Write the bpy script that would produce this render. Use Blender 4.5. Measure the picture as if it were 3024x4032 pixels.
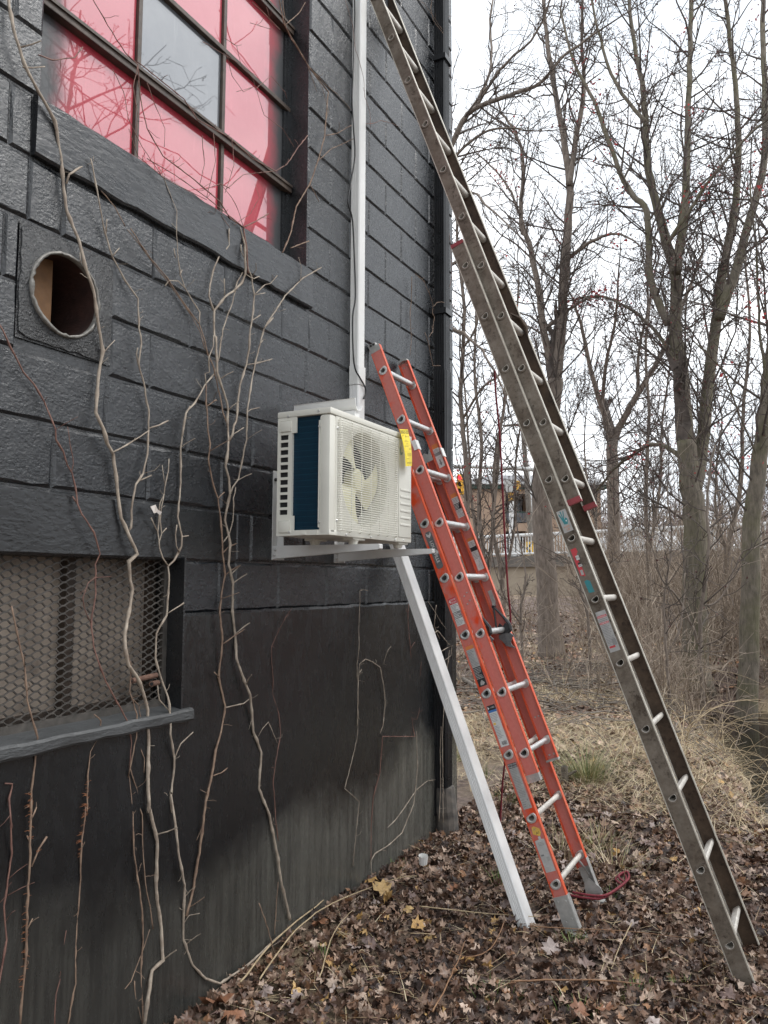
import bpy, bmesh, math, random
import numpy as np
from mathutils import Vector, Matrix, noise as mnoise

for o in list(bpy.data.objects):
    bpy.data.objects.remove(o, do_unlink=True)
scene = bpy.context.scene
COL = scene.collection
rng = random.Random(11)

# ------------------------------------------------------------------ camera
FPX, PW, PH = 3131.6, 3024.0, 4032.0
YAW, PIT, ROL = math.radians(27.5184), math.radians(4.9722), math.radians(0.24495)
CAM = Vector((2.048, 0.0, 1.6))
_F = Vector((-math.sin(YAW)*math.cos(PIT), math.cos(YAW)*math.cos(PIT), math.sin(PIT)))
_R0 = Vector((math.cos(YAW), math.sin(YAW), 0))
_U0 = _R0.cross(_F)
_R = math.cos(ROL)*_R0 + math.sin(ROL)*_U0
_U = -math.sin(ROL)*_R0 + math.cos(ROL)*_U0
cd = bpy.data.cameras.new('camera')
cam = bpy.data.objects.new('camera', cd)
COL.objects.link(cam)
cam.matrix_world = Matrix(((_R.x, _U.x, -_F.x, CAM.x), (_R.y, _U.y, -_F.y, CAM.y), (_R.z, _U.z, -_F.z, CAM.z), (0, 0, 0, 1)))
cd.sensor_fit = 'VERTICAL'
cd.sensor_height = 36.0
cd.sensor_width = 27.0
cd.lens = FPX/PH*36.0
cd.clip_start = 0.05
cd.clip_end = 2000
scene.camera = cam

# ------------------------------------------------------------------ sky, sun, exposure
SUN_EL, SUN_AZ = math.radians(52), math.radians(62)   # azimuth measured from +Y towards +X
world = bpy.data.worlds.new("World")
scene.world = world
world.use_nodes = True
wn, wl = world.node_tree.nodes, world.node_tree.links
wn.clear()
w_out = wn.new('ShaderNodeOutputWorld')
w_bg = wn.new('ShaderNodeBackground')
w_sky = wn.new('ShaderNodeTexSky')
w_sky.sky_type = 'NISHITA'
w_sky.sun_disc = False
w_sky.sun_elevation = SUN_EL
w_sky.sun_rotation = SUN_AZ
w_sky.dust_density = 4.0
w_hs = wn.new('ShaderNodeHueSaturation')
w_hs.inputs['Saturation'].default_value = 0.25
w_tc = wn.new('ShaderNodeTexCoord')
w_map = wn.new('ShaderNodeMapping')
w_map.inputs['Scale'].default_value = (1.0, 1.0, 2.2)
w_noise = wn.new('ShaderNodeTexNoise')
w_noise.inputs['Scale'].default_value = 2.6
w_noise.inputs['Detail'].default_value = 5
w_ramp = wn.new('ShaderNodeValToRGB')
w_ramp.color_ramp.elements[0].position = 0.34
w_ramp.color_ramp.elements[0].color = (5.6, 6.1, 6.7, 1)
w_ramp.color_ramp.elements[1].position = 0.66
w_ramp.color_ramp.elements[1].color = (9.6, 9.8, 10.0, 1)
w_mix = wn.new('ShaderNodeMix')
w_mix.data_type = 'RGBA'
w_mix.inputs[0].default_value = 0.85
wl.new(w_sky.outputs[0], w_hs.inputs['Color'])
wl.new(w_tc.outputs['Generated'], w_map.inputs[0])
wl.new(w_map.outputs[0], w_noise.inputs['Vector'])
wl.new(w_noise.outputs['Fac'], w_ramp.inputs[0])
wl.new(w_hs.outputs[0], w_mix.inputs[6])
wl.new(w_ramp.outputs[0], w_mix.inputs[7])
wl.new(w_mix.outputs[2], w_bg.inputs['Color'])
w_bg.inputs['Strength'].default_value = 0.10
wl.new(w_bg.outputs[0], w_out.inputs[0])

sd = bpy.data.lights.new('sun', 'SUN')
sd.energy = 1.0
sd.angle = math.radians(24)
sd.color = (1.0, 0.97, 0.93)
sun = bpy.data.objects.new('sun', sd)
COL.objects.link(sun)
_sdir = Vector((math.sin(SUN_AZ)*math.cos(SUN_EL), math.cos(SUN_AZ)*math.cos(SUN_EL), math.sin(SUN_EL)))
sun.rotation_euler = _sdir.to_track_quat('Z', 'Y').to_euler()
sun.location = (6, 4, 9)

scene.view_settings.view_transform = 'Standard'
scene.view_settings.look = 'None'
scene.view_settings.exposure = 1.05
scene.view_settings.gamma = 1.0
scene.view_settings.use_curve_mapping = False
scene.render.engine = 'CYCLES'

# ------------------------------------------------------------------ measuring helpers
# photo pixels -> points on real planes (the wall x=const, the ground z=const, a distance y=const)
K = 3024.0/1659.0
def ray(u, v):
    return _F + ((u-PW/2)/FPX)*_R - ((v-PH/2)/FPX)*_U
def on_x(u, v, x=0.0):
    d = ray(u, v); t = (x-CAM.x)/d.x
    return CAM + t*d
def on_y(u, v, y):
    d = ray(u*K, v*K); t = (y-CAM.y)/d.y
    return CAM + t*d
def on_z(u, v, z):
    d = ray(u*K, v*K); t = (z-CAM.z)/d.z
    return CAM + t*d

# ------------------------------------------------------------------ mesh helpers
class MB:
    def __init__(self):
        self.v = []; self.f = []; self.m = []
    def add(self, verts, faces, mi=0):
        b = len(self.v)
        self.v.extend([tuple(p) for p in verts])
        self.f.extend([tuple(b+i for i in f) for f in faces])
        self.m.extend([mi]*len(faces))
    def quad(self, a, b, c, d, mi=0):
        self.add([a, b, c, d], [(0, 1, 2, 3)], mi)
    def box(self, x0, x1, y0, y1, z0, z1, mi=0):
        self.add([(x0,y0,z0),(x1,y0,z0),(x1,y1,z0),(x0,y1,z0),(x0,y0,z1),(x1,y0,z1),(x1,y1,z1),(x0,y1,z1)],
                 [(0,3,2,1),(4,5,6,7),(0,1,5,4),(1,2,6,5),(2,3,7,6),(3,0,4,7)], mi)
    def obox(self, o, ax, ay, az, r, mi=0):
        # oriented box: o origin, ax/ay/az unit axes, r = (a0,a1,b0,b1,c0,c1)
        P = []
        for c in (r[4], r[5]):
            for (a, b) in ((r[0],r[2]),(r[1],r[2]),(r[1],r[3]),(r[0],r[3])):
                P.append(o+ax*a+ay*b+az*c)
        self.add(P, [(0,3,2,1),(4,5,6,7),(0,1,5,4),(1,2,6,5),(2,3,7,6),(3,0,4,7)], mi)
    def bbox(self, x0, x1, y0, y1, z0, z1, b=0.01, mi=0):
        # box with chamfered edges
        bm = bmesh.new()
        bmesh.ops.create_cube(bm, size=1)
        for v in bm.verts:
            v.co = Vector(((x0+x1)/2+v.co.x*(x1-x0), (y0+y1)/2+v.co.y*(y1-y0), (z0+z1)/2+v.co.z*(z1-z0)))
        bmesh.ops.bevel(bm, geom=list(bm.edges), offset=b, segments=2, affect='EDGES', profile=0.6)
        bm.verts.index_update()
        self.add([v.co.copy() for v in bm.verts], [[v.index for v in f.verts] for f in bm.faces], mi)
        bm.free()
    def tube(self, pts, rad, n=6, mi=0, caps=True, jitter=None):
        pts = [Vector(p) for p in pts]
        m = len(pts)
        if m < 2: return
        if not hasattr(rad, '__len__'): rad = [rad]*m
        t0 = (pts[1]-pts[0]).normalized() if (pts[1]-pts[0]).length > 1e-9 else Vector((0,0,1))
        ref = Vector((0,0,1)) if abs(t0.z) < 0.9 else Vector((1,0,0))
        nx = t0.cross(ref).normalized()
        V = []
        cs = [(math.cos(2*math.pi*k/n), math.sin(2*math.pi*k/n)) for k in range(n)]
        for i, p in enumerate(pts):
            if i == 0: t = pts[1]-pts[0]
            elif i == m-1: t = pts[i]-pts[i-1]
            else: t = pts[i+1]-pts[i-1]
            if t.length < 1e-9: t = Vector((0,0,1))
            t.normalize()
            nx = nx - t*nx.dot(t)
            if nx.length < 1e-6: nx = t.orthogonal()
            nx.normalize()
            ny = t.cross(nx)
            r = rad[i]
            for c, s in cs:
                V.append((p.x+(nx.x*c+ny.x*s)*r, p.y+(nx.y*c+ny.y*s)*r, p.z+(nx.z*c+ny.z*s)*r))
        Fs = []
        for i in range(m-1):
            a = i*n; b = a+n
            for k in range(n):
                k2 = (k+1) % n
                Fs.append((a+k, a+k2, b+k2, b+k))
        if caps:
            Fs.append(tuple(range(n-1, -1, -1)))
            Fs.append(tuple((m-1)*n+k for k in range(n)))
        self.add(V, Fs, mi)
    def prism(self, outline, o, ax, ay, az, h, mi=0):
        # outline (a,b) extruded along az by h
        n = len(outline)
        V = [o+ax*a+ay*b for a, b in outline]+[o+ax*a+ay*b+az*h for a, b in outline]
        Fs = [(k, (k+1) % n, n+(k+1) % n, n+k) for k in range(n)]
        Fs += [tuple(range(n-1, -1, -1)), tuple(range(n, 2*n))]
        self.add(V, Fs, mi)
    def mesh(self, name, mats, origin=(0,0,0), smooth=False):
        me = bpy.data.meshes.new(name)
        ox, oy, oz = origin
        me.from_pydata([(x-ox, y-oy, z-oz) for x, y, z in self.v], [], self.f)
        if not isinstance(mats, (list, tuple)): mats = [mats]
        for q in mats: me.materials.append(q)
        if len(mats) > 1: me.polygons.foreach_set('material_index', self.m)
        if smooth: me.polygons.foreach_set('use_smooth', [True]*len(self.f))
        me.update()
        return me
    def build(self, name, mats, parent=None, origin=None, smooth=False):
        if origin is None:
            origin = tuple(parent['o_']) if parent is not None and 'o_' in parent else (0,0,0)
        o = bpy.data.objects.new(name, self.mesh(name, mats, origin, smooth))
        COL.objects.link(o)
        if parent is not None:
            o.parent = parent
            o['o_'] = origin
        else:
            o.location = origin
        return o

def fixn(o):
    bm = bmesh.new(); bm.from_mesh(o.data)
    bmesh.ops.recalc_face_normals(bm, faces=bm.faces[:])
    bm.to_mesh(o.data); bm.free()
    return o
def autosmooth(o, ang=35):
    me = o.data
    me.polygons.foreach_set('use_smooth', [True]*len(me.polygons))
    bm = bmesh.new(); bm.from_mesh(me)
    a = math.radians(ang)
    for e in bm.edges:
        if len(e.link_faces) == 2 and e.calc_face_angle(0) > a: e.smooth = False
    bm.to_mesh(me); bm.free()
    return o
def tag(o, label=None, cat=None, group=None, kind=None):
    if label: o['label'] = label
    if cat: o['category'] = cat
    if group: o['group'] = group
    if kind: o['kind'] = kind
    return o
def thing(name, loc, label, cat, group=None):
    o = bpy.data.objects.new(name, None)
    o.empty_display_size = 0.1
    COL.objects.link(o)
    o.location = loc
    o['o_'] = tuple(loc)
    return tag(o, label, cat, group)

_tc = {}
def text_geo(s):
    # flat letters as (verts, faces), height of capitals = 1, centred
    if s in _tc: return _tc[s]
    cu = bpy.data.curves.new('t', 'FONT')
    cu.body = s; cu.size = 1.0; cu.resolution_u = 2
    cu.align_x = 'CENTER'; cu.align_y = 'CENTER'
    ob = bpy.data.objects.new('t', cu)
    COL.objects.link(ob)
    dg = bpy.context.evaluated_depsgraph_get()
    me = bpy.data.meshes.new_from_object(ob.evaluated_get(dg))
    V = [v.co.copy() for v in me.vertices]
    Fc = [tuple(p.vertices) for p in me.polygons]
    bpy.data.objects.remove(ob, do_unlink=True)
    bpy.data.curves.remove(cu)
    bpy.data.meshes.remove(me)
    h = max((v.y for v in V), default=1)-min((v.y for v in V), default=0)
    w = max((v.x for v in V), default=1)-min((v.x for v in V), default=0)
    cy = (max(v.y for v in V)+min(v.y for v in V))/2
    cx = (max(v.x for v in V)+min(v.x for v in V))/2
    V = [((v.x-cx)/h, (v.y-cy)/h) for v in V]
    _tc[s] = (V, Fc, w/h)
    return _tc[s]
def put_text(mb, s, o, ax, ay, h, mi, maxw=None, lift=None):
    V, Fc, asp = text_geo(s)
    sx = h
    if maxw and asp*h > maxw: sx = maxw/asp
    lf = lift if lift is not None else Vector((0,0,0))
    mb.add([o+ax*(x*sx)+ay*(y*h)+lf for x, y in V], Fc, mi)

# ------------------------------------------------------------------ materials
def new_mat(name):
    m = bpy.data.materials.new(name)
    m.use_nodes = True
    nt = m.node_tree
    return m, nt, nt.nodes['Principled BSDF']
def N(nt, typ, **kw):
    n = nt.nodes.new(typ)
    for k, v in kw.items():
        if k.startswith('i_'): n.inputs[k[2:].replace('_', ' ')].default_value = v
        else: setattr(n, k, v)
    return n
def C4(c): return (c[0], c[1], c[2], 1)
def pos(nt, scale=(1,1,1), obj=False):
    mp = N(nt, 'ShaderNodeMapping')
    mp.inputs['Scale'].default_value = scale
    if obj:
        t = N(nt, 'ShaderNodeTexCoord'); nt.links.new(t.outputs['Object'], mp.inputs[0])
    else:
        g = N(nt, 'ShaderNodeNewGeometry'); nt.links.new(g.outputs['Position'], mp.inputs[0])
    return mp.outputs[0]
def ntex(nt, vec, scale, detail=4, rough=0.6):
    n = N(nt, 'ShaderNodeTexNoise'); n.inputs['Scale'].default_value = scale
    n.inputs['Detail'].default_value = detail; n.inputs['Roughness'].default_value = rough
    nt.links.new(vec, n.inputs['Vector'])
    return n.outputs['Fac']
def ramp(nt, fac, stops):
    r = N(nt, 'ShaderNodeValToRGB')
    e = r.color_ramp.elements
    while len(e) < len(stops): e.new(0.5)
    for i, (p, c) in enumerate(stops):
        e[i].position = p; e[i].color = C4(c) if hasattr(c, '__len__') else (c, c, c, 1)
    nt.links.new(fac, r.inputs[0])
    return r.outputs[0]
def mixc(nt, fac, a, b, mode='MIX'):
    m = N(nt, 'ShaderNodeMix', data_type='RGBA', blend_type=mode)
    for sk, v in ((0, fac), (6, a), (7, b)):
        if hasattr(v, 'is_linked'): nt.links.new(v, m.inputs[sk])
        elif hasattr(v, '__len__'): m.inputs[sk].default_value = C4(v)
        else: m.inputs[sk].default_value = v
    return m.outputs[2]
def bump(nt, b, hgt, strength, dist=0.002, prev=None):
    n = N(nt, 'ShaderNodeBump')
    n.inputs['Strength'].default_value = strength; n.inputs['Distance'].default_value = dist
    nt.links.new(hgt, n.inputs['Height'])
    if prev is not None: nt.links.new(prev, n.inputs['Normal'])
    nt.links.new(n.outputs[0], b.inputs['Normal'])
    return n.outputs[0]
def simple(name, c, rough=0.6, metal=0.0, var=0.15, scale=8, bmp=0.0, bscale=200, c2=None, coat=0.0, obj=False, bdist=0.002):
    m, nt, b = new_mat(name)
    v = pos(nt, obj=obj)
    lo = tuple(x*(1-var) for x in c); hi = tuple(min(1, x*(1+var)) for x in c)
    if c2 is not None: lo, hi = c, c2
    col = ramp(nt, ntex(nt, v, scale, 5), [(0.32, lo), (0.68, hi)])
    nt.links.new(col, b.inputs['Base Color'])
    rr = ramp(nt, ntex(nt, v, scale*2.3, 3), [(0.3, max(0.03, rough-0.08)), (0.7, min(1, rough+0.08))])
    nt.links.new(rr, b.inputs['Roughness'])
    b.inputs['Metallic'].default_value = metal
    b.inputs['Coat Weight'].default_value = coat
    if bmp > 0: bump(nt, b, ntex(nt, v, bscale, 3), bmp, bdist)
    return m
M = {}
def wall_paint(name, base, sx=(1,1,1), pale_foot=False, sc=1.0, strength=0.6, rough=0.25):
    # thick masonry paint: charcoal, semi gloss, over rough concrete
    m, nt, b = new_mat(name)
    v = pos(nt, sx); v0 = pos(nt)
    tone = ramp(nt, ntex(nt, v0, 1.6, 5), [(0.3, tuple(x*0.75 for x in base)), (0.7, tuple(x*1.3 for x in base))])
    fleck = ramp(nt, ntex(nt, v, 34, 6, 0.75), [(0.66, 0.0), (0.78, 1.0)])
    col = mixc(nt, fleck, tone, tuple(min(1, x*3.2) for x in base))
    if pale_foot:
        # paler streaked colour near the soil, stronger at larger y: fades with height above ground, ragged
        sep = N(nt, 'ShaderNodeSeparateXYZ'); nt.links.new(v0, sep.inputs[0])
        add = N(nt, 'ShaderNodeMath', operation='MULTIPLY_ADD')
        nt.links.new(ntex(nt, v0, 1.1, 6, 0.6), add.inputs[0]); add.inputs[1].default_value = -0.95
        nt.links.new(sep.outputs['Z'], add.inputs[2])
        dm0 = ramp(nt, add.outputs[0], [(-0.0, 0.95), (0.20, 0.0)])
        yr = N(nt, 'ShaderNodeMapRange', interpolation_type='SMOOTHSTEP'); nt.links.new(sep.outputs['Y'], yr.inputs[0]); yr.inputs[1].default_value = 2.0; yr.inputs[2].default_value = 3.7; yr.inputs[3].default_value = 0.30; yr.inputs[4].default_value = 1.0
        dmm = N(nt, 'ShaderNodeMath', operation='MULTIPLY'); nt.links.new(dm0, dmm.inputs[0]); nt.links.new(yr.outputs[0], dmm.inputs[1]); dm = dmm.outputs[0]
        strk = ramp(nt, ntex(nt, pos(nt, (1, 1, 0.06)), 38, 5, 0.7), [(0.35, 0.35), (0.75, 1.0)])
        ml = N(nt, 'ShaderNodeMath', operation='MULTIPLY')
        nt.links.new(dm, ml.inputs[0]); nt.links.new(strk, ml.inputs[1])
        col = mixc(nt, ml.outputs[0], col, (0.15, 0.148, 0.13))
        mark = ramp(nt, ntex(nt, pos(nt, (1, 1, 0.35)), 60, 4, 0.8), [(0.70, 0.0), (0.76, 0.5)])
        col = mixc(nt, mark, col, (0.20, 0.20, 0.19))
    nt.links.new(col, b.inputs['Base Color'])
    rr = ramp(nt, ntex(nt, v, 22, 4), [(0.3, rough-0.06), (0.7, rough+0.10)])
    nt.links.new(rr, b.inputs['Roughness'])
    b.inputs['IOR'].default_value = 1.72
    h1 = ntex(nt, v, 70*sc, 5, 0.65)
    h2 = ntex(nt, v0, 11*sc, 3)
    n1 = bump(nt, b, h2, strength*0.5, 0.012)
    bump(nt, b, h1, strength, 0.006, n1)
    return m
BASE = (0.009, 0.0112, 0.0145)
M['block'] = wall_paint('charcoal_block_paint', BASE, (1, 0.7, 1), sc=1.5, strength=0.6)
M['mortar'] = wall_paint('charcoal_mortar_paint', (0.010, 0.011, 0.013), strength=0.5)
M['sill'] = wall_paint('charcoal_sill_paint', (0.013, 0.0145, 0.017), (1, 0.3, 1), strength=0.45)
M['lintel'] = wall_paint('charcoal_lintel_paint', (0.011, 0.0125, 0.0145), (1, 0.45, 1), strength=0.45)
M['parge'] = wall_paint('charcoal_parge_paint', (0.0065, 0.0080, 0.0095), (1, 1, 0.35), pale_foot=True, strength=0.45, rough=0.24)
M['patch'] = wall_paint('rough_mortar_patch', (0.011, 0.0125, 0.0145), sc=1.6, strength=1.2)
M['ledge'] = wall_paint('worn_ledge_paint', (0.035, 0.038, 0.040), (1, 0.3, 1), strength=0.8, rough=0.55)
M['steel'] = simple('rusty_steel_bar', (0.045, 0.034, 0.028), 0.55, 0.0, c2=(0.085, 0.06, 0.045), scale=25, bmp=0.3, bscale=90)
M['mesh_steel'] = simple('weathered_expanded_steel', (0.055, 0.052, 0.048), 0.5, 0.3, c2=(0.11, 0.10, 0.09), scale=30, bmp=0.2)
M['rust'] = simple('rust_brown', (0.10, 0.055, 0.04), 0.8, c2=(0.18, 0.10, 0.07), scale=40, bmp=0.4)
M['tin'] = simple('galvanized_tin', (0.10, 0.095, 0.085), 0.5, 0.35, c2=(0.26, 0.25, 0.23), scale=45, bmp=0.4, bscale=120)
M['duct_in'] = simple('rusty_duct_inside', (0.022, 0.010, 0.008), 0.7, c2=(0.06, 0.026, 0.02), scale=12, bmp=0.4)
M['plug'] = simple('brown_board', (0.15, 0.075, 0.03), 0.75, var=0.25, scale=14)
M['black_metal'] = simple('black_painted_downspout', (0.014, 0.015, 0.017), 0.32, 0.0, var=0.3, scale=5, bmp=0.1, bscale=40)
M['clay'] = simple('grey_drain_boot', (0.05, 0.05, 0.05), 0.7, c2=(0.16, 0.14, 0.12), scale=16, bmp=0.4)
M['white_pvc'] = simple('white_pvc', (0.74, 0.74, 0.72), 0.35, var=0.04, scale=3, bmp=0.03)
M['white_pvc2'] = simple('white_pvc_dusty', (0.70, 0.70, 0.69), 0.4, c2=(0.78, 0.78, 0.77), scale=6, bmp=0.04)
M['bracket'] = simple('white_powder_coat', (0.62, 0.62, 0.61), 0.42, var=0.06, scale=10, bmp=0.05)
M['cream'] = simple('cream_painted_sheet', (0.66, 0.65, 0.585), 0.38, var=0.05, scale=5, bmp=0.04, bscale=60)
M['cream_wire'] = simple('cream_coated_wire', (0.72, 0.71, 0.64), 0.4, var=0.04)
M['fan'] = simple('cream_fan_plastic', (0.72, 0.70, 0.50), 0.4, var=0.06)
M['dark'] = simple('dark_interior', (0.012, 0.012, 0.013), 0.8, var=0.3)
M['rubber'] = simple('black_rubber', (0.02, 0.02, 0.02), 0.6)
M['metal'] = simple('bare_aluminium', (0.62, 0.62, 0.61), 0.36, 0.75, c2=(0.78, 0.78, 0.77), scale=30, bmp=0.1)
M['dull_metal'] = simple('dull_cast_aluminium', (0.36, 0.36, 0.35), 0.5, 0.5, c2=(0.52, 0.52, 0.50), scale=25, bmp=0.2)
M['worn_metal'] = simple('worn_ladder_rung', (0.50, 0.47, 0.42), 0.5, 0.35, c2=(0.68, 0.65, 0.60), scale=30, bmp=0.2)
M['plastic'] = simple('black_moulded_plastic', (0.02, 0.021, 0.023), 0.38, var=0.2)
M['paper'] = simple('white_sticker', (0.68, 0.68, 0.67), 0.45, c2=(0.55, 0.55, 0.54), scale=40)
M['paper_grey'] = simple('faded_sticker', (0.34, 0.34, 0.33), 0.5, c2=(0.45, 0.44, 0.43), scale=50)
M['ink'] = simple('black_print', (0.025, 0.025, 0.028), 0.5)
M['ink_mid'] = simple('grey_print', (0.22, 0.22, 0.22), 0.5)
M['white_ink'] = simple('white_print', (0.72, 0.72, 0.72), 0.45, var=0.05)
M['red_ink'] = simple('red_print', (0.55, 0.035, 0.05), 0.45, c2=(0.48, 0.06, 0.07), scale=60)
M['orange_ink'] = simple('orange_print', (0.60, 0.20, 0.06), 0.5)
M['blue_ink'] = simple('blue_print', (0.05, 0.16, 0.42), 0.45)
M['teal_ink'] = simple('teal_print', (0.02, 0.24, 0.27), 0.5, c2=(0.05, 0.20, 0.22), scale=60)
M['yellow'] = simple('yellow_card', (0.84, 0.66, 0.02), 0.4, var=0.05)
M['tape'] = simple('yellow_tape', (0.72, 0.47, 0.10), 0.5, var=0.12, scale=60)
M['silver_tape'] = simple('worn_silver_label', (0.45, 0.45, 0.44), 0.4, 0.2, c2=(0.62, 0.62, 0.61), scale=22)
M['grey_label'] = simple('charcoal_label', (0.09, 0.09, 0.095), 0.45, c2=(0.15, 0.15, 0.15), scale=60)
M['rope'] = simple('dark_red_rope', (0.17, 0.02, 0.03), 0.8, var=0.35, scale=120, bmp=0.5, bscale=300)
M['cable'] = simple('black_cable', (0.012, 0.012, 0.013), 0.45)
M['red_paint'] = simple('dull_red_paint', (0.22, 0.035, 0.04), 0.6, c2=(0.30, 0.05, 0.06), scale=30)

# orange fibreglass: chalky faded skin with patches still glossy and deep orange
def fibreglass(name, fade):
    m, nt, b = new_mat(name)
    v = pos(nt, (1, 1, 0.7))
    n = ntex(nt, v, 6.5, 6, 0.62)
    fresh = mixc(nt, ntex(nt, v, 30, 3), (0.62, 0.045, 0.010), (0.70, 0.085, 0.018))
    chalk = mixc(nt, ntex(nt, v, 90, 4), (0.47, 0.125, 0.10), (0.58, 0.21, 0.18))
    mask = ramp(nt, n, [(fade-0.05, 1.0), (fade+0.04, 0.0)])
    col = mixc(nt, mask, fresh, chalk)
    nt.links.new(col, b.inputs['Base Color'])
    rr = ramp(nt, n, [(fade-0.05, 0.62), (fade+0.04, 0.33)])
    nt.links.new(rr, b.inputs['Roughness'])
    bump(nt, b, ntex(nt, pos(nt, (1, 1, 0.15)), 220, 3), 0.12, 0.001)
    return m
M['fibre'] = fibreglass('orange_fibreglass', 0.535)
M['fibre_chalk'] = fibreglass('orange_fibreglass_chalky', 0.62)
M['fibre_edge'] = simple('orange_fibreglass_edge', (0.66, 0.075, 0.02), 0.42, c2=(0.66, 0.14, 0.07), scale=7)
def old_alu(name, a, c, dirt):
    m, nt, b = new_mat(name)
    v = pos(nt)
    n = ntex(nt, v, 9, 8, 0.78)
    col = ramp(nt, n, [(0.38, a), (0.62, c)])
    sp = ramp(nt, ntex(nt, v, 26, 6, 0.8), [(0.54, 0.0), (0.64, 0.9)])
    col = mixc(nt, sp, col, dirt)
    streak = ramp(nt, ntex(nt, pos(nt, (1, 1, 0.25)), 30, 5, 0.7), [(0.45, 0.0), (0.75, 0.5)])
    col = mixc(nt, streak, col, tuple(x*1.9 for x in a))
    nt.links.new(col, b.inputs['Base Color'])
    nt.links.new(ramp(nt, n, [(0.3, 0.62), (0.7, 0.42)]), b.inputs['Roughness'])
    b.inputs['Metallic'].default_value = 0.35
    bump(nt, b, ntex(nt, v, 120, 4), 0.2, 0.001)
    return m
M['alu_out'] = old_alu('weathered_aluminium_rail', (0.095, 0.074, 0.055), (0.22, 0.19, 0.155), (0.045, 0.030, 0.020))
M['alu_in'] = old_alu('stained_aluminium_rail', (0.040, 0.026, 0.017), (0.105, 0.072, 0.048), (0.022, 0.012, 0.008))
M['alu_edge'] = simple('rubbed_aluminium_edge', (0.42, 0.39, 0.33), 0.45, 0.4, c2=(0.62, 0.59, 0.52), scale=14)

# ================================================================== GROUND SHAPE
def sstep(a, b, x):
    t = max(0.0, min(1.0, (x-a)/(b-a))); return t*t*(3-2*t)
def bank_x(y): return 1.76-0.233*(y-6.5)
def ground(x, y):
    z = 0.05*sstep(1.2, -0.2, x)*sstep(2.0, 3.5, y)+0.02
    z -= 0.05*sstep(1.2, 2.2, x)
    z += 0.03*mnoise.noise(Vector((x*0.9, y*0.9, 3.3)))+0.012*mnoise.noise(Vector((x*3.1, y*3.1, 1.3)))
    e = x-bank_x(y)+0.25*mnoise.noise(Vector((y*0.8, 0.3, x*0.2)))
    k = sstep(-0.5, 1.2, e)*sstep(5.6, 7.2, y)*(1-sstep(14.3, 16.5, y))*(1-sstep(5.5, 8.0, e))
    z -= 1.15*k
    z += 0.9*sstep(15, 34, y)
    return z

# ================================================================== BUILDING
YC = 4.945                       # far corner of the wall
Y0, ZJ = 3.3257, 2.6930          # block grid: joint i=0, bed joint j=0
B = 0.2032
bld = thing('block_building', (0, 2.4, 0), 'charcoal painted concrete block building wall with red glazed steel window, climbed by bare vines', 'building')
WIN = (1.60, 3.123, ZJ+2*B, ZJ+14*B)
BAS = (0.70, 2.30, 1.12, 1.688)
DUC = (1.575, 1.853, 2.362, 2.64)
DY, DZ, DR = 1.7135, 2.501, 0.132
def clip_rects(rects, hole):
    out = []
    hy0, hy1, hz0, hz1 = hole
    for (a, b, c, d) in rects:
        if b <= hy0 or a >= hy1 or d <= hz0 or c >= hz1:
            out.append((a, b, c, d)); continue
        if a < hy0: out.append((a, hy0, c, d))
        if b > hy1: out.append((hy1, b, c, d))
        m0, m1 = max(a, hy0), min(b, hy1)
        if c < hz0: out.append((m0, m1, c, hz0))
        if d > hz1: out.append((m0, m1, hz1, d))
    return out
core = [(-1.0, YC-0.004, 1.46, 7.6)]
for h in (WIN, BAS, DUC): core = clip_rects(core, h)
mb = MB()
for (a, b, c, d) in core: mb.box(-0.24, -0.0085, a, b, c, d)
# the rest of the house behind this wall
mb.box(-7.0, -0.24, -1.0, YC-0.004, 7.2, 7.6)
mb.box(-7.0, -0.245, YC-0.24, YC-0.006, -0.3, 7.2)
mb.box(-7.0, -6.7, -1.0, YC-0.25, -0.3, 7.2)
mb.box(-6.7, -0.245, -1.0, -0.75, -0.3, 7.2)
mb.build('wall', M['mortar'], bld)

# ---- blocks, each one its own piece with ragged arrises
def block_mesh(L, Hh, seed):
    r = random.Random(seed)
    mb = MB()
    d, e = 0.022, 0.0085
    ny = max(1, int(round(L/0.07))); nz = 2
    ring = []
    for k in range(ny): ring.append((k/ny, 0.0))
    for k in range(nz): ring.append((1.0, k/nz))
    for k in range(ny): ring.append((1-k/ny, 1.0))
    for k in range(nz): ring.append((0.0, 1-k/nz))
    n = len(ring)
    V = []
    for (s, t) in ring: V.append((-d, (s-0.5)*L, (t-0.5)*Hh))
    for (s, t) in ring:
        j = r.uniform(-0.0016, 0.0016)
        V.append((-e+j*0.6, (s-0.5)*L, (t-0.5)*Hh+ (j if t in (0.0, 1.0) else 0)))
    for (s, t) in ring:
        q = e*r.uniform(0.7, 1.5)
        V.append((r.uniform(-0.0008, 0.0008), (s-0.5)*(L-2*q), (t-0.5)*(Hh-2*q)))
    Fs = []
    for a in range(2):
        for k in range(n):
            k2 = (k+1) % n
            Fs.append((a*n+k, a*n+k2, (a+1)*n+k2, (a+1)*n+k))
    Fs.append(tuple(2*n+k for k in range(n)))
    mb.add(V, Fs)
    return mb
bcache = {}
def put_block(y0, y1, z0, z1, name='concrete_block', mat=None):
    L, Hh = round(y1-y0, 3), round(z1-z0, 3)
    if L < 0.02 or Hh < 0.02: return
    key = (L, Hh, rng.randrange(5), mat)
    if key not in bcache:
        bcache[key] = block_mesh(L, Hh, hash(key[:3]) & 0xffff).mesh(name, M[mat or 'block'])
    o = bpy.data.objects.new(name, bcache[key])
    COL.objects.link(o); o.parent = bld
    o.location = Vector((rng.uniform(-0.0008, 0.0012), (y0+y1)/2, (z0+z1)/2))-Vector(bld['o_'])
    o.rotation_euler = (0, rng.uniform(-0.0015, 0.0015), rng.uniform(-0.0012, 0.0012))
SILL = (1.574, 3.145, ZJ+B-0.004, ZJ+2*B)
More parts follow.
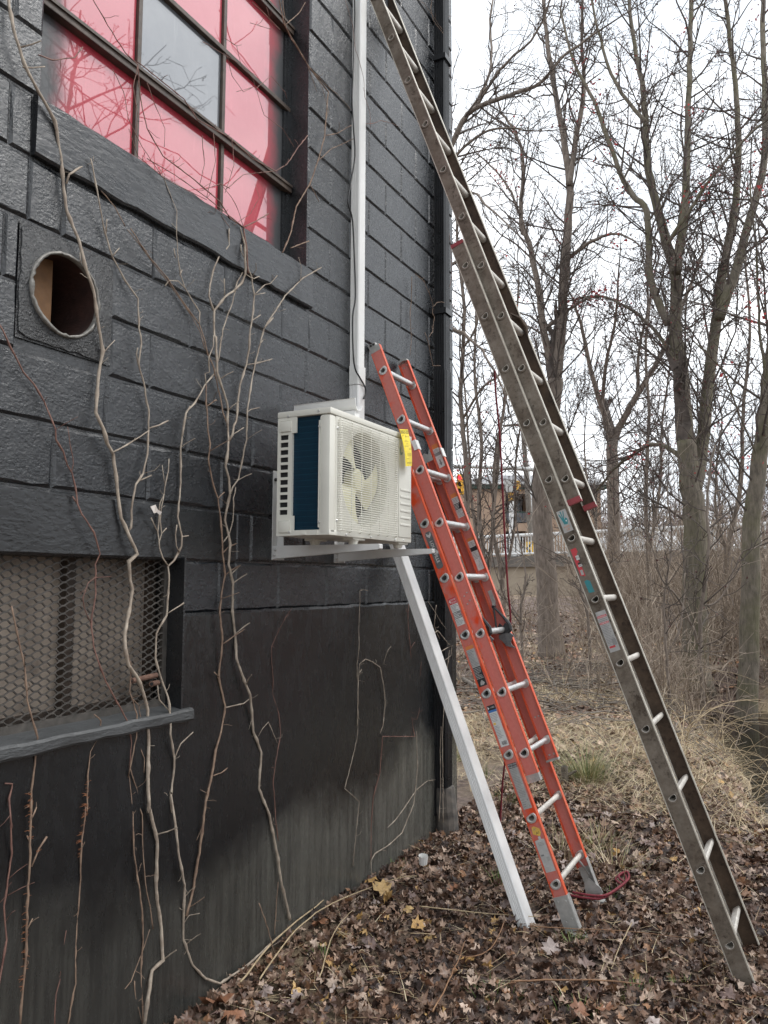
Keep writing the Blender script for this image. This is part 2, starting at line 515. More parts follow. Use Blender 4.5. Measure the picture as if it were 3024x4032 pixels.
LINT = (0.3, 2.62, ZJ-5*B-0.005, ZJ-4*B)
PATCH = (1.548, 1.915, 2.325, 2.685)
HB, VB = 0.0060, 0.0025           # bed joint and head joint widths
for j in range(-6, 18):
    z0, z1 = ZJ+j*B, ZJ+(j+1)*B
    i0 = -14 if j % 2 == 0 else -15
    for i in range(i0, 8, 2):
        y0, y1 = Y0+i*B, Y0+(i+2)*B
        y1 = min(y1, YC)
        if y1-y0 < 0.05: continue
        rs = [(y0+VB/2, y1-VB/2 if y1 < YC else y1, z0+HB/2, z1-HB/2)]
        for h in (WIN, BAS, SILL, LINT, PATCH): rs = clip_rects(rs, h)
        for (a, b, c, d) in rs:
            if b-a < 0.03 or d-c < 0.05: continue
            if j == -6 and b <= 2.31: continue
            put_block(a, b, c, d)
# ---- cast sill under the big window
def slab(mb, y0, y1, z0, z1, x0, x1, seed, rough=0.004, n=26, topslope=0.0):
    r = random.Random(seed)
    P = []
    for k in range(n+1):
        y = y0+(y1-y0)*k/n
        j = [r.uniform(-rough, rough) for _ in range(4)]
        P.append([(x0, y, z0), (x1+j[0]-0.006, y, z0+j[1]), (x1+j[0], y, z0+0.008+j[1]), (x1+j[2], y, z1-topslope-0.008+j[3]), (x1-0.008+j[2], y, z1-topslope+j[3]), (x0, y, z1)])
    V = [q for ring in P for q in ring]; Fs = []
    for k in range(n):
        for c in range(6):
            c2 = (c+1) % 6
            Fs.append((k*6+c, k*6+c2, (k+1)*6+c2, (k+1)*6+c))
    Fs.append((5, 4, 3, 2, 1, 0)); Fs.append(tuple(n*6+c for c in range(6)))
    mb.add(V, Fs)
mb = MB(); slab(mb, SILL[0]+0.004, SILL[1], SILL[2]+0.012, SILL[3]+0.012, -0.17, 0.016, 3, 0.0035, topslope=0.014)
autosmooth(fixn(mb.build('window_sill', M['sill'], bld)))
mb = MB(); slab(mb, LINT[0], LINT[1]-0.004, LINT[2]+0.003, LINT[3]-HB/2, -0.2, 0.002, 4, 0.0012)
autosmooth(fixn(mb.build('lintel', M['lintel'], bld)))
# ---- patch of mortar round the vent, with a round hole
mb = MB()
n = 40
circ = [(DY+math.cos(2*math.pi*k/n)*DR, DZ+math.sin(2*math.pi*k/n)*DR) for k in range(n)]
mid = [(DY+math.cos(2*math.pi*k/n)*DR*1.16, DZ+math.sin(2*math.pi*k/n)*DR*1.16) for k in range(n)]
def on_rect(a):
    c, s = math.cos(a), math.sin(a)
    hy = (PATCH[1]-DY) if c > 0 else (DY-PATCH[0]); hz = (PATCH[3]-DZ) if s > 0 else (DZ-PATCH[2])
    t = min(hy/max(abs(c), 1e-6), hz/max(abs(s), 1e-6))
    w = 1-0.05*rng.random()
    return (DY+c*t*w, DZ+s*t*w)
rec = [on_rect(2*math.pi*k/n) for k in range(n)]
V = [(-0.05, y, z) for y, z in circ]+[(0.010+rng.uniform(-.002, .003), y, z) for y, z in circ]+[(0.008+rng.uniform(-.003, .003), y, z) for y, z in mid]+[(0.0025, y, z) for y, z in rec]+[(-0.01, y, z) for y, z in rec]
Fs = [(a*n+k, a*n+(k+1) % n, (a+1)*n+(k+1) % n, (a+1)*n+k) for a in range(4) for k in range(n)]
mb.add(V, Fs)
mb.quad((-0.002, PATCH[0]-0.002, PATCH[2]-0.002), (-0.002, DUC[0], PATCH[2]-0.002), (-0.002, DUC[0], PATCH[3]+0.002), (-0.002, PATCH[0]-0.002, PATCH[3]+0.002))
mb.quad((-0.002, DUC[1], PATCH[2]-0.002), (-0.002, PATCH[1]+0.002, PATCH[2]-0.002), (-0.002, PATCH[1]+0.002, PATCH[3]+0.002), (-0.002, DUC[1], PATCH[3]+0.002))
mb.quad((-0.002, DUC[0], PATCH[2]-0.002), (-0.002, DUC[1], PATCH[2]-0.002), (-0.002, DUC[1], DUC[2]), (-0.002, DUC[0], DUC[2]))
mb.quad((-0.002, DUC[0], DUC[3]), (-0.002, DUC[1], DUC[3]), (-0.002, DUC[1], PATCH[3]+0.002), (-0.002, DUC[0], PATCH[3]+0.002))
autosmooth(fixn(mb.build('mortar_patch', M['patch'], bld)), 50)
# ---- round vent sleeve with a torn tin lip
mb = MB()
prof = []
for k in range(56):
    a = 2*math.pi*k/56
    rr = DR-0.003; lip = 0.010+0.007*rng.random()
    prof.append((a, rr, lip))
V = []
for a, rr, lip in prof: V.append((-0.42, DY+math.cos(a)*rr, DZ+math.sin(a)*rr))
for a, rr, lip in prof: V.append((0.004, DY+math.cos(a)*rr, DZ+math.sin(a)*rr))
n = 56
Fs = [(k, (k+1) % n, n+(k+1) % n, n+k) for k in range(n)]
mb.add(V, Fs, 0)
mb.add([(-0.42, DY+math.cos(a)*rr, DZ+math.sin(a)*rr) for a, rr, l in prof], [tuple(range(n))], 2)
V = [(0.0, DY+math.cos(a)*(rr-0.002), DZ+math.sin(a)*(rr-0.002)) for a, rr, l in prof]
V += [(l+0.006, DY+math.cos(a)*(rr-0.003+rng.uniform(-.002, .003)), DZ+math.sin(a)*(rr-0.003+rng.uniform(-.002, .003))) for a, rr, l in prof]
V += [(l+0.003, DY+math.cos(a)*(rr+0.007), DZ+math.sin(a)*(rr+0.007)) for a, rr, l in prof]
V += [(0.002, DY+math.cos(a)*(rr+0.005), DZ+math.sin(a)*(rr+0.005)) for a, rr, l in prof]
mb.add(V, [(a*n+k, a*n+(k+1) % n, (a+1)*n+(k+1) % n, (a+1)*n+k) for a in range(3) for k in range(n)], 1)
vs = mb.build('vent_sleeve', [M['duct_in'], M['tin'], M['dark']], bld)
for p in vs.data.polygons: p.use_smooth = True
mb = MB()
ey = on_x(200, 1265, -0.055).y
pts = [(DY+math.cos(a)*(DR-0.006), DZ+math.sin(a)*(DR-0.006)) for a in [math.radians(q) for q in range(0, 360, 6)]]
pts = [(min(y, ey+0.0), z) for y, z in pts]
mb.prism([(y, z) for y, z in pts], Vector((-0.068, 0, 0)), Vector((0, 1, 0)), Vector((0, 0, 1)), Vector((1, 0, 0)), 0.012)
fixn(mb.build('vent_board', M['plug'], vs))

# ---- parged foundation below the blocks, proud of the wall, with its ragged top
mb = MB()
NY, NZ = 60, 26
def fx(y, z):
    return 0.012+0.004*mnoise.noise(Vector((y*1.3, z*1.3, 7)))+0.0018*mnoise.noise(Vector((y*6, z*6, 2)))
def grid(y0, y1, z0, z1, ny, nz, ragged=False):
    V = []
    for a in range(ny+1):
        for c in range(nz+1):
            y = y0+(y1-y0)*a/ny; z = z0+(z1-z0)*c/nz
            if ragged and c == nz-1: z = z1-0.011+0.006*mnoise.noise(Vector((y*9, 4, 1)))
            if ragged and c == nz: z += 0.007*mnoise.noise(Vector((y*9, 4, 1)))+0.004*mnoise.noise(Vector((y*40, 4, 1)))
            V.append((fx(y, z)-(0.009 if ragged and c == nz else 0), y, z))
    mb.add(V, [(a*(nz+1)+c, (a+1)*(nz+1)+c, (a+1)*(nz+1)+c+1, a*(nz+1)+c+1) for a in range(ny) for c in range(nz)])
ZT = ZJ-6*B+0.004
grid(2.30, YC+0.012, -0.5, ZT, 60, 40, True)
grid(-1.0, 2.30, -0.5, 1.115, 60, 30)
mb.box(-0.24, 0.003, 2.301, YC+0.012, -0.5, ZT-0.012)
mb.box(-0.24, 0.003, -1.0, 2.299, -0.5, 1.085)
mb.box(-0.24, 0.0025, -1.0, BAS[0], 1.09, ZT-0.012)
f = mb.build('foundation', M['parge'], bld)
# return of the foundation and the small raised render round the jamb of the cellar window
mb = MB()
mb.box(-0.235, 0.0125, 2.2965, 2.306, 1.115, 1.6865)
mb.build('window_jamb', M['lintel'], bld)
mb = MB(); slab(mb, 0.3, 2.345, 1.085, 1.150, -0.13, 0.034, 9, 0.0028, 34, topslope=0.024)
autosmooth(fixn(mb.build('cellar_sill', M['ledge'], bld)), 28)

# ---- big steel window
def glaze(name, tint, tint2, ov=True):
    m, nt, b = new_mat(name)
    v = pos(nt)
    col = mixc(nt, ramp(nt, ntex(nt, v, 3.0, 5), [(0.35, 0.0), (0.65, 1.0)]), tint, tint2)
    run = ramp(nt, ntex(nt, pos(nt, (1, 1, 0.08)), 30, 5, 0.7), [(0.58, 0.0), (0.72, 0.35)])
    col = mixc(nt, run, col, tuple(min(1, x*1.35+0.03) for x in tint2))
    # soft edge of black overspray left when the wall was painted round the glass
    sep = N(nt, 'ShaderNodeSeparateXYZ'); nt.links.new(v, sep.inputs[0])
    nz = ntex(nt, v, 5.5, 4)
    def edge(sock, at, sign, w):
        a = N(nt, 'ShaderNodeMath', operation='MULTIPLY_ADD')
        nt.links.new(sock, a.inputs[0]); a.inputs[1].default_value = sign; a.inputs[2].default_value = -sign*at-0.07
        s = N(nt, 'ShaderNodeMath', operation='MULTIPLY_ADD')
        nt.links.new(nz, s.inputs[0]); s.inputs[1].default_value = 0.16; nt.links.new(a.outputs[0], s.inputs[2])
        r = N(nt, 'ShaderNodeMapRange', interpolation_type='SMOOTHSTEP')
        nt.links.new(s.outputs[0], r.inputs[0]); r.inputs[1].default_value = 0.0; r.inputs[2].default_value = w
        r.inputs[3].default_value = 1.0; r.inputs[4].default_value = 0.0
        return r.outputs[0]
    if ov:
        e1 = edge(sep.outputs['Y'], 1.72, 1, 0.13); e2 = edge(sep.outputs['Y'], 3.045, -1, 0.16); e3 = edge(sep.outputs['Z'], 3.125, 1, 0.10)
        mx = N(nt, 'ShaderNodeMath', operation='MAXIMUM'); nt.links.new(e1, mx.inputs[0]); nt.links.new(e2, mx.inputs[1])
        mx2 = N(nt, 'ShaderNodeMath', operation='MAXIMUM'); nt.links.new(mx.outputs[0], mx2.inputs[0]); nt.links.new(e3, mx2.inputs[1])
        col = mixc(nt, mx2.outputs[0], col, (0.045, 0.048, 0.052))
        nt.links.new(ramp(nt, mx2.outputs[0], [(0.2, 1.0), (0.9, 0.12)]), b.inputs['Coat Weight'])
    else: b.inputs['Coat Weight'].default_value = 1.0
    nt.links.new(col, b.inputs['Base Color'])
    b.inputs['Roughness'].default_value = 0.55
    b.inputs['Coat Roughness'].default_value = 0.012
    b.inputs['Coat IOR'].default_value = 2.35
    h = ntex(nt, v, 2.0, 2)
    bn = N(nt, 'ShaderNodeBump'); bn.inputs['Strength'].default_value = 0.015; bn.inputs['Distance'].default_value = 0.02
    nt.links.new(h, bn.inputs['Height']); nt.links.new(bn.outputs[0], b.inputs['Coat Normal'])
    return m
M['red_glass'] = glaze('red_filmed_glass', (0.44, 0.020, 0.045), (0.50, 0.045, 0.075))
M['grey_glass'] = glaze('grey_glass', (0.085, 0.095, 0.11), (0.13, 0.14, 0.155))
win = bpy.data.objects.new('steel_window', None); COL.objects.link(win); win.parent = bld; win['o_'] = bld['o_']
XG = -0.128
yb = [1.60, 2.115, 2.615, 3.123]
zb = [WIN[2], 3.515, 3.925, 4.335, 4.745, 5.155, WIN[3]]
for a in range(3):
    for c in range(6):
        mb = MB()
        mb.box(XG-0.004, XG, yb[a]+0.012, yb[a+1]-0.012, zb[c]+0.012, zb[c+1]-0.012)
        g = mb.build('pane', M['grey_glass'] if (a, c) in ((1, 1), (0, 4)) else M['red_glass'], win)
        g.rotation_euler = (0, 0, 0)
        if (a, c) == (1, 1): g['label'] = 'single clear grey pane among the red ones'
def bar(y0, y1, z0, z1, w, deep, name='glazing_bar'):
    mb = MB()
    if abs(z1-z0) < 1e-6: mb.bbox(XG-0.02, XG+deep, y0, y1, z0-w/2, z0+w/2, 0.003)
    else: mb.bbox(XG-0.018, XG+deep-0.002, y0-w/2, y0+w/2, z0, z1, 0.003)
    return mb.build(name, M['steel'], win)
for y in yb[1:3]:
    for c in range(6): bar(y, y, zb[c]+0.004, zb[c+1]-0.004, 0.020, 0.016)
for k, z in enumerate(zb[1:6]):
    thick = k in (0, 2, 4)
    bar(1.605, 3.118, z, z, 0.040 if thick else 0.022, 0.034 if thick else 0.02, 'transom_bar' if thick else 'glazing_bar')
    if thick:
        mb = MB(); mb.box(XG+0.03, XG+0.041, 1.61, 3.115, z+0.004, z+0.016); mb.build('drip_lip', M['steel'], win)
mb = MB()
mb.box(XG-0.03, XG+0.018, 3.094, 3.1225, WIN[2]+0.004, WIN[3]); mb.box(XG-0.03, XG+0.010, 3.075, 3.094, WIN[2]+0.004, WIN[3])
mb.box(XG-0.03, XG+0.018, 1.6005, 1.622, WIN[2]+0.004, WIN[3])
mb.box(XG-0.03, XG+0.014, 1.622, 3.075, WIN[2]+0.0045, WIN[2]+0.02)
mb.build('window_frame', M['lintel'], win)
mb = MB(); mb.box(-0.40, -0.39, 1.4, 3.3, 2.9, 5.7); mb.build('room_blackout', M['dark'], bld)

# ---- cellar window behind expanded metal
cw = bpy.data.objects.new('cellar_window', None); COL.objects.link(cw); cw.parent = bld; cw['o_'] = bld['o_']
m, nt, b = new_mat('dusty_cellar_glass')
v = pos(nt)
c0 = mixc(nt, ramp(nt, ntex(nt, v, 3.5, 6, 0.65), [(0.35, 0.0), (0.65, 1.0)]), (0.19, 0.155, 0.13), (0.46, 0.385, 0.32))
c0 = mixc(nt, ramp(nt, ntex(nt, v, 9, 5, 0.7), [(0.55, 0.0), (0.7, 0.5)]), c0, (0.07, 0.052, 0.045))
nt.links.new(c0, b.inputs['Base Color']); b.inputs['Roughness'].default_value = 0.4
b.inputs['Coat Weight'].default_value = 0.5; b.inputs['Coat Roughness'].default_value = 0.12
M['cellar_glass'] = m
XB = -0.155
ye = [0.70, 1.21, on_x(268, 2492, -0.13).y, 2.285]
for a in range(3):
    mb = MB(); mb.box(XB-0.004, XB, ye[a]+0.02, ye[a+1]-0.02, 1.16, 1.686); mb.build('pane', M['cellar_glass'], cw)
mb = MB()
for y in ye: mb.box(XB-0.02, XB+0.03, y-0.019, y+0.019, 1.152, 1.688)
mb.box(XB-0.02, XB+0.028, 0.72, 2.268, 1.1505, 1.172)
mb.build('window_frame', M['steel'], cw)
mb = MB()
XM = -0.066
pw, ph = 0.060, 0.0125
ncol = int((2.292-0.70)/pw); nrow = 41
z00 = 1.160
for r_ in range(nrow+1):
    z = z00+r_*ph
    pts = []
    for c in range(ncol*2+1):
        y = 0.705+c*pw/2
        up = (c+r_) % 2
        zz = z+(ph*0.46 if up else -ph*0.46)
        jx = rng.uniform(-0.0006, 0.0006)
        pts.append((y-pw*0.11, zz+jx, up)); pts.append((y+pw*0.11, zz+jx, up))
    V = []; Fs = []
    t = 0.0023
    for (y, zz, up) in pts:
        xo = XM+(0.003 if up else -0.003)
        V += [(xo-t, y, zz-t*1.25), (xo+t, y, zz-t*0.8), (xo+t, y, zz+t*1.25), (xo-t, y, zz+t*0.8)]
    for k in range(len(pts)-1):
        for c in range(4):
            Fs.append((k*4+c, k*4+(c+1) % 4, (k+1)*4+(c+1) % 4, (k+1)*4+c))
    mb.add(V, Fs)
mb.build('wire_mesh', M['mesh_steel'], cw)
mb = MB()
mb.box(XM-0.012, XM+0.006, 0.70, 2.272, 1.130, 1.163); mb.box(XM-0.012, XM-0.004, 0.70, 2.272, 1.672, 1.6875); mb.box(XM-0.012, XM+0.003, 2.273, 2.2955, 1.130, 1.6875)
mb.build('mesh_frame', M['mesh_steel'], cw)
mb = MB()
a = on_x(0+860/1.659, 2000+1130/1.659, -0.03); b_ = on_x(1020/1.659, 2000+1092/1.659, -0.055)
mb.tube([a, b_], 0.0095, 10); mb.tube([a+Vector((0.0005, -0.0005, 0)), a+Vector((0.004, -0.004, -0.001))], 0.0035, 8, 1)
a2 = on_x(990/1.659, 2000+1150/1.659, -0.02); b2 = on_x(1030/1.659, 2000+1142/1.659, -0.06)
mb.tube([a2, b2], 0.010, 10); mb.tube([a2+Vector((0.0005, -0.0005, 0)), a2+Vector((0.003, -0.003, 0))], 0.006, 8, 1)
mb.build('pipe_stub', [M['rust'], M['dark']], cw)

# ---- downspout in the corner, with its straps and the clay boot at the foot
mb = MB()
def corrugated(mb, y0, y1, x0, x1, z0, z1, nr=4, mi=0):
    out = []
    for k in range(nr):
        for q, dd in ((0.15, 0), (0.35, -0.006), (0.65, -0.006), (0.85, 0)):
            out.append((x1+dd, y0+0.006+(y1-y0-0.012)*(k+q)/nr))
    out.append((x0, y1)); out.append((x0, y0))
    for k in range(nr):
        for q, dd in ((0.15, 0), (0.35, 0.006), (0.65, 0.006), (0.85, 0)):
            out.append((x0+0.006+(x1-x0-0.012)*(k+q)/nr, y0+dd))
    mb.prism(out, Vector((0, 0, z0)), Vector((1, 0, 0)), Vector((0, 1, 0)), Vector((0, 0, 1)), z1-z0, mi)
corrugated(mb, 4.60, 4.685, 0.012, 0.088, 2.93, 7.2)
corrugated(mb, 4.594, 4.691, 0.010, 0.094, 0.17, 2.95)
fixn(mb.build('downspout', M['black_metal'], bld))
dsp = bpy.context.scene.objects['downspout']
for z in (5.05, 3.32, 1.2):
    mb = MB(); mb.box(0.010, 0.097, 4.586, 4.592, z, z+0.035); mb.box(0.0955, 0.100, 4.586, 4.699, z, z+0.035); mb.box(0.001, 0.006, 4.55, 4.592, z, z+0.035)
    mb.box(0.006, 0.099, 4.693, 4.6985, z, z+0.035); mb.box(0.001, 0.006, 4.6986, 4.77, z-0.03, z+0.01)
    mb.build('strap', M['black_metal'], dsp)
mb = MB()
z0 = ground(0.1, 4.66)-0.05
mb.tube([(0.075, 4.655, z0), (0.072, 4.652, 0.16), (0.066, 4.648, 0.20), (0.06, 4.645, 0.34)], [0.072, 0.066, 0.070, 0.060], 12)
mb.build('drain_boot', M['clay'], bld)

# ================================================================== LINE-SET COVER, CABLE
mb = MB()
def duct_profile(y0, y1, d):
    # wall duct: stepped, grooved sides and a flat face; x outwards
    return [(0.001, y0), (0.012, y0), (0.012, y0+0.003), (0.018, y0+0.003), (0.018, y0), (0.026, y0), (0.026, y0+0.0025), (0.031, y0+0.0025), (0.031, y0), (d-0.006, y0), (d, y0+0.006),
            (d, y1-0.006), (d-0.006, y1), (0.031, y1), (0.031, y1-0.0025), (0.026, y1-0.0025), (0.026, y1), (0.001, y1)]
EX, EY, EZ = Vector((1,0,0)), Vector((0,1,0)), Vector((0,0,1))
mb.prism(duct_profile(3.535, 3.604, 0.052), Vector((0,0,2.70)), EX, EY, EZ, 4.9)
fixn(tag(mb.build('pipe_cover', M['white_pvc'], None, (0.03, 3.57, 2.1)), 'tall white plastic pipe cover fixed upright on black block wall above the air conditioner', 'pipe cover'))
pc = bpy.context.scene.objects['pipe_cover']; pc['o_'] = (0.03, 3.57, 2.1)
mb = MB()
mb.prism(duct_profile(3.530, 3.609, 0.057), Vector((0,0,2.62)), EX, EY, EZ, 0.10)
fixn(mb.build('joint_collar', M['white_pvc'], pc))
mb = MB()
mb.prism(duct_profile(3.533, 3.606, 0.054), Vector((0,0,2.05)), EX, EY, EZ, 0.568)
fixn(mb.build('lower_cover', M['white_pvc2'], pc))
def zz(ox, oy, s, pts): return [(ox+a/s, oy+b/s) for a, b in pts]
cab = zz(1200, 0, 2.765, [(540,-40),(545,150),(538,420),(528,780),(514,1060),(530,1380),(546,1700),(500,1990),(470,2180)])+zz(1200, 800, 2.765, [(480,40),(520,190),(540,600),(551,1020),(522,1230),(524,1560),(545,1790),(600,1900),(650,1990),(665,2060),(640,2130)])
pts = []
for k, (u, v) in enumerate(cab):
    pts.append(on_x(u, v, 0.064 if k > 2 else 0.03))
def smooth_path(pts, sub=4):
    pts = [Vector(p) for p in pts]
    if len(pts) < 3: return pts
    out = []
    for i in range(len(pts)-1):
        p0 = pts[max(0, i-1)]; p1 = pts[i]; p2 = pts[i+1]; p3 = pts[min(len(pts)-1, i+2)]
        for k in range(sub):
            t = k/sub
            out.append(0.5*((2*p1)+(-p0+p2)*t+(2*p0-5*p1+4*p2-p3)*t*t+(-p0+3*p1-3*p2+p3)*t**3))
    out.append(pts[-1])
    return out
mb = MB(); mb.tube(smooth_path(pts, 4), 0.0042, 8)
tag(mb.build('cable', M['cable'], None, tuple(pts[-1]), smooth=True), 'thin black cable hanging loosely along the white pipe cover', 'cable')

# ================================================================== AIR CONDITIONER ON ITS BRACKETS
def bracket(yc, label):
    t = thing('wall_bracket', (0, yc, 1.70), label, 'bracket', 'white brackets under the air conditioner')
    w = 0.020
    mb = MB()
    mb.box(0.001, 0.005, yc-w, yc+w, 1.690, 2.085)
    mb.prism([(0.005, 1.690), (0.040, 1.690), (0.034, 1.86), (0.010, 2.085), (0.005, 2.085)], Vector((0, yc+w-0.004, 0)), EX, EZ, EY, 0.0035)
    fixn(mb.build('wall_plate', M['bracket'], t))
    mb = MB()
    L = 0.53
    mb.prism([(0.006, 1.695), (0.006, 1.752), (L, 1.752), (L, 1.730)], Vector((0, yc-w+0.001, 0)), EX, EZ, EY, 0.003)
    mb.box(0.006, L, yc-w+0.0045, yc+w-0.005, 1.7490, 1.7525)
    mb.prism([(0.006, 1.695), (0.006, 1.7485), (L, 1.7485), (L, 1.730)], Vector((0, yc+w-0.0085, 0)), EX, EZ, EY, 0.003)
    mb.prism([(L+0.0005, 1.731), (L+0.0005, 1.7515), (L+0.004, 1.749), (L+0.004, 1.734)], Vector((0, yc-w+0.002, 0)), EX, EZ, EY, 2*w-0.011)
    fixn(mb.build('support_arm', M['bracket'], t))
    for (x, z) in ((0.018, 1.712), (0.022, 1.735)):
        mb = MB(); mb.tube([(x, yc-w-0.008, z), (x, yc-w+0.0005, z)], 0.006, 6); mb.tube([(x, yc-w-0.0125, z), (x, yc-w-0.0082, z)], 0.0035, 8)
        mb.build('bolt', M['metal'], t)
    mb = MB(); mb.tube([(0.0052, yc-w+0.012, 2.045), (0.012, yc-w+0.012, 2.045)], 0.008, 6); mb.build('bolt', M['rubber'], t)
    return t
bracket(2.885, 'white steel bracket bolted to wall under near end of air conditioner')
bracket(3.412, 'white steel bracket bolted to wall under far end of air conditioner')
XA0, XA1, YA0, YA1, ZA0, ZA1 = 0.192, 0.440, 2.628, 3.360, 1.778, 2.282
ac = thing('air_conditioner', ((XA0+XA1)/2, (YA0+YA1)/2, ZA0), 'cream outdoor air conditioner unit with round fan grille on wall brackets', 'air conditioner')
mb = MB(); mb.bbox(XA0-0.002, XA1+0.003, YA0-0.003, YA1+0.003, ZA1-0.026, ZA1, 0.006); autosmooth(mb.build('lid', M['cream'], ac))
mb = MB(); mb.bbox(XA0, XA1, YA0+0.001, YA1-0.001, ZA0, ZA0+0.022, 0.004)
mb.box(XA0+0.085, XA1-0.055, YA0-0.004, YA0+0.0005, ZA0+0.001, ZA0+0.020)
mb.bbox(XA0+0.12, XA0+0.145, YA0-0.007, YA0-0.001, ZA0+0.001, ZA0+0.013, 0.002)
autosmooth(mb.build('base_tray', M['cream'], ac))
mb = MB(); mb.box(XA0+0.001, XA0+0.004, YA0+0.012, YA1-0.002, ZA0+0.022, ZA1-0.026); mb.box(XA0+0.004, XA1-0.012, YA1-0.004, YA1-0.001, ZA0+0.022, ZA1-0.026)
mb.build('back_panel', M['cream'], ac)
# coil with blue fins
m, nt, b = new_mat('blue_coated_fins')
v = pos(nt)
sep = N(nt, 'ShaderNodeSeparateXYZ'); nt.links.new(v, sep.inputs[0])
w1 = N(nt, 'ShaderNodeMath', operation='MULTIPLY'); nt.links.new(sep.outputs['Z'], w1.inputs[0]); w1.inputs[1].default_value = 2*math.pi/0.024
w2 = N(nt, 'ShaderNodeMath', operation='SINE'); nt.links.new(w1.outputs[0], w2.inputs[0])
col = ramp(nt, w2.outputs[0], [(0.86, (0.003, 0.032, 0.062)), (0.99, (0.008, 0.060, 0.10))])
col = mixc(nt, ramp(nt, ntex(nt, v, 9, 5), [(0.4, 0.0), (0.7, 0.5)]), col, (0.002, 0.024, 0.05))
nt.links.new(col, b.inputs['Base Color']); b.inputs['Roughness'].default_value = 0.45; b.inputs['Metallic'].default_value = 0.2
M['coil'] = m
mb = MB(); ZC0, ZC1 = ZA0+0.023, ZA1-0.027
nf = 66
for k in range(nf):
    x = XA0+0.058+(0.142)*k/(nf-1)
    mb.box(x-0.0007, x+0.0007, YA0+0.012, YA0+0.03, ZC0, ZC1)
mb.box(XA0+0.055, XA0+0.20, YA0+0.022, YA0+0.028, ZC0, ZC1)
mb.build('coil', M['coil'], ac)
mb = MB()
for z in [ZC0+0.012+0.024*k for k in range(19)]:
    mb.tube([(XA0+0.05, YA0+0.0125, z), (XA0+0.20, YA0+0.0125, z)], 0.0014, 5)
mb.build('coil_wire', M['coil'], ac)
mb = MB(); mb.box(XA0+0.006, XA1-0.125, YA0+0.032, YA1-0.006, ZC0, ZC1); mb.build('coil_back', M['dark'], ac)
# rear strip with its eleven openings
HT = ZA1-0.027-(ZA0+0.001)
def fz(f): return ZA1-0.027-f*HT
mb = MB()
xs = [XA0, XA0+0.014, XA0+0.052, XA0+0.070]
z_hi, z_lo = fz(0.135), fz(0.835)
y_a, y_b = YA0-0.001, YA0+0.004
mb.box(xs[0], XA0+0.092, y_a, y_b, z_hi, ZA1-0.0265); mb.box(xs[0], XA0+0.084, y_a, y_b, ZA0+0.0005, z_lo)
mb.box(xs[0], xs[1], y_a, y_b, z_lo, z_hi); mb.box(xs[2], xs[3], y_a, y_b, z_lo, z_hi)
pit = (z_hi-z_lo)/11
for k in range(12):
    zc = z_hi-k*pit
    a = 0 if k == 0 else 0.0052; c = 0 if k == 11 else 0.0052
    mb.box(xs[1], xs[2], y_a, y_b, zc-c, zc+a)
mb.box(xs[0]-0.001, xs[0]+0.003, y_b, YA0+0.02, ZA0+0.001, ZA1-0.027)
mb.box(xs[3]-0.003, xs[3], y_b, YA0+0.016, z_lo, z_hi)
mb.build('rear_strip', M['cream'], ac)
rst = bpy.context.scene.objects['rear_strip']
for (z0, z1) in ((fz(0.12), fz(0.025)), (fz(0.975), fz(0.875))):
    mb = MB(); mb.bbox(xs[0]+0.014, xs[0]+0.066, YA0-0.006, YA0-0.0005, z0, z1, 0.005); autosmooth(mb.build('embossed_pad', M['cream'], rst))
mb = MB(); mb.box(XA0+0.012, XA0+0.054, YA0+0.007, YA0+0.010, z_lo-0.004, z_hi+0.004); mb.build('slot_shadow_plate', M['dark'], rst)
# corner post and front panel with the round mouth
mb = MB(); mb.bbox(XA1-0.050, XA1, YA0-0.001, YA0+0.05, ZA0+0.001, ZA1-0.0265, 0.013)
mb.box(XA1-0.0515, XA1-0.047, YA0-0.0022, YA0+0.001, ZA0+0.03, ZA1-0.05)
autosmooth(mb.build('corner_post', M['cream'], ac))
YF, ZF, RF = YA0+0.302, (ZA0+ZA1)/2-0.004, 0.196
PY0, PY1, PZ0, PZ1 = YA0+0.046, YA0+0.582, ZA0+0.012, ZA1-0.027
def rect_at(a, m=1.0):
    c, s = math.cos(a), math.sin(a)
    hy = (PY1-YF) if c > 0 else (YF-PY0); hz = (PZ1-ZF) if s > 0 else (ZF-PZ0)
    t = min(hy/max(abs(c), 1e-6), hz/max(abs(s), 1e-6))
    return (YF+c*t, ZF+s*t)
n = 96
angs = sorted([2*math.pi*k/n for k in range(n)]+[math.atan2(z-ZF, y-YF) % (2*math.pi) for y in (PY0, PY1) for z in (PZ0, PZ1)])
n = len(angs)
rings = [(XA1-0.105, RF-0.010), (XA1-0.03, RF-0.004), (XA1-0.008, RF+0.004), (XA1-0.001, RF+0.018)]
V = []
for x, r in rings: V += [(x, YF+math.cos(a)*r, ZF+math.sin(a)*r) for a in angs]
V += [(XA1-0.001, )+rect_at(a) for a in angs]
V += [(XA1-0.006, )+rect_at(a) for a in angs]
mb = MB(); mb.add(V, [(q*n+k, q*n+(k+1) % n, (q+1)*n+(k+1) % n, (q+1)*n+k) for q in range(5) for k in range(n)])
autosmooth(fixn(mb.build('front_panel', M['cream'], ac)), 40)
mb = MB(); mb.add([(XA1-0.108, YF+math.cos(a)*(RF-0.006), ZF+math.sin(a)*(RF-0.006)) for a in angs], [tuple(range(n))]); mb.build('fan_cavity', M['dark'], ac)
